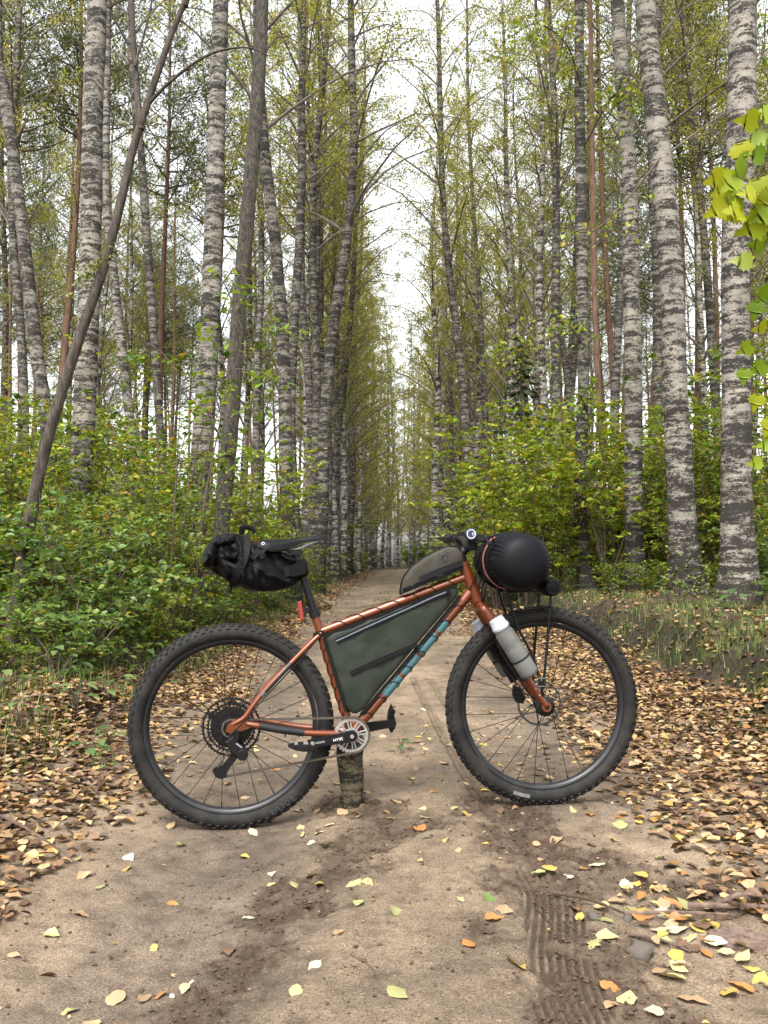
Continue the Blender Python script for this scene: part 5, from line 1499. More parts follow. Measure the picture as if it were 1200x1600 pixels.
sapling((-1.88, 8.6), [[(-1.88, 0, 0), (-1.78, 0, 0.95), (-1.71, 0, 1.6), (-1.58, 0, 2.3), (-1.45, 0, 3.1), (-1.40, 0, 3.5)],
                        [(-1.52, 0, 2.75), (-1.62, 0.05, 3.0), (-1.72, 0.1, 3.25)], [(-1.45, 0, 3.1), (-1.40, -0.05, 3.45), (-1.38, -0.05, 3.75)],
                        [(-1.43, 0, 3.3), (-1.2, 0, 3.3), (-0.95, 0, 3.15), (-0.75, 0, 3.18)], [(-1.5, 0, 2.8), (-1.2, 0, 2.75), (-0.95, 0, 2.62)],
                        [(-1.45, 0, 3.1), (-1.5, 0, 3.5), (-1.62, 0, 3.75)], [(-1.58, 0, 2.3), (-1.3, 0, 2.4), (-1.05, 0, 2.3)], [(-1.65, 0, 1.9), (-1.4, 0, 2.0), (-1.15, 0, 1.95)]], 0.013, 150,
        'young oak with light green lobed leaves in front of the aspen trunk', 0.095, 4)
# leafy boughs of the birches over the right bank
def bough(base_o, rel_pts, n, mat, seed, size=0.06, spread=0.16):
    r = np.random.default_rng(seed)
    main = spline(rel_pts, 18)
    paths, radii, tw = [main], [np.linspace(0.016, 0.004, 18)], []
    for k in range(16):
        q = main[r.integers(3, 18)]; d = r.normal(size=3); d[2] = -abs(d[2]) * 0.6; L = r.uniform(0.25, 0.7)
        t = np.linspace(0, 1, 5)[:, None]
        p = q + d / np.linalg.norm(d) * L * t + np.array([0, 0, -0.25]) * L * t ** 2
        paths.append(p); radii.append(np.linspace(0.005, 0.002, 5)); tw.append(p)
    T = np.array(tw); idx = r.integers(0, len(T), n); i0 = r.integers(0, 5, n)
    pos = T[idx, i0] + r.normal(size=(n, 3)) * spread * 0.6
    lv, lf = leaf_quads(pos, r, size, up=0.2, jitter=0.8, aspect=0.75, kind='ovate', droop=0.6)
    v, f = tubes_np(paths, radii, 5)
    V, F, M = merge([(v, f, 0), (lv, lf, 1)])
    c = link('bough', mesh_np('bough', V, F, [M_twig, mat], M), base_o); c['kind'] = 'stuff'
def find(lab):
    return next(o for o in COL.objects if o.get('label') == lab)
t4 = find('slim birch with dark lower trunk, behind the black handlebar roll')
bough(t4, [(0, 0, 7.4), (-0.3, -0.4, 7.9), (-0.8, -0.8, 8.0), (-1.2, -1.0, 7.7)], 330, M_leaf_yellow, 1)
bough(t4, [(0, 0, 6.6), (0.3, -0.5, 7.1), (0.5, -0.8, 7.0), (0.4, -1.1, 6.5)], 300, M_leaf_yellow, 2)
bough(t4, [(0, 0, 3.6), (-0.4, -0.3, 3.9), (-0.9, -0.6, 3.7), (-1.3, -0.7, 3.3)], 260, M_leaf_yellow, 3)
bough(t4, [(0, 0, 2.6), (-0.2, -0.5, 2.8), (-0.5, -0.9, 2.7), (-0.6, -1.1, 2.4)], 220, M_leaf_green, 4)
t2 = find('tall grey white birch with a mossy foot, leaning left over the bank')
bough(t2, [(-0.3, -0.1, 5.0), (-0.7, -0.2, 4.5), (-1.1, -0.3, 4.1), (-1.5, -0.5, 4.0)], 60, M_leaf_yellow, 5)
bough(t2, [(-0.2, -0.1, 5.4), (0.3, -0.4, 5.7), (0.7, -0.5, 5.9), (0.75, -0.6, 6.6)], 160, M_leaf_green, 6)
k = 420
a = rng.uniform(0, 2 * PI, k); hh = np.abs(rng.normal(0, 0.25, k)); rr_ = 0.16 + 0.16 * np.exp(-hh * 3) + rng.normal(0, 0.015, k)
v, f = leaf_quads(np.stack([np.cos(a) * rr_ - 0.03, np.sin(a) * rr_, hh], 1), rng, 0.05, up=0.3)
c = link('moss', mesh_np('moss', v, f, M_moss), t2); c['kind'] = 'stuff'

# ---------------------------------------------------------------- the bicycle (local axes: x forward, y away from the drive side, z up)
BIKE_LOC, BIKE_ROT = (-0.557, 3.313, -0.025), (0, 0, R(6))
BM = Matrix.LocRotScale(Vector(BIKE_LOC), Matrix.Rotation(R(6), 3, 'Z').to_quaternion(), None)
M_frame = plain('copper_orange_paint', (0.125, 0.028, 0.006), 0.38, 0.4, 0.5, var=0.10, nscale=8, coat=0.35, dust=0.08)
M_teal = plain('teal_decal', (0.030, 0.10, 0.115), 0.35, var=0.05, coat=0.4)
M_black = plain('black_metal', (0.0045, 0.0045, 0.005), 0.38, 0.0, 0.22, var=0.2, dust=0.03)
M_blackm = plain('black_plastic', (0.0035, 0.0035, 0.0038), 0.55, spec=0.18, var=0.2, dust=0.04)
M_rubber = plain('tyre_rubber', (0.0075, 0.0072, 0.007), 0.75, spec=0.22, var=0.35, nscale=25, bstr=0.2, bscale=400, dust=0.12)
M_rim = plain('rim_black', (0.006, 0.0065, 0.008), 0.38, 0.0, 0.35, var=0.15, dust=0.06)
M_steel = plain('steel_dark', (0.10, 0.10, 0.105), 0.35, 0.9, var=0.2, nscale=60)
M_silver = plain('silver_alloy', (0.40, 0.39, 0.38), 0.34, 0.75, var=0.12, nscale=60)
M_chain = plain('chain_metal', (0.10, 0.085, 0.07), 0.45, 0.8, var=0.4, nscale=200)
M_cass = plain('cassette_black', (0.022, 0.021, 0.021), 0.33, 0.85, var=0.6, nscale=90)
M_olive = plain('olive_green_fabric', (0.0135, 0.0175, 0.0125), 0.66, spec=0.2, var=0.12, nscale=14, bstr=0.25, bscale=700, dust=0.03)
M_khaki = plain('khaki_grey_fabric', (0.033, 0.029, 0.022), 0.75, spec=0.2, var=0.12, nscale=14, bstr=0.3, bscale=700)
M_nylon = plain('black_nylon', (0.0022, 0.0022, 0.0027), 0.55, spec=0.12, var=0.2, nscale=10, bstr=0.3, bscale=600)
M_dry = plain('black_coated_nylon', (0.0026, 0.0028, 0.0040), 0.55, spec=0.12, var=0.15, nscale=8)
M_cord = plain('black_cord', (0.003, 0.003, 0.003), 0.7, spec=0.15, var=0.1)
M_red = plain('red_reflector', (0.18, 0.015, 0.010), 0.3, var=0.1, coat=0.5)
M_navy = plain('navy_end_cap', (0.007, 0.018, 0.045), 0.4, var=0.1, coat=0.3)
M_white = plain('white_print', (0.5, 0.5, 0.5), 0.5, var=0.03)
M_grey = plain('grey_print', (0.10, 0.10, 0.10), 0.6, var=0.2, nscale=60)
M_tape = plain('black_wrap_tape', (0.009, 0.009, 0.0105), 0.6, spec=0.25, var=0.2, nscale=40, bstr=0.4, bscale=160)
M_seatcover = plain('saddle_cover', (0.0028, 0.0028, 0.0034), 0.5, spec=0.15, var=0.15, nscale=30, bstr=0.15, bscale=500)
def bottle_material():
    m, t, b = nt('frosted_bottle')
    b.inputs['Base Color'].default_value = (0.40, 0.41, 0.39, 1)
    b.inputs['Roughness'].default_value = 0.32
    b.inputs['Transmission Weight'].default_value = 0.8
    b.inputs['IOR'].default_value = 1.18
    return m
M_bottle = bottle_material()
M_cap = plain('bottle_cap', (0.34, 0.36, 0.41), 0.4, var=0.03)
M_water = plain('water_in_bottle', (0.085, 0.083, 0.066), 0.2, var=0.03)

bike = empty('bicycle', BIKE_LOC, BIKE_ROT)
tag(bike, 'copper orange mountain bike with black tyres, standing across the track, propped on a short log', 'bicycle')
def bpart(name, mb, mat, parent=None, **kw):
    return mb.build(name, mat if isinstance(mat, list) else [mat], parent or bike, **kw)
def circ(cx, cz, r, n=24, y=0, a0=0, a1=2 * PI):
    return [(cx + r * math.cos(a0 + (a1 - a0) * i / n), y, cz + r * math.sin(a0 + (a1 - a0) * i / n)) for i in range(n + 1)]

# frame
mb = MB()
mb.tube([(0.4375, 0, 0.337), (0.297, 0, 0.790)], 0.0158, 16)
mb.tube([(0.326, 0, 0.712), (0.865, 0, 0.912)], 0.0162, 16)
mb.tube([(0.440, 0, 0.338), (0.889, 0, 0.856)], 0.0192, 16)
mb.tube([(0.8615, 0, 0.965), (0.914, 0, 0.826)], [0.0225, 0.0235], 20)
mb.tube([(0.8600, 0, 0.969), (0.8635, 0, 0.9595)], 0.0255, 20)
mb.tube([(0.9115, 0, 0.8325), (0.9155, 0, 0.822)], 0.0265, 20)
mb.revolve([(0, -0.040), (0.0215, -0.040), (0.0215, 0.040), (0, 0.040)], (0.437, 0, 0.337), 'y', 24)
for s in (-1, 1):
    mb.tube(spline([(0.430, s * 0.030, 0.338), (0.375, s * 0.044, 0.345), (0.25, s * 0.056, 0.354), (0.085, s * 0.064, 0.385), (0.055, s * 0.064, 0.392)], 16), [0.0115] * 12 + [0.0105, 0.0095, 0.009, 0.009], 12)
    mb.tube(spline([(0.325, s * 0.014, 0.706), (0.29, s * 0.024, 0.676), (0.146, s * 0.052, 0.534), (0.085, s * 0.062, 0.462), (0.048, s * 0.064, 0.412), (0.005, s * 0.064, 0.388)], 20), [0.0095] * 16 + [0.009, 0.009, 0.008, 0.007], 12)
    mb.prism([(-0.018, 0.366), (0.012, 0.352), (0.04, 0.366), (0.075, 0.378), (0.075, 0.396), (0.03, 0.412), (-0.006, 0.394)], s * 0.066 - 0.003, s * 0.066 + 0.003)
mb.tube([(0.300, -0.026, 0.688), (0.300, 0.026, 0.688)], 0.008, 10)
mb.tube([(0.352, -0.038, 0.346), (0.352, 0.038, 0.346)], 0.008, 10)
frame = bpart('frame', mb, M_frame)
# teal blocks and stripes printed along the down tube
ddir = (Vector((0.889, 0, 0.856)) - Vector((0.440, 0, 0.338))); dL = ddir.length; ddir.normalize()
def on_down(t): return Vector((0.440, 0, 0.338)) + ddir * dL * t
for a, b in ((0.27, 0.40), (0.42, 0.55), (0.565, 0.70), (0.72, 0.79)):
    mb = MB(); mb.tube([on_down(a), on_down(b)], 0.0196, 16, caps=False)
    bpart('decal', mb, M_teal, frame)
mb = MB(); mb.tube([(0.108, -0.0585, 0.489), (0.120, -0.057, 0.502)], 0.0100, 12); bpart('decal', mb, M_teal, frame)
mb = MB(); mb.tube([(0.120, -0.0566, 0.503), (0.215, -0.0395, 0.602)], 0.0103, 12); bpart('seatstay_guard', mb, plain('guard_dark', (0.014, 0.009, 0.009), 0.45, coat=0.2))
mb = MB(); mb.tube(spline([(0.10, -0.0635, 0.382), (0.18, -0.0605, 0.366), (0.262, -0.0555, 0.3535)], 14), [0.0135 + 0.0008 * (i % 2) for i in range(14)], 14); bpart('chainstay_guard', mb, M_tape)
for q in (0.195, 0.245):
    mb = MB(); mb.box((q, -0.06, 0.346), (0.006, 0.01, 0.012)); bpart('guard_tie', mb, M_blackm)
# fork
mb = MB()
mb.tube([(0.915, 0, 0.822), (0.922, 0, 0.800)], 0.021, 16)
mb.tube([(0.929, -0.058, 0.789), (0.925, -0.03, 0.803), (0.921, 0, 0.808), (0.925, 0.03, 0.803), (0.929, 0.058, 0.789)], 0.0185, 14)
for s in (-1, 1):
    mb.tube(spline([(0.927, s * 0.056, 0.797), (0.942, s * 0.060, 0.774), (1.066, s * 0.061, 0.575), (1.122, s * 0.061, 0.488), (1.160, s * 0.060, 0.436)], 16), [0.0185] * 4 + list(np.linspace(0.0182, 0.0115, 12)), 14)
    mb.revolve([(0, -0.008), (0.017, -0.008), (0.019, -0.004), (0.019, 0.004), (0.017, 0.008), (0, 0.008)], (1.163, s * 0.060, 0.430), 'y', 20)
    mb.prism([(1.148, 0.45), (1.166, 0.452), (1.178, 0.436), (1.17, 0.418), (1.145, 0.424)], s * 0.060 - 0.006, s * 0.060 + 0.006)
fork = bpart('fork', mb, M_frame)
mb = MB(); mb.revolve([(0, -0.0695), (0.009, -0.0695), (0.009, -0.066), (0, -0.066)], (1.163, 0, 0.430), 'y', 14); bpart('axle_cap', mb, M_black, fork)
for k in range(3):
    mb = MB(); q = 0.74 + 0.07 * k
    p = Vector((0.942, -0.0735, 0.774)).lerp(Vector((1.16, -0.070, 0.436)), q)
    mb.revolve([(0, -0.004), (0.0035, -0.004), (0.0035, 0.002)], p, 'y', 8); bpart('bolt', mb, M_silver, fork)

# wheels: rim > tyre, hub, spokes...
def spoke_mesh(L):
    v, f = tubes_np([np.array([(0, 0, 0), (0, 0, L)])], [np.array([0.0014, 0.0014])], 5)
    return mesh_np('spoke', v, f, M_black, smooth=True)
def make_wheel(cx, cz, front):
    prof = [(0.3125, -0.0165), (0.314, -0.0175), (0.309, -0.0175), (0.302, -0.0135), (0.2955, -0.007), (0.2945, 0), (0.2955, 0.007), (0.302, 0.0135), (0.309, 0.0175), (0.314, 0.0175), (0.3125, 0.0165), (0.306, 0.0)]
    mb = MB(); mb.revolve(prof, (0, 0, 0), 'y', 96, closed=True)
    w = bpart('wheel', mb, M_rim, sharp=50)
    w.location = (cx, 0, cz)
    # tyre carcass, shoulders and knobs
    mb = MB()
    rc, rr = 0.3395, 0.0295
    pf = []
    for k in range(19):
        a = R(-146 + k * 292 / 18)
        pf.append((rc + rr * math.cos(a) * (1.0 if math.cos(a) > 0 else 0.98), rr * 1.06 * math.sin(a)))
    mb.revolve(pf, (0, 0, 0), 'y', 112)
    NK = 74
    def knob(ang, sec, size, tilt):
        ca, sa = math.cos(ang), math.sin(ang)
        er = Vector((ca, 0, sa)); et = Vector((-sa, 0, ca)); ey = Vector((0, 1, 0))
        nrm = er * math.cos(sec) + ey * math.sin(sec); bt = ey * math.cos(sec) - er * math.sin(sec)
        c = er * rc + nrm * (rr * 1.015 + size[2] / 2 - 0.001) + ey * (rr * 0.06 * math.sin(sec))
        e1 = et * math.cos(tilt) + bt * math.sin(tilt); e2 = bt * math.cos(tilt) - et * math.sin(tilt)
        M = Matrix((e1, e2, nrm)).transposed()
        mb.box(c, size, M)
    for k in range(NK):
        a = 2 * PI * k / NK
        knob(a, R(11), (0.0125, 0.0085, 0.0050), 0.25); knob(a + PI / NK, R(-11), (0.0125, 0.0085, 0.0050), -0.25)
        knob(a + 0.3 * PI / NK, R(33), (0.0105, 0.0075, 0.0046), 0.1); knob(a + 1.2 * PI / NK, R(-33), (0.0105, 0.0075, 0.0046), -0.1)
        for s in (-1, 1):
            knob(a + (0.75 * PI / NK if s > 0 else 0), s * R(55), (0.0130, 0.0105, 0.0048), 0.12 * s)
    tyre = bpart('tyre', mb, M_rubber, w, sharp=35)
    # hub
    mb = MB()
    if front: mb.revolve([(0, -0.051), (0.030, -0.051), (0.036, -0.047), (0.037, -0.042), (0.030, -0.038), (0.027, -0.036), (0.027, -0.031), (0.016, -0.024), (0.014, 0.015), (0.026, 0.022), (0.026, 0.027), (0.013, 0.034), (0.010, 0.050), (0, 0.050)], (0, 0, 0), 'y', 28)
    else: mb.revolve([(0, -0.066), (0.010, -0.066), (0.012, -0.024), (0.030, -0.021), (0.030, -0.016), (0.018, -0.010), (0.018, 0.020), (0.028, 0.026), (0.028, 0.031), (0.014, 0.036), (0.010, 0.066), (0, 0.066)], (0, 0, 0), 'y', 28)
    bpart('hub', mb, M_black, w)
    fl = ((-0.0335, 0.0255), (0.0245, 0.0245)) if front else ((-0.0185, 0.0285), (0.0285, 0.0265))
    meshes = {}
    for sd in (0, 1):
        fy, fr = fl[sd]
        for k in range(14):
            a_r = 2 * PI * (k + 0.5 * sd) / 14 + 0.11
            a_h = a_r + (1 if k % 2 else -1) * R(62)
            p0 = Vector((fr * math.cos(a_h), fy, fr * math.sin(a_h)))
            p1 = Vector((0.2955 * math.cos(a_r), (-0.003, 0.003)[sd], 0.2955 * math.sin(a_r)))
            L = (p1 - p0).length; key = round(L, 3)
            if key not in meshes: meshes[key] = spoke_mesh(key)
            s = link('spoke', meshes[key], w, p0, (p1 - p0).to_track_quat('Z', 'Y').to_euler())
            mb2 = None
    mb = MB()
    for k in range(28):
        a = 2 * PI * k / 28 + 0.11
        er = Vector((math.cos(a), 0, math.sin(a)))
        mb.tube([er * 0.2965, er * 0.283], 0.0018, 6)
    bpart('nipples', mb, M_black, w)['kind'] = 'stuff'
    # brake rotor on the far side
    mb = MB()
    yr = 0.041
    ro, ri = (0.086, 0.078) if front else (0.080, 0.072)
    n = 72
    pf = [(ro, yr - 0.0009), (ro, yr + 0.0009), (ri, yr + 0.0009), (ri, yr - 0.0009)]
    mb.revolve(pf, (0, 0, 0), 'y', n, closed=True)
    for k in range(6):
        a = 2 * PI * k / 6
        mb.tube([(0.021 * math.cos(a), yr, 0.021 * math.sin(a)), (0.048 * math.cos(a + 0.35), yr, 0.048 * math.sin(a + 0.35)), (ri * math.cos(a + 0.5), yr, ri * math.sin(a + 0.5))], 0.0018, 6)
    mb.revolve([(0.024, yr - 0.001), (0.024, yr + 0.001), (0.014, yr + 0.001), (0.014, yr - 0.001)], (0, 0, 0), 'y', 24, closed=True)
    bpart('brake_rotor', mb, M_steel, w)
    return w, tyre
WR, TR = make_wheel(0.0, 0.373, False)
WF, TF = make_wheel(1.164, 0.429, True)
# moulded tyre lettering and the grey patch
def tyre_text(w, s, size, ang, radius, mat, y=-0.0312):
    """letters along the sidewall, feet towards the hub, centred on angle ang (0 = front, 90 = top)."""
    step = size * 0.82 / radius
    for i, ch in enumerate(s):
        if ch == ' ': continue
        a = R(ang) - (i - (len(s) - 1) / 2) * step
        me = text_mesh(ch, size, mat, 'letter', 0.0004)
        er = Vector((math.cos(a), 0, math.sin(a))); et = Vector((math.sin(a), 0, -math.cos(a)))
        M = Matrix((et, er, Vector((0, -1, 0)))).transposed().to_4x4()
        M.translation = er * radius + Vector((0, y, 0))
        o = link('letter', me, w)
        o.matrix_local = M
M_emb = plain('raised_rubber', (0.03, 0.03, 0.029), 0.6, var=0.2)
tyre_text(WR, 'EOLUR', 0.026, -57, 0.341, M_emb)
tyre_text(WF, 'VITTEL', 0.024, 42, 0.341, M_emb)
mb = MB()
ang0, ang1 = R(-111), R(-100)
vs, k = [], 9
for i in range(k):
    a = ang0 + (ang1 - ang0) * i / (k - 1)
    for rr_ in (0.332, 0.345): vs += [(rr_ * math.cos(a), -0.0322 + abs(rr_ - 0.3395) * 0.12, rr_ * math.sin(a)), (rr_ * math.cos(a), -0.0300, rr_ * math.sin(a))]
fs = []
for i in range(k - 1):
    b = i * 4; fs += [(b, b + 4, b + 6, b + 2), (b + 2, b + 6, b + 7, b + 3), (b, b + 1, b + 5, b + 4)]
mb.add(vs, fs); bpart('tyre_patch', mb, M_grey, WF)

# cassette (on the rear wheel)
def gear(mb, teeth, r, y, th, ri, tooth=0.004):
    pts_o, pts_i = [], []
    for k in range(teeth):
        for f, rr_ in ((0.0, r - tooth), (0.25, r), (0.45, r), (0.7, r - tooth)):
            a = 2 * PI * (k + f) / teeth
            pts_o.append((rr_ * math.cos(a), rr_ * math.sin(a))); pts_i.append((ri * math.cos(a), ri * math.sin(a)))
    n = len(pts_o)
    vs = [(x, y - th / 2, z) for x, z in pts_o] + [(x, y + th / 2, z) for x, z in pts_o] + [(x, y - th / 2, z) for x, z in pts_i] + [(x, y + th / 2, z) for x, z in pts_i]
    fs = []
    for j in range(n):
        j2 = (j + 1) % n
        fs += [(j, j2, n + j2, n + j), (2 * n + j, 2 * n + j2, j2, j), (n + j, n + j2, 3 * n + j2, 3 * n + j), (3 * n + j, 3 * n + j2, 2 * n + j2, 2 * n + j)]
    mb.add(vs, fs)
mb = MB()
cogs = [(51, .1085), (42, .0900), (36, .0770), (32, .0685), (28, .0595), (24, .0495), (21, .0435), (18, .0375), (16, .0335), (14, .0295), (12, .0255), (10, .0215)]
for k, (t_, r_) in enumerate(cogs):
    gear(mb, t_, r_, -0.022 - 0.0036 * k, 0.0022, r_ - (0.0105 if k < 2 else 0.013))
    for q in range(12 if k == 0 else 8):
        a = 2 * PI * q / (12 if k == 0 else 8) + k * 0.2
        r1, r0_ = r_ - 0.010, max(0.016, (cogs[min(k + 1, 11)][1] - 0.010 if k < 11 else 0.014) if k else 0.074)
        mb.tube([(r1 * math.cos(a), -0.022 - 0.0036 * k, r1 * math.sin(a)), (r0_ * math.cos(a + 0.12), -0.0245 - 0.0036 * k, r0_ * math.sin(a + 0.12))], 0.0026, 4)
mb.revolve([(0.064, -0.026), (0.05, -0.032), (0.028, -0.045), (0.017, -0.062), (0.014, -0.064), (0, -0.064)], (0, 0, 0), 'y', 40)
cass = bpart('cassette', mb, M_cass, WR, smooth=False)

# crankset
mb = MB()
RC = (0.436, -0.049, 0.339)
g = MB(); gear(g, 32, 0.0660, 0, 0.0032, 0.052, 0.0045)
mb.add([(x + RC[0], y + RC[1], z + RC[2]) for x, y, z in g.v], g.f)
mb.revolve([(0.027, -0.003), (0.027, 0.003), (0.018, 0.003), (0.018, -0.003)], RC, 'y', 32, closed=True)
for k in range(8):
    a = 2 * PI * k / 8 + 0.2
    for d in (-0.22, 0.22):
        p0 = (RC[0] + 0.025 * math.cos(a + d * 0.7), RC[1], RC[2] + 0.025 * math.sin(a + d * 0.7)); p1 = (RC[0] + 0.0545 * math.cos(a + d * 0.55), RC[1], RC[2] + 0.0545 * math.sin(a + d * 0.55))
        mb.tube([p0, p1], 0.0030, 6)
bpart('chainring', mb, M_silver, sharp=30)
def crank(p0, p1, y0, y1, name_text=None):
    d = Vector((p1[0] - p0[0], p1[1] - p0[1])); L = d.length; d.normalize(); nn_ = Vector((-d.y, d.x))
    out = []
    for a in range(-90, 91, 18):      # hub end rounded behind p0
        q = Vector(p0) - d * 0.021 * math.cos(R(a)) + nn_ * 0.021 * math.sin(R(a)); out.append((q.x, q.y))
    for a in range(90, -91, -18):
        q = Vector(p1) + d * 0.0145 * math.cos(R(a)) + nn_ * 0.0145 * math.sin(R(a)); out.append((q.x, q.y))
    mb = MB(); mb.prism(out, y0, y1, 0.004)
    c = bpart('crank_arm', mb, M_black, sharp=30)
    return c, d, nn_
PR, PL = (0.279, 0.314), (0.600, 0.358)
c1, d1, n1 = crank((0.436, 0.339), PR, -0.074, -0.058)
mb = MB(); mb.revolve([(0, -0.0765), (0.0065, -0.0765), (0.0075, -0.0735)], (0.436, 0, 0.339), 'y', 16); bpart('bolt', mb, M_silver, c1)
me = text_mesh('SRAM', 0.0145, M_white, 'lettering', 0.0003)
ang = math.atan2(-d1.y, -d1.x)
o = link('lettering', me, c1)
o.matrix_local = Matrix.Translation((0.436 + d1.x * 0.052, -0.0746, 0.339 + d1.y * 0.052)) @ Matrix.Rotation(-ang + PI, 4, 'Y') @ Matrix.Rotation(R(90), 4, 'X')
mb = MB(); mb.box((0.436 + d1.x * 0.118, -0.0742, 0.339 + d1.y * 0.118), (0.036, 0.002, 0.007), Matrix.Rotation(-ang, 3, 'Y')); bpart('crank_inset', mb, M_grey, c1)
c2, d2, n2 = crank((0.437, 0.337), PL, 0.058, 0.074)
def pedal(c, y0, sgn, rot, flat_mat):
    """two-sided clip pedal; c = (x,z) of the axle, sgn = outward direction."""
    M = Matrix.Rotation(rot, 3, 'Y')
    mb = MB()
    mb.tube([(c[0], y0, c[1]), (c[0], y0 + sgn * 0.085, c[1])], 0.007, 10)
    out = [(-0.062, 0.002), (-0.040, 0.009), (-0.012, 0.012), (0.02, 0.011), (0.038, 0.006), (0.042, -0.003), (0.025, -0.011), (-0.01, -0.013), (-0.035, -0.009)]
    pv = [(M @ Vector((x, 0, z))) for x, z in out]
    mb.prism([(c[0] + q.x, c[1] + q.z) for q in pv], y0 + sgn * 0.018, y0 + sgn * 0.082, 0.006)
    p = bpart('pedal', mb, M_blackm, sharp=30)
    mb = MB()
    for dx, w in ((-0.034, 0.012), (0.0, 0.016), (0.024, 0.012)):
        q = M @ Vector((dx, 0, 0.0125)); mb.box((c[0] + q.x, y0 + sgn * 0.05, c[1] + q.z), (w, 0.034, 0.006), M)
    bpart('cleat_clip', mb, flat_mat, p)
pedal((PR[0] - 0.012, PR[1] + 0.003), -0.074, -1, 0.05, M_silver)
pedal(PL, 0.074, 1, R(90), M_blackm)

# chain: link boxes along the run
def chain():
    path = []
    C0, rr0 = Vector((0.0, 0.373)), 0.030
    C1, rr1 = Vector((0.436, 0.339)), 0.0640
    J1, J2, rj = Vector((0.020, 0.290)), Vector((-0.034, 0.220)), 0.021
    def arc(c, r, a0, a1, n):
        return [(c.x + r * math.cos(R(a0 + (a1 - a0) * i / n)), c.y + r * math.sin(R(a0 + (a1 - a0) * i / n))) for i in range(n + 1)]
    path += arc(C0, rr0, 250, 92, 10)
    path += arc(C1, rr1, 90, -70, 16)
    path += [(0.455, 0.279)][:0]
    path += arc(J2, rj, -75, -200, 8)
    path += arc(J1, rj, 150, 60, 5)
    path += [(0.015, 0.335)]
    P = np.array(path + [path[0]])
    seg = np.concatenate([[0], np.cumsum(np.hypot(*np.diff(P, axis=0).T))])
    n = int(seg[-1] / 0.0127)
    mb = MB()
    for i in range(n):
        s = (i + 0.5) * seg[-1] / n
        x, z = np.interp(s, seg, P[:, 0]), np.interp(s, seg, P[:, 1])
        x2, z2 = np.interp(s + 0.002, seg, P[:, 0]), np.interp(s + 0.002, seg, P[:, 1])
        a = math.atan2(z2 - z, x2 - x)
        M = Matrix.Rotation(-a, 3, 'Y')
        w = 0.0062 if i % 2 else 0.0042
        for sy in (-1, 1): mb.box((x, -0.0520 + sy * w / 2, z), (0.0150, 0.0011, 0.0068 if i % 2 else 0.0078), M)
        mb.revolve([(0, -0.0555), (0.0036, -0.0555), (0.0036, -0.0485), (0, -0.0485)], (x - 0.00635 * math.cos(a), 0, z - 0.00635 * math.sin(a)), 'y', 6)
    return bpart('chain', mb, M_chain, smooth=False)
chain()
# rear derailleur
mb = MB()
mb.prism([(0.020, 0.372), (0.034, 0.366), (0.030, 0.330), (0.014, 0.312), (0.000, 0.324), (-0.010, 0.342)], -0.074, -0.062, 0.003)
mb.prism([(-0.018, 0.330), (0.012, 0.352), (0.026, 0.330), (0.060, 0.300), (0.064, 0.280), (0.050, 0.266), (0.022, 0.276), (0.002, 0.296)], -0.086, -0.066, 0.005)
mb.revolve([(0, -0.092), (0.016, -0.092), (0.020, -0.086), (0.020, -0.062), (0, -0.062)], (0.044, 0, 0.284), 'y', 20)
der = bpart('rear_derailleur', mb, M_black, sharp=30)
mb = MB()
for y0 in (-0.0635, -0.0455):
    mb.prism([(0.016, 0.300), (0.030, 0.292), (0.030, 0.276), (-0.010, 0.222), (-0.014, 0.204), (-0.030, 0.196), (-0.052, 0.204), (-0.064, 0.228), (-0.050, 0.238), (-0.030, 0.240), (0.006, 0.286)], y0 - 0.0012, y0 + 0.0012)
bpart('cage', mb, M_black, der, sharp=30)
for c in ((0.020, 0.290), (-0.034, 0.220)):
    g = MB(); gear(g, 13, 0.0225, 0, 0.003, 0.008, 0.005)
    mb = MB(); mb.add([(x + c[0], y - 0.0535, z + c[1]) for x, y, z in g.v], g.f)
    mb.revolve([(0, -0.066), (0.005, -0.066), (0.005, -0.06)], (c[0], 0, c[1]), 'y', 10)
    bpart('jockey_wheel', mb, M_blackm, der)
mb = MB(); mb.box((0.032, -0.0868, 0.318), (0.026, 0.002, 0.005), Matrix.Rotation(0.65, 3, 'Y')); bpart('silver_mark', mb, M_silver, der)
# cables and hoses
def cable(pts, r=0.0022, n=26, mat=None, name='cable'):
    mb = MB(); mb.tube(spline(pts, n), r, 6); return bpart(name, mb, mat or M_cord)
cable([(0.315, -0.020, 0.690), (0.225, -0.046, 0.590), (0.118, -0.068, 0.480), (0.060, -0.078, 0.412), (-0.002, -0.084, 0.352)], 0.0023, mat=M_blackm)
cable([(0.040, -0.08, 0.302), (0.056, -0.088, 0.288), (0.052, -0.088, 0.262), (0.018, -0.085, 0.25)], 0.0012, mat=M_blackm)
cable([(0.868, -0.02, 1.03), (0.93, -0.05, 1.02), (0.952, -0.055, 0.95), (0.925, -0.04, 0.87), (0.93, -0.03, 0.80)])
cable([(0.90, 0.03, 1.04), (0.935, 0.02, 1.02), (0.925, -0.02, 0.97), (0.905, -0.032, 0.925), (0.880, -0.026, 0.862)])
cable([(0.90, -0.01, 1.03), (0.945, -0.03, 0.99), (0.950, -0.045, 0.92), (0.930, -0.05, 0.84), (0.945, 0.05, 0.78)])
cable([(0.975, -0.07, 0.855), (0.955, -0.072, 0.848), (0.945, -0.065, 0.825), (0.942, -0.06, 0.80)], 0.0018)

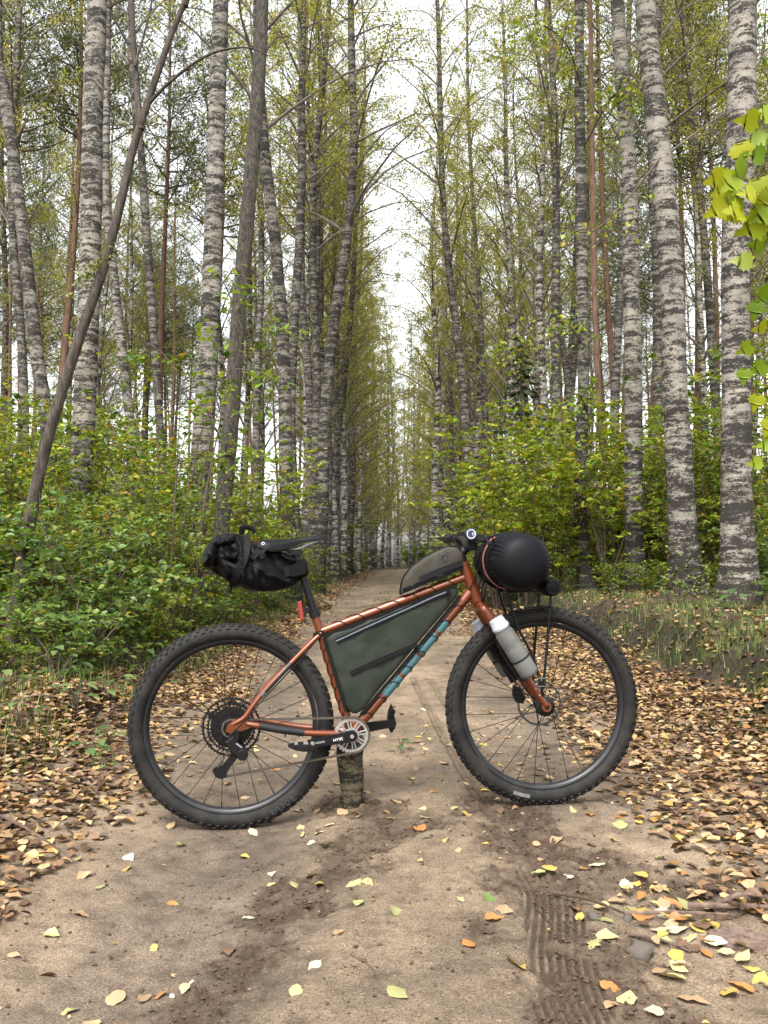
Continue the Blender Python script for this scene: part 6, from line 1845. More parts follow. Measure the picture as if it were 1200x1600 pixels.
# seatpost, collar, tail light
mb = MB(); mb.tube([(0.305, 0, 0.765), (0.229, 0, 1.004)], 0.0148, 18)
mb.prism([(0.205, 0.996), (0.250, 0.996), (0.258, 1.012), (0.236, 1.018), (0.200, 1.014)], -0.022, 0.022, 0.003)
bpart('seatpost', mb, M_black)
mb = MB(); mb.tube([(0.3045, 0, 0.766), (0.2945, 0, 0.7985)], 0.0195, 18); mb.tube([(0.318, -0.016, 0.780), (0.318, 0.016, 0.780)], 0.005, 8)
bpart('seat_clamp', mb, M_black)
mb = MB(); mb.tube([(0.3285, 0, 0.6975), (0.3225, 0, 0.7165)], 0.0192, 18); mb.box((0.310, -0.02, 0.702), (0.03, 0.012, 0.014)); bpart('frame_strap', mb, M_cord)
mb = MB(); mb.prism([(0.236, 0.822), (0.252, 0.826), (0.262, 0.756), (0.248, 0.750)], -0.016, 0.016, 0.004); tl_ = bpart('tail_light', mb, M_red)
mb = MB(); mb.prism([(0.2535, 0.815), (0.268, 0.806), (0.272, 0.772), (0.2615, 0.768)], -0.013, 0.013, 0.002); mb.box((0.276, 0, 0.79), (0.018, 0.02, 0.02)); bpart('light_mount', mb, M_black, tl_)

# saddle
def saddle():
    rows = []
    for k in range(22):
        t = k / 21
        x = 0.074 + (0.350 - 0.074) * t
        w = np.interp(t, [0, 0.06, 0.2, 0.4, 0.6, 0.8, 0.95, 1.0], [0.040, 0.060, 0.070, 0.052, 0.028, 0.021, 0.017, 0.010])
        top = np.interp(t, [0, 0.06, 0.2, 0.45, 0.7, 0.88, 1.0], [1.036, 1.048, 1.053, 1.057, 1.066, 1.070, 1.060])
        drop = np.interp(t, [0, 0.08, 0.25, 0.4, 0.6, 0.85, 1.0], [0.016, 0.026, 0.042, 0.042, 0.026, 0.018, 0.008])
        row = []
        for j in range(13):
            a = PI * j / 12
            c, s = math.cos(a), math.sin(a)
            row.append((x, -w * math.copysign(abs(c) ** 0.75, c), top - drop + drop * s ** 0.55))
        rows.append(row)
    mb = MB()
    vs = [p for r_ in rows for p in r_]
    fs = []
    for k in range(21):
        for j in range(12): fs.append((k * 13 + j, k * 13 + j + 1, (k + 1) * 13 + j + 1, (k + 1) * 13 + j))
        fs.append((k * 13, (k + 1) * 13, (k + 1) * 13 + 12, k * 13 + 12))
    fs.append(tuple(range(12, -1, -1))); fs.append(tuple(21 * 13 + j for j in range(13)))
    mb.add(vs, fs)
    s = bpart('saddle', mb, M_seatcover, sharp=60)
    for sy in (-1, 1):
        mb = MB(); mb.tube(spline([(0.118, sy * 0.040, 1.018), (0.140, sy * 0.034, 1.012), (0.190, sy * 0.022, 1.014), (0.240, sy * 0.021, 1.020), (0.280, sy * 0.016, 1.036), (0.320, sy * 0.010, 1.050)], 22), 0.0037, 8)
        bpart('rail', mb, M_steel, s)
    mb = MB()
    mb.revolve([(0.0060, 0), (0.0060, -0.0012), (0.0038, -0.0012), (0.0038, 0)], (0.111, -0.0665, 1.038), 'y', 18, closed=True)
    bpart('badge', mb, M_white, s)
saddle()

# stem, handlebar, grips, levers
mb = MB()
mb.tube([(0.859, 0, 0.970), (0.853, 0, 0.990)], 0.0195, 18)
mb.tube([(0.856, 0, 0.982), (0.847, 0, 1.010)], 0.0185, 18)
mb.tube([(0.850, 0, 0.997), (0.872, 0, 1.020), (0.886, 0, 1.034)], [0.017, 0.016, 0.019], 14)
mb.tube([(0.886, -0.024, 1.034), (0.886, 0.024, 1.034)], 0.0215, 18)
bpart('stem', mb, M_black)
mb = MB()
bar = spline([(0.815, -0.380, 1.066), (0.840, -0.27, 1.064), (0.866, -0.15, 1.060), (0.880, -0.085, 1.046), (0.886, -0.045, 1.035), (0.886, 0.045, 1.035), (0.886, 0.085, 1.046), (0.884, 0.15, 1.060), (0.877, 0.27, 1.064), (0.869, 0.380, 1.066)], 40)
mb.tube(bar, 0.0125, 14)
hb = bpart('handlebar', mb, M_black)
for s in (-1, 1):
    mb = MB()
    fx = 0.0 if s < 0 else 1.0       # the bar is turned slightly: its far end sits further forward
    g0, g1 = Vector((0.8435 + 0.036 * fx, s * 0.255, 1.0645)), Vector((0.8175 + 0.052 * fx, s * 0.374, 1.0655))
    P = [g0.lerp(g1, k / 24) for k in range(25)]
    mb.tube(P, [0.0195 if k in (0, 1, 23, 24) else 0.0165 + 0.0008 * (k % 2) for k in range(25)], 16)
    # palm wing behind the grip
    vs = []
    for k, (p, w) in enumerate(((g0.lerp(g1, 0.25), 0.020), (g0.lerp(g1, 0.6), 0.040), (g0.lerp(g1, 0.9), 0.050), (g0.lerp(g1, 1.0), 0.044))):
        for dx, dz in ((0, 0.013), (-w, 0.006), (-w, -0.002), (0, -0.014)): vs.append((p.x + dx, p.y, p.z + dz))
    fs = [(k * 4 + j, k * 4 + (j + 1) % 4, k * 4 + 4 + (j + 1) % 4, k * 4 + 4 + j) for k in range(3) for j in range(4)] + [(3, 2, 1, 0), (12, 13, 14, 15)]
    mb.add(vs, fs)
    grip = bpart('grip', mb, M_blackm, hb)
    mb = MB(); mb.revolve([(0, -s * 0.0), (0.0185, 0), (0.0205, -0.003), (0.0205, -0.008), (0, -0.008)] if s > 0 else [(0, 0), (0.0185, 0), (0.0205, 0.003), (0.0205, 0.008), (0, 0.008)], (0.8155 + 0.053 * fx, s * 0.382, 1.066), 'y', 24)
    bpart('end_cap', mb, M_navy, hb)
    if s < 0:
        mb = MB()
        mb.revolve([(0.0155, 0), (0.0155, -0.0012), (0.0132, -0.0012), (0.0132, 0)], (0.8155, -0.3822, 1.066), 'y', 30, closed=True)
        mb.tube([(0.8155 + 0.0145 * math.cos(a), -0.3829, 1.066 + 0.0145 * math.sin(a)) for a in ()] or [(0.8225, -0.3829, 1.072), (0.8190, -0.3829, 1.066), (0.8230, -0.3829, 1.060)], 0.0011, 6)
        mb.revolve([(0, -0.0012), (0.003, -0.0012), (0.003, 0)], (0.8275, -0.3822, 1.0665), 'y', 12)
        bpart('round_emblem', mb, M_white, hb)
    # brake lever, clamp and shifter pod
    mb = MB()
    q = Vector((0.8535 + 0.028 * fx, s * 0.205, 1.0625))
    mb.tube([q + Vector((0, -0.012, 0)), q + Vector((0, 0.012, 0))], 0.020, 14)
    mb.prism([(q.x + 0.006, q.z + 0.012), (q.x + 0.045, q.z + 0.004), (q.x + 0.058, q.z - 0.014), (q.x + 0.030, q.z - 0.022), (q.x + 0.004, q.z - 0.014)], q.y - 0.020, q.y + 0.012, 0.004)
    mb.tube(spline([q + Vector((0.046, 0, -0.012)), q + Vector((0.052, s * 0.03, -0.020)), q + Vector((0.046, s * 0.075, -0.026)), q + Vector((0.034, s * 0.105, -0.026))], 12), [0.007] * 9 + [0.006, 0.0065, 0.006], 8)
    bpart('brake_lever', mb, M_black, hb, sharp=30)
    mb = MB()
    mb.prism([(q.x - 0.014, q.z - 0.016), (q.x + 0.026, q.z - 0.020), (q.x + 0.020, q.z - 0.050), (q.x - 0.022, q.z - 0.046)], q.y - s * 0.028 - 0.016, q.y - s * 0.028 + 0.016, 0.005)
    mb.box((q.x - 0.03, q.y - s * 0.02, q.z - 0.036), (0.03, 0.014, 0.006))
    bpart('shifter', mb, M_blackm, hb)
    cable([tuple(q + Vector((0.05, -s * 0.02, -0.005))), (0.945, s * 0.13, 1.062), (0.962, s * 0.06, 1.02), (0.945, s * 0.02, 0.95), (0.925, s * 0.03, 0.86)], 0.0024)
mb = MB(); mb.box((0.895, -0.028, 1.058), (0.028, 0.03, 0.02)); mb.tube([(0.905, -0.03, 1.052), (0.940, -0.034, 1.046)], 0.0042, 8); bpart('light_bracket', mb, M_blackm, hb)

# front rack struts and brake caliper
def rack():
    mb = MB(); r = 0.0052
    mb.tube([(1.005, 0.052, 0.875), (1.010, 0.052, 0.854), (1.040, 0.056, 0.768)], r, 8)
    mb.tube(spline([(1.010, -0.060, 0.875), (1.020, -0.062, 0.852), (1.051, -0.064, 0.737), (1.114, -0.068, 0.608), (1.150, -0.068, 0.470)], 16), r, 8)
    mb.tube(spline([(1.171, 0.054, 0.872), (1.168, 0.058, 0.80), (1.150, 0.066, 0.583), (1.148, 0.066, 0.50)], 14), r, 8)
    mb.tube(spline([(1.184, -0.060, 0.895), (1.180, -0.063, 0.80), (1.153, -0.070, 0.54), (1.150, -0.070, 0.500)], 14), r, 8)
    mb.tube([(1.034, -0.066, 0.787), (1.178, -0.066, 0.804)], 0.0042, 8)
    mb.tube([(1.02, -0.062, 0.858), (1.17, -0.060, 0.866)], 0.0045, 8); mb.tube([(1.01, 0.052, 0.858), (1.17, 0.054, 0.866)], 0.0045, 8)
    for x, z in ((1.03, 0.858), (1.10, 0.862), (1.165, 0.866)): mb.tube([(x, -0.061, z), (x, 0.053, z)], 0.0042, 8)
    for x, z in ((1.038, 0.787), (1.172, 0.80)): mb.tube([(x, -0.066, z), (x, 0.056, z)], 0.0042, 8)
    rk = bpart('front_rack', mb, M_black)
    mb = MB()
    for dz in (0, 0.030): mb.tube([(1.128, -0.072, 0.508 + dz), (1.158, -0.072, 0.508 + dz)], 0.0035, 8)
    mb.tube([(1.130, -0.072, 0.500), (1.130, -0.072, 0.550)], 0.003, 6); mb.tube([(1.156, -0.072, 0.500), (1.156, -0.072, 0.550)], 0.003, 6)
    bpart('rack_clamp', mb, M_steel, rk)
rack()
mb = MB()
mb.prism([(1.064, 0.498), (1.092, 0.488), (1.110, 0.452), (1.100, 0.428), (1.072, 0.434), (1.060, 0.462)], 0.030, 0.062, 0.005)
mb.tube(spline([(1.078, 0.05, 0.495), (1.052, 0.06, 0.54), (1.0, 0.062, 0.64), (0.95, 0.05, 0.75)], 14), 0.0028, 6)
bpart('brake_caliper', mb, M_black, sharp=30)
for s in (-1, 1):
    mb = MB()
    a, b = Vector((0.975, s * 0.079, 0.692)), Vector((1.075, s * 0.079, 0.530))
    d = (b - a).normalized(); nrm = Vector((-d.z, 0, d.x)) * (-1)
    out = []
    for t, w in ((0, 0.013), (0.3, 0.02), (0.7, 0.02), (1.0, 0.012)):
        q = a.lerp(b, t) + nrm * w; out.append((q.x, q.z))
    for t, w in ((1.0, 0.012), (0.7, 0.02), (0.3, 0.02), (0, 0.013)):
        q = a.lerp(b, t) - nrm * w; out.append((q.x, q.z))
    mb.prism(out, s * 0.079 - 0.004, s * 0.079 + 0.004, 0.001)
    if s > 0:      # far side cage shows behind the near leg
        mb.prism([(0.958, 0.690), (0.985, 0.700), (1.07, 0.575), (1.098, 0.520), (1.062, 0.500), (1.02, 0.572), (0.99, 0.60), (0.965, 0.655)], 0.070, 0.078, 0.001)
    bpart('bottle_cage', mb, M_black, sharp=30)

# ------------------------------------------------ bags and bottles: things of their own, strapped to the bicycle
def on_bike(name, label, cat, base):
    o = empty(name, BM @ Vector(base), BIKE_ROT)
    tag(o, label, cat)
    return o, Vector(base)
def inflate(outline, T, p=3.0, n=160, layers=14, wr=0.0, wscale=18, seed=0, mid=None, tail=None):
    """bag body: outline in (x,z) swollen to half thickness T, with creases."""
    O = np.array(outline, float)
    C = np.vstack([O, O[:1]])
    L = np.concatenate([[0], np.cumsum(np.hypot(*np.diff(C, axis=0).T))])
    s = np.linspace(0, L[-1], n, endpoint=False)
    B = np.stack([np.interp(s, L, C[:, 0]), np.interp(s, L, C[:, 1])], 1)
    for _ in range(2): B = 0.25 * np.roll(B, 1, 0) + 0.5 * B + 0.25 * np.roll(B, -1, 0)
    c = np.array(mid) if mid is not None else B.mean(0)
    S = 1 - np.linspace(0, 1, layers) ** 1.8
    V, F = [], []
    for sgn in (-1, 1):
        for k, q in enumerate(S):
            P = c + (B - c) * q
            y = T * max(0.0, 1 - q ** p) ** (1 / p)
            yy = np.full(n, y)
            if tail is not None: yy = yy * tail(P[:, 0])
            w = (0.75 - np.abs(2 * fbm(P[:, 0] * wscale + seed, (P[:, 1] + 0.6 * P[:, 0]) * wscale * 0.7, 90 + seed, 3, 0.4) - 1) * 2.2) * wr * (0.35 + 0.65 * (q < 0.98))
            V.append(np.stack([P[:, 0], sgn * (yy + w * (y > 0.2 * T)), P[:, 1]], 1))
    V = np.concatenate(V)
    for sd in range(2):
        off = sd * layers * n
        for k in range(layers - 1):
            i = np.arange(n); a = off + k * n + i; b = off + k * n + (i + 1) % n
            F.append(np.stack([a, b, b + n, a + n], 1))
    i = np.arange(n)
    F.append(np.stack([i, (i + 1) % n, layers * n + (i + 1) % n, layers * n + i], 1))
    return V, np.concatenate(F)
def bag_part(name, V, F, mat, root, base, sharp=None):
    me = mesh_np(name, V - np.array(base), F, mat, smooth=True)
    bm = bmesh.new(); bm.from_mesh(me); bmesh.ops.remove_doubles(bm, verts=bm.verts, dist=0.00005); bmesh.ops.recalc_face_normals(bm, faces=bm.faces); bm.to_mesh(me); bm.free()
    if sharp: me.set_sharp_from_angle(angle=R(sharp))
    return link(name, me, root)

# frame bag with zips and lacing
root, base = on_bike('frame_bag', 'olive green triangular bag laced with black cord inside the orange frame', 'bag', (0.455, 0, 0.405))
FB = [(0.334, 0.692), (0.345, 0.664), (0.363, 0.608), (0.390, 0.520), (0.416, 0.436), (0.432, 0.414), (0.452, 0.408), (0.475, 0.420), (0.52, 0.474), (0.60, 0.567), (0.70, 0.684), (0.80, 0.800), (0.838, 0.846), (0.842, 0.868), (0.826, 0.886), (0.80, 0.872), (0.70, 0.834), (0.55, 0.778), (0.42, 0.730), (0.36, 0.708)]
V, F = inflate(FB, 0.033, 6.0, 200, 18, wr=0.0065, wscale=9, seed=3, mid=(0.55, 0.67))
bag_part('bag_panel', V, F, M_olive, root, base)
def strip(name, pts, w, y, mat, root, base, th=0.002, n=20, parent=None):
    P = spline([(a, 0, b) for a, b in pts], n)
    vs, fs = [], []
    for i in range(n):
        t = P[min(i + 1, n - 1)] - P[max(i - 1, 0)]; t /= np.linalg.norm(t)
        nv = np.array([-t[2], 0, t[0]])
        for sg in (-1, 1):
            for dy in (0, th): vs.append((P[i][0] + nv[0] * w / 2 * sg, y - dy, P[i][2] + nv[2] * w / 2 * sg))
    for i in range(n - 1):
        b = i * 4
        fs += [(b + 1, b + 3, b + 7, b + 5), (b, b + 1, b + 5, b + 4), (b + 3, b + 2, b + 6, b + 7)]
    fs += [(0, 2, 3, 1), ((n - 1) * 4, (n - 1) * 4 + 1, (n - 1) * 4 + 3, (n - 1) * 4 + 2)]
    mb = MB(base); mb.add(vs, fs)
    return mb.build(name, [mat], parent or root, smooth=False)
M_zip = plain('zip_tape', (0.004, 0.0045, 0.006), 0.5, spec=0.2, var=0.1)
M_teeth = plain('zip_teeth', (0.10, 0.11, 0.13), 0.35, var=0.2, nscale=300)
for pts in ([(0.378, 0.680), (0.50, 0.735), (0.65, 0.800), (0.745, 0.842), (0.805, 0.864)], [(0.432, 0.560), (0.52, 0.600), (0.61, 0.636), (0.680, 0.664)]):
    z = strip('zip', pts, 0.015, -0.0362, M_zip, root, base, 0.0035)
    strip('zip_teeth', pts, 0.0045, -0.0397, M_teeth if pts[0][1] > 0.6 else M_zip, root, base, 0.0012, parent=z)
    for sg in (-1, 1):
        strip('zip_cord', [(a - 0.003 * sg, b + 0.0062 * sg) for a, b in pts], 0.003, -0.0397, M_cord, root, base, 0.0015, parent=z)
for x, z_ in ((0.797, 0.866), (0.684, 0.664)):
    mb = MB(base); mb.box((x, -0.040, z_ - 0.004), (0.016, 0.004, 0.010)); mb.tube([(x, -0.041, z_ - 0.006), (x + 0.002, -0.041, z_ - 0.028), (x - 0.004, -0.040, z_ - 0.040)], 0.0022, 6)
    mb.build('zip_puller', [M_cord], root)
def lace(a, b, r, turns, name='lacing', ph=0.0):
    a, b = Vector(a), Vector(b); t = (b - a).normalized(); up = Vector((-t.z, 0, t.x)); yv = Vector((0, 1, 0))
    N = turns * 20
    pts = []
    for i in range(N + 1):
        f = i / N; th = 2 * PI * turns * f + ph
        ad = 0.028 * math.sin(th * 1.0)
        pts.append(a + t * ((b - a).length * f + ad) + up * ((r + 0.0018) * math.cos(th)) - yv * ((r + 0.0018) * math.sin(th)))
    mb = MB(base); mb.tube(pts, 0.0016, 5)
    mb.build(name, [M_cord], root)
lace((0.37, 0, 0.7285), (0.84, 0, 0.9028), 0.0162, 7)
lace((0.424, 0, 0.382), (0.338, 0, 0.660), 0.0158, 6)
lace((0.475, 0, 0.378), (0.865, 0, 0.828), 0.0197, 8)
for pts in ([(0.333, 0.698), (0.5, 0.7575), (0.7, 0.8315), (0.835, 0.884)], [(0.334, 0.690), (0.365, 0.592), (0.415, 0.428)], [(0.470, 0.408), (0.65, 0.615), (0.845, 0.843)]):
    strip('bag_edge', pts, 0.012, -0.026, M_cord, root, base, 0.004)

# top tube bag
root, base = on_bike('top_tube_bag', 'khaki grey bag with black lower panel sitting on the top tube behind the stem', 'bag', (0.73, 0, 0.878))
TB = [(0.622, 0.848), (0.620, 0.862), (0.630, 0.906), (0.658, 0.946), (0.708, 0.984), (0.760, 1.012), (0.800, 1.029), (0.838, 1.025), (0.856, 1.005), (0.863, 0.970), (0.852, 0.942), (0.80, 0.918), (0.72, 0.888)]
V, F = inflate(TB, 0.031, 5.0, 150, 14, wr=0.004, wscale=14, seed=8)
bag_part('bag_body', V, F, M_khaki, root, base)
strip('side_panel', [(0.690, 0.904), (0.76, 0.934), (0.852, 0.968)], 0.022, -0.0325, M_zip, root, base, 0.003)
strip('bottom_trim', [(0.628, 0.862), (0.72, 0.9), (0.80, 0.932), (0.853, 0.953)], 0.018, -0.0295, M_nylon, root, base, 0.003)
mb = MB(base); mb.tube(spline([(a, -0.012, b) for a, b in TB[:9]], 40), 0.0042, 8); mb.build('piping', [M_nylon], root)
mb = MB(base); mb.tube(spline([(a, -0.0155, b - 0.002) for a, b in TB[2:8]], 40), 0.0020, 6); mb.build('zip', [M_zip], root)
mb = MB(base)
mb.prism([(0.762, 0.998), (0.798, 1.006), (0.788, 0.970)], -0.0345, -0.0315)
tri = mb.build('emblem', [M_zip], root, smooth=False)
mb = MB(base)
for a, b in (((0.766, 0.996), (0.794, 1.002)), ((0.794, 1.002), (0.7865, 0.975)), ((0.7865, 0.975), (0.766, 0.996)), ((0.780, 0.9985), (0.788, 0.984))):
    mb.tube([(a[0], -0.0347, a[1]), (b[0], -0.0347, b[1])], 0.0009, 5)
mb.build('emblem_outline', [M_grey], tri)

# saddle bag
root, base = on_bike('saddle_bag', 'black roll top saddle bag strapped under the saddle and to the seatpost', 'bag', (0.12, 0, 0.865))
SB = [(-0.108, 0.973), (-0.104, 1.000), (-0.091, 1.036), (-0.066, 1.062), (-0.024, 1.078), (0.026, 1.070), (0.052, 1.056), (0.085, 1.034), (0.130, 1.016), (0.178, 1.008), (0.225, 0.988), (0.252, 0.966), (0.248, 0.905), (0.226, 0.884), (0.200, 0.872), (0.151, 0.861), (0.100, 0.861), (0.058, 0.866), (0.003, 0.887), (-0.030, 0.907), (-0.064, 0.932), (-0.100, 0.952)]
V, F = inflate(SB, 0.080, 2.3, 200, 18, wr=0.030, wscale=16, seed=5, tail=lambda x: np.interp(x, [-0.11, 0.0, 0.12, 0.2, 0.26], [1.0, 1.05, 0.9, 0.62, 0.35]))
bag_part('bag_body', V, F, M_nylon, root, base)
# rolled-up tail: soft folded flaps over the closure
for k, (ol, T_, m_) in enumerate((([(-0.112, 0.955), (-0.110, 1.000), (-0.094, 1.036), (-0.070, 1.046), (-0.044, 1.024), (-0.040, 0.985), (-0.060, 0.950), (-0.090, 0.944)], 0.086, 2.0),
                                  ([(-0.090, 1.034), (-0.070, 1.064), (-0.030, 1.081), (0.020, 1.074), (0.036, 1.050), (0.010, 1.026), (-0.04, 1.018), (-0.075, 1.018)], 0.082, 2.0),
                                  ([(-0.060, 0.975), (-0.052, 1.02), (0.0, 1.035), (0.040, 1.010), (0.030, 0.965), (-0.02, 0.945)], 0.094, 1.7))):
    V, F = inflate(ol, T_, m_, 90, 12, wr=0.022, wscale=26, seed=20 + k)
    bag_part('rolled_fold', V, F, M_nylon, root, base)
def band(name, pts, w, mat, th=0.003, out=None):
    """flat webbing strap along 3-D points; its flat face looks away from the bag (outwards along -y unless told)."""
    P = spline(pts, 28); vs, fs = [], []
    for i in range(28):
        t = P[min(i + 1, 27)] - P[max(i - 1, 0)]; t /= np.linalg.norm(t)
        o_ = np.array(out if out is not None else (0, -1, 0), float); o_ = o_ - t * (o_ @ t)
        o_ /= np.linalg.norm(o_) + 1e-9
        s_ = np.cross(t, o_)
        for a, b in ((-1, 0), (1, 0), (1, 1), (-1, 1)): vs.append(P[i] + s_ * w / 2 * a + o_ * th * b)
    for i in range(27):
        for j in range(4): fs.append((i * 4 + j, i * 4 + (j + 1) % 4, i * 4 + 4 + (j + 1) % 4, i * 4 + 4 + j))
    fs += [(3, 2, 1, 0), (108, 109, 110, 111)]
    mb = MB(base); mb.add(vs, fs); return mb.build(name, [mat], root, sharp=50)
band('strap', [(0.048, -0.02, 1.068), (0.052, -0.066, 1.030), (0.046, -0.090, 0.985), (0.022, -0.088, 0.93), (0.005, -0.055, 0.892), (0.004, 0, 0.880)], 0.026, M_cord)
band('strap', [(0.050, -0.072, 1.0), (0.090, -0.076, 0.985), (0.112, -0.070, 1.012), (0.122, -0.05, 1.022)], 0.014, M_cord)
band('strap', [(-0.02, -0.086, 0.970), (0.02, -0.090, 0.955), (0.045, -0.088, 0.97)], 0.012, M_blackm)
mb = MB(base)
Mx = Matrix.Rotation(0.7, 3, 'Y')
mb.box((0.100, -0.083, 1.002), (0.040, 0.008, 0.022), Mx); mb.box((0.112, -0.089, 1.008), (0.012, 0.006, 0.026), Mx); mb.box((0.088, -0.089, 0.994), (0.010, 0.006, 0.024), Mx)
mb.build('buckle', [M_blackm], root, smooth=False)
mb = MB(base)
out = [(0.196, 0.908), (0.186, 0.950), (0.262, 0.984), (0.272, 0.972), (0.278, 0.928), (0.270, 0.918)]
mb.prism(out, -0.040, 0.040, 0.012); mb.build('seatpost_strap', [M_nylon], root, sharp=40)
mb = MB(base); mb.prism([(0.190, 0.912), (0.182, 0.948), (0.206, 0.958), (0.214, 0.920)], -0.046, -0.036, 0.002); mb.build('strap_end', [M_cord], root, sharp=40)
mb = MB(base); mb.tube(spline([(0.030, -0.02, 1.072), (0.036, -0.03, 1.098), (0.068, -0.03, 1.094), (0.082, -0.03, 1.078)], 12), 0.010, 8, flat=0.3); mb.build('strap_loop', [M_cord], root)
mb = MB(base); mb.tube(spline([(-0.004, -0.03, 0.888), (-0.008, -0.03, 0.868), (-0.016, -0.03, 0.858)], 8), 0.007, 8, flat=0.3); mb.build('strap_tail', [M_cord], root)

# handlebar roll
def roll():
    root, base = on_bike('handlebar_roll', 'fat round black dry bag rolled up in front of the handlebar, pleated end facing out', 'bag', (1.03, 0, 0.865))
    cx, cz = 1.038, 0.970
    prof = [(0.0004, -0.250), (0.022, -0.2495), (0.045, -0.246), (0.066, -0.239), (0.084, -0.227), (0.098, -0.210), (0.1075, -0.188), (0.1115, -0.165), (0.1110, -0.143), (0.1075, -0.122), (0.1015, -0.108), (0.1000, -0.104)]
    def surf(prof, n, pleat):
        k = len(prof); V = []
        for j in range(n):
            a = 2 * PI * j / n
            for i, (r_, y) in enumerate(prof):
                w = pleat(a, r_, y)
                V.append((cx + (r_ + w) * math.cos(a), y, cz + (r_ + w) * math.sin(a) * (1.0 if math.sin(a) > 0 else 0.94)))
        F = []
        for j in range(n):
            for i in range(k - 1): F.append((j * k + i, j * k + i + 1, ((j + 1) % n) * k + i + 1, ((j + 1) % n) * k + i))
        return np.array(V), F
    P = spline([(r_, 0, y) for r_, y in prof], 40)
    prof2 = [(max(0.001, p[0]), p[2]) for p in P]
    def pleat(a, r_, y):
        t = max(0, min(1, (y + 0.236) / 0.11))
        ph = 34 * a + 2.2 * math.sin(3 * a) + 1.3 * math.sin(7 * a)
        return -0.013 * t ** 1.2 * (0.5 + 0.5 * math.sin(ph)) * (0.6 + 0.4 * math.sin(5 * a + 1)) + 0.0018 * math.sin(2 * a + 60 * y)
    V, F = surf(prof2, 300, pleat)
    bag_part('bag_end', V, F, M_dry, root, base)
    body = [(0.0985, -0.108), (0.1035, -0.095), (0.104, -0.05), (0.102, 0.03), (0.103, 0.10), (0.100, 0.17), (0.088, 0.205), (0.06, 0.225), (0.002, 0.232)]
    P = spline([(r_, 0, y) for r_, y in body], 36)
    V, F = surf([(max(0.001, p[0]), p[2]) for p in P], 120, lambda a, r_, y: 0.003 * math.sin(4 * a + 50 * y) * math.sin(30 * y + a))
    bag_part('bag_body', V, F, M_nylon, root, base)
    for yy in (-0.098, -0.045):
        mb = MB(base); mb.tube([(cx + 0.1065 * math.cos(a), yy + 0.004 * math.sin(a), cz + 0.1065 * math.sin(a) * (1 if math.sin(a) > 0 else 0.94)) for a in np.linspace(0, 2 * PI, 49)], 0.0035, 6, caps=False); mb.build('seam_piping', [M_cord], root)
    M_redcord = plain('red_brown_cable', (0.20, 0.06, 0.05), 0.5, var=0.2)
    mb = MB(base); mb.tube(spline([(0.968, -0.08, 1.062), (0.948, -0.085, 1.050), (0.9235, -0.088, 1.005), (0.9195, -0.090, 0.965), (0.932, -0.092, 0.922), (0.968, -0.092, 0.884), (1.005, -0.092, 0.868)], 30), 0.0028, 6)
    mb.build('cable', [M_redcord], root)
    for yy in (-0.07, 0.07):
        mb = MB(base); mb.tube([(cx + 0.1062 * math.cos(a), yy, cz + 0.1062 * math.sin(a) * (1 if math.sin(a) > 0 else 0.94)) for a in np.linspace(0, 2 * PI, 41)], 0.009, 6, caps=False, flat=0.25); mb.build('strap', [M_cord], root)
    mb = MB(base); mb.tube(spline([(0.955, -0.055, 1.055), (0.94, -0.06, 1.062), (0.925, -0.055, 1.062)], 8), 0.008, 8); mb.build('strap_end', [M_blackm], root)
roll()
# small round pouch strapped to the front of the rack
root, base = on_bike('cylinder_pouch', 'small black cylindrical pouch strapped under the front of the handlebar roll', 'pouch', (1.161, 0, 0.842))
mb = MB(base); mb.revolve([(0.001, -0.152), (0.022, -0.152), (0.030, -0.148), (0.0325, -0.140), (0.0325, 0.11), (0.028, 0.118), (0.001, 0.118)], (1.166, 0, 0.878), 'y', 28); mb.build('pouch_body', [M_nylon], root, sharp=50)
mb = MB(base); mb.revolve([(0.0245, -0.153), (0.0245, -0.1545), (0.0215, -0.1545), (0.0215, -0.153)], (1.166, 0, 0.878), 'y', 28, closed=True); mb.build('rim_ring', [M_blackm], root)
for yy in (-0.10, 0.03):
    mb = MB(base); mb.revolve([(0.0332, yy - 0.008), (0.0345, yy - 0.008), (0.0345, yy + 0.008), (0.0332, yy + 0.008)], (1.166, 0, 0.878), 'y', 24, closed=True); mb.build('strap', [M_cord], root)

# water bottles on the fork legs
def bottle(sy, label, top, bot):
    root, base = on_bike('water_bottle', label, 'bottle', bot)
    a, b = Vector(bot), Vector(top); d = (b - a); L = d.length
    M = d.to_track_quat('Z', 'Y').to_matrix()
    def bl(name, prof, mat, n=36, **kw):
        mb = MB(base); mb.revolve([(r_, h) for r_, h in prof], a, 'z', n, M=M, **kw); return mb.build(name, [mat], root, sharp=60)
    bl('bottle_body', [(0.001, 0.001), (0.026, 0.0), (0.033, 0.005), (0.0355, 0.016), (0.0355, 0.066), (0.0338, 0.072), (0.0355, 0.078), (0.0358, 0.118), (0.0345, 0.122), (0.0358, 0.126), (0.0345, 0.130), (0.0358, 0.134), (0.0355, 0.170), (0.0335, 0.186), (0.0300, 0.196), (0.0290, 0.203)], M_bottle)
    bl('water', [(0.001, 0.004), (0.030, 0.004), (0.0330, 0.016), (0.0330, 0.066), (0.0318, 0.072), (0.0330, 0.078), (0.0333, 0.142), (0.001, 0.142)], M_water, 24)
    bl('cap', [(0.0305, 0.200), (0.0330, 0.202), (0.0335, 0.214), (0.0305, 0.218), (0.0290, 0.236), (0.0265, 0.244), (0.001, 0.246)], M_cap)
    bl('rubber_strap', [(0.0362, 0.070), (0.0372, 0.070), (0.0372, 0.075), (0.0362, 0.075)], M_cord, closed=True)
bottle(-1, 'frosted clear water bottle strapped to the near fork leg, half full', (0.955, -0.118, 0.768), (1.088, -0.118, 0.556))
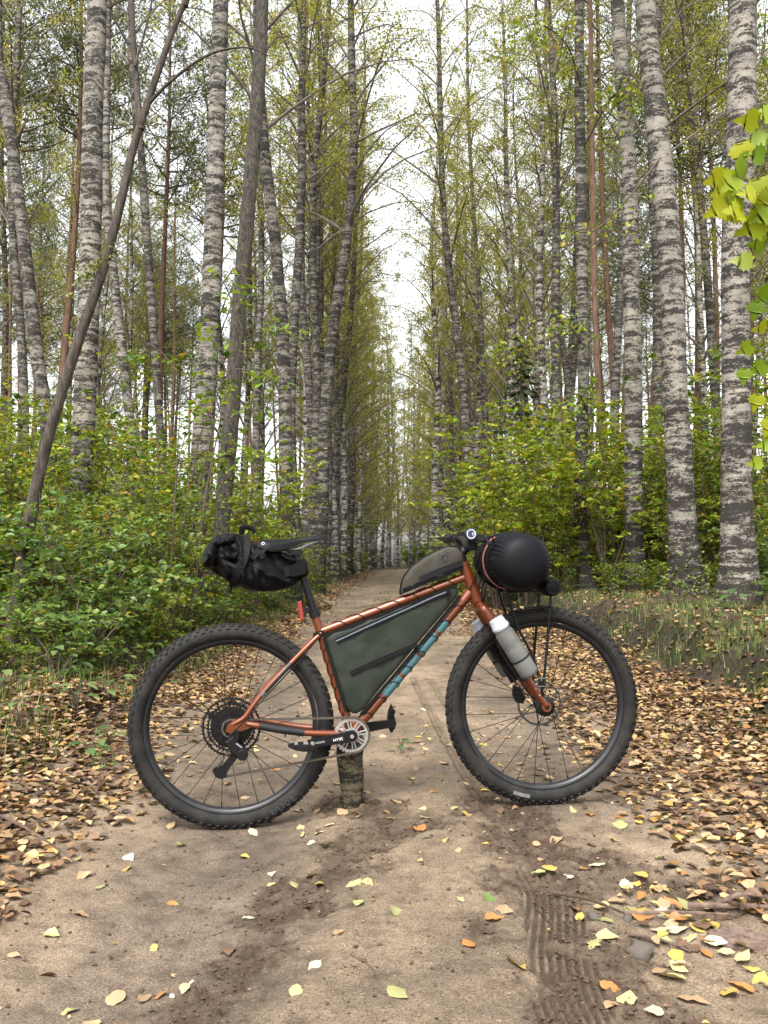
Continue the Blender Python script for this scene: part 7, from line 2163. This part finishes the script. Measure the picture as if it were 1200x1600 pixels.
bottle(1, 'second frosted water bottle, mostly hidden behind the far fork leg', (0.935, 0.118, 0.745), (1.068, 0.118, 0.533))

# ------------------------------------------------ log propping the bottom bracket
def prop_log():
    b = BM @ Vector((0.437, 0.0, 0.300))
    x0, y0 = -0.125, 3.455
    z0 = float(gtop(x0, y0)[0]) - 0.02
    top = Vector((b.x + 0.0, b.y + 0.01, b.z + 0.012))
    o = empty('prop_log', (x0, y0, z0 + 0.02))
    p = [(0, 0, -0.03), (0.004, -0.01, 0.05), (0.002, -0.03, 0.12), (-0.004, -0.05, 0.2), (top.x - x0, top.y - y0, top.z - z0 - 0.02)]
    tv, tf, P, r_ = trunk_np(p, [0.036, 0.043, 0.047, 0.050, 0.051], sides=40, rows=60, rough=0.05, rings=0.02, flare=0.0, seed=6)
    n = len(tv)
    c = tv[-40:].mean(0) + np.array([0, 0, 0.002])
    V = np.vstack([tv, c]); F = [tuple(q) for q in tf.tolist()] + [(n - 40 + j, n - 40 + (j + 1) % 40, n) for j in range(40)]
    m = birch_bark('log_bark', (0.165, 0.145, 0.088), (0.020, 0.016, 0.012), amount=0.03, basedark=0.06, green=0.5, scl=3.2)
    link('log_wood', mesh_np('log', V, F, m, smooth=True), o)
    rr = np.random.default_rng(9)
    a = rr.uniform(0, 2 * PI, 26); q = 0.034 + 0.008 * rr.uniform(0, 1, 26)
    v, f = leaf_quads(np.stack([np.cos(a) * q, np.sin(a) * q, rr.uniform(0.0, 0.03, 26)], 1), rr, 0.035, jitter=1.0)
    link('bark_shreds', mesh_np('bark_shreds', v, f, M_clod), o)
    tag(o, 'short mossy birch log standing upright on the sand under the chainring, propping the bicycle', 'log')
prop_log()
for x, y, c, s in ((-0.15, 3.36, 'tan', 0.055), (-0.10, 3.37, 'orange brown', 0.06), (-0.07, 3.42, 'orange brown', 0.045), (-0.19, 3.22, 'cream', 0.05), (-0.22, 3.14, 'pale yellow', 0.045)):
    put_leaf(x, y, s, c, label='%s leaf at the foot of the upright log' % c if y > 3.3 else '%s leaf on the sand a step in front of the log' % c)
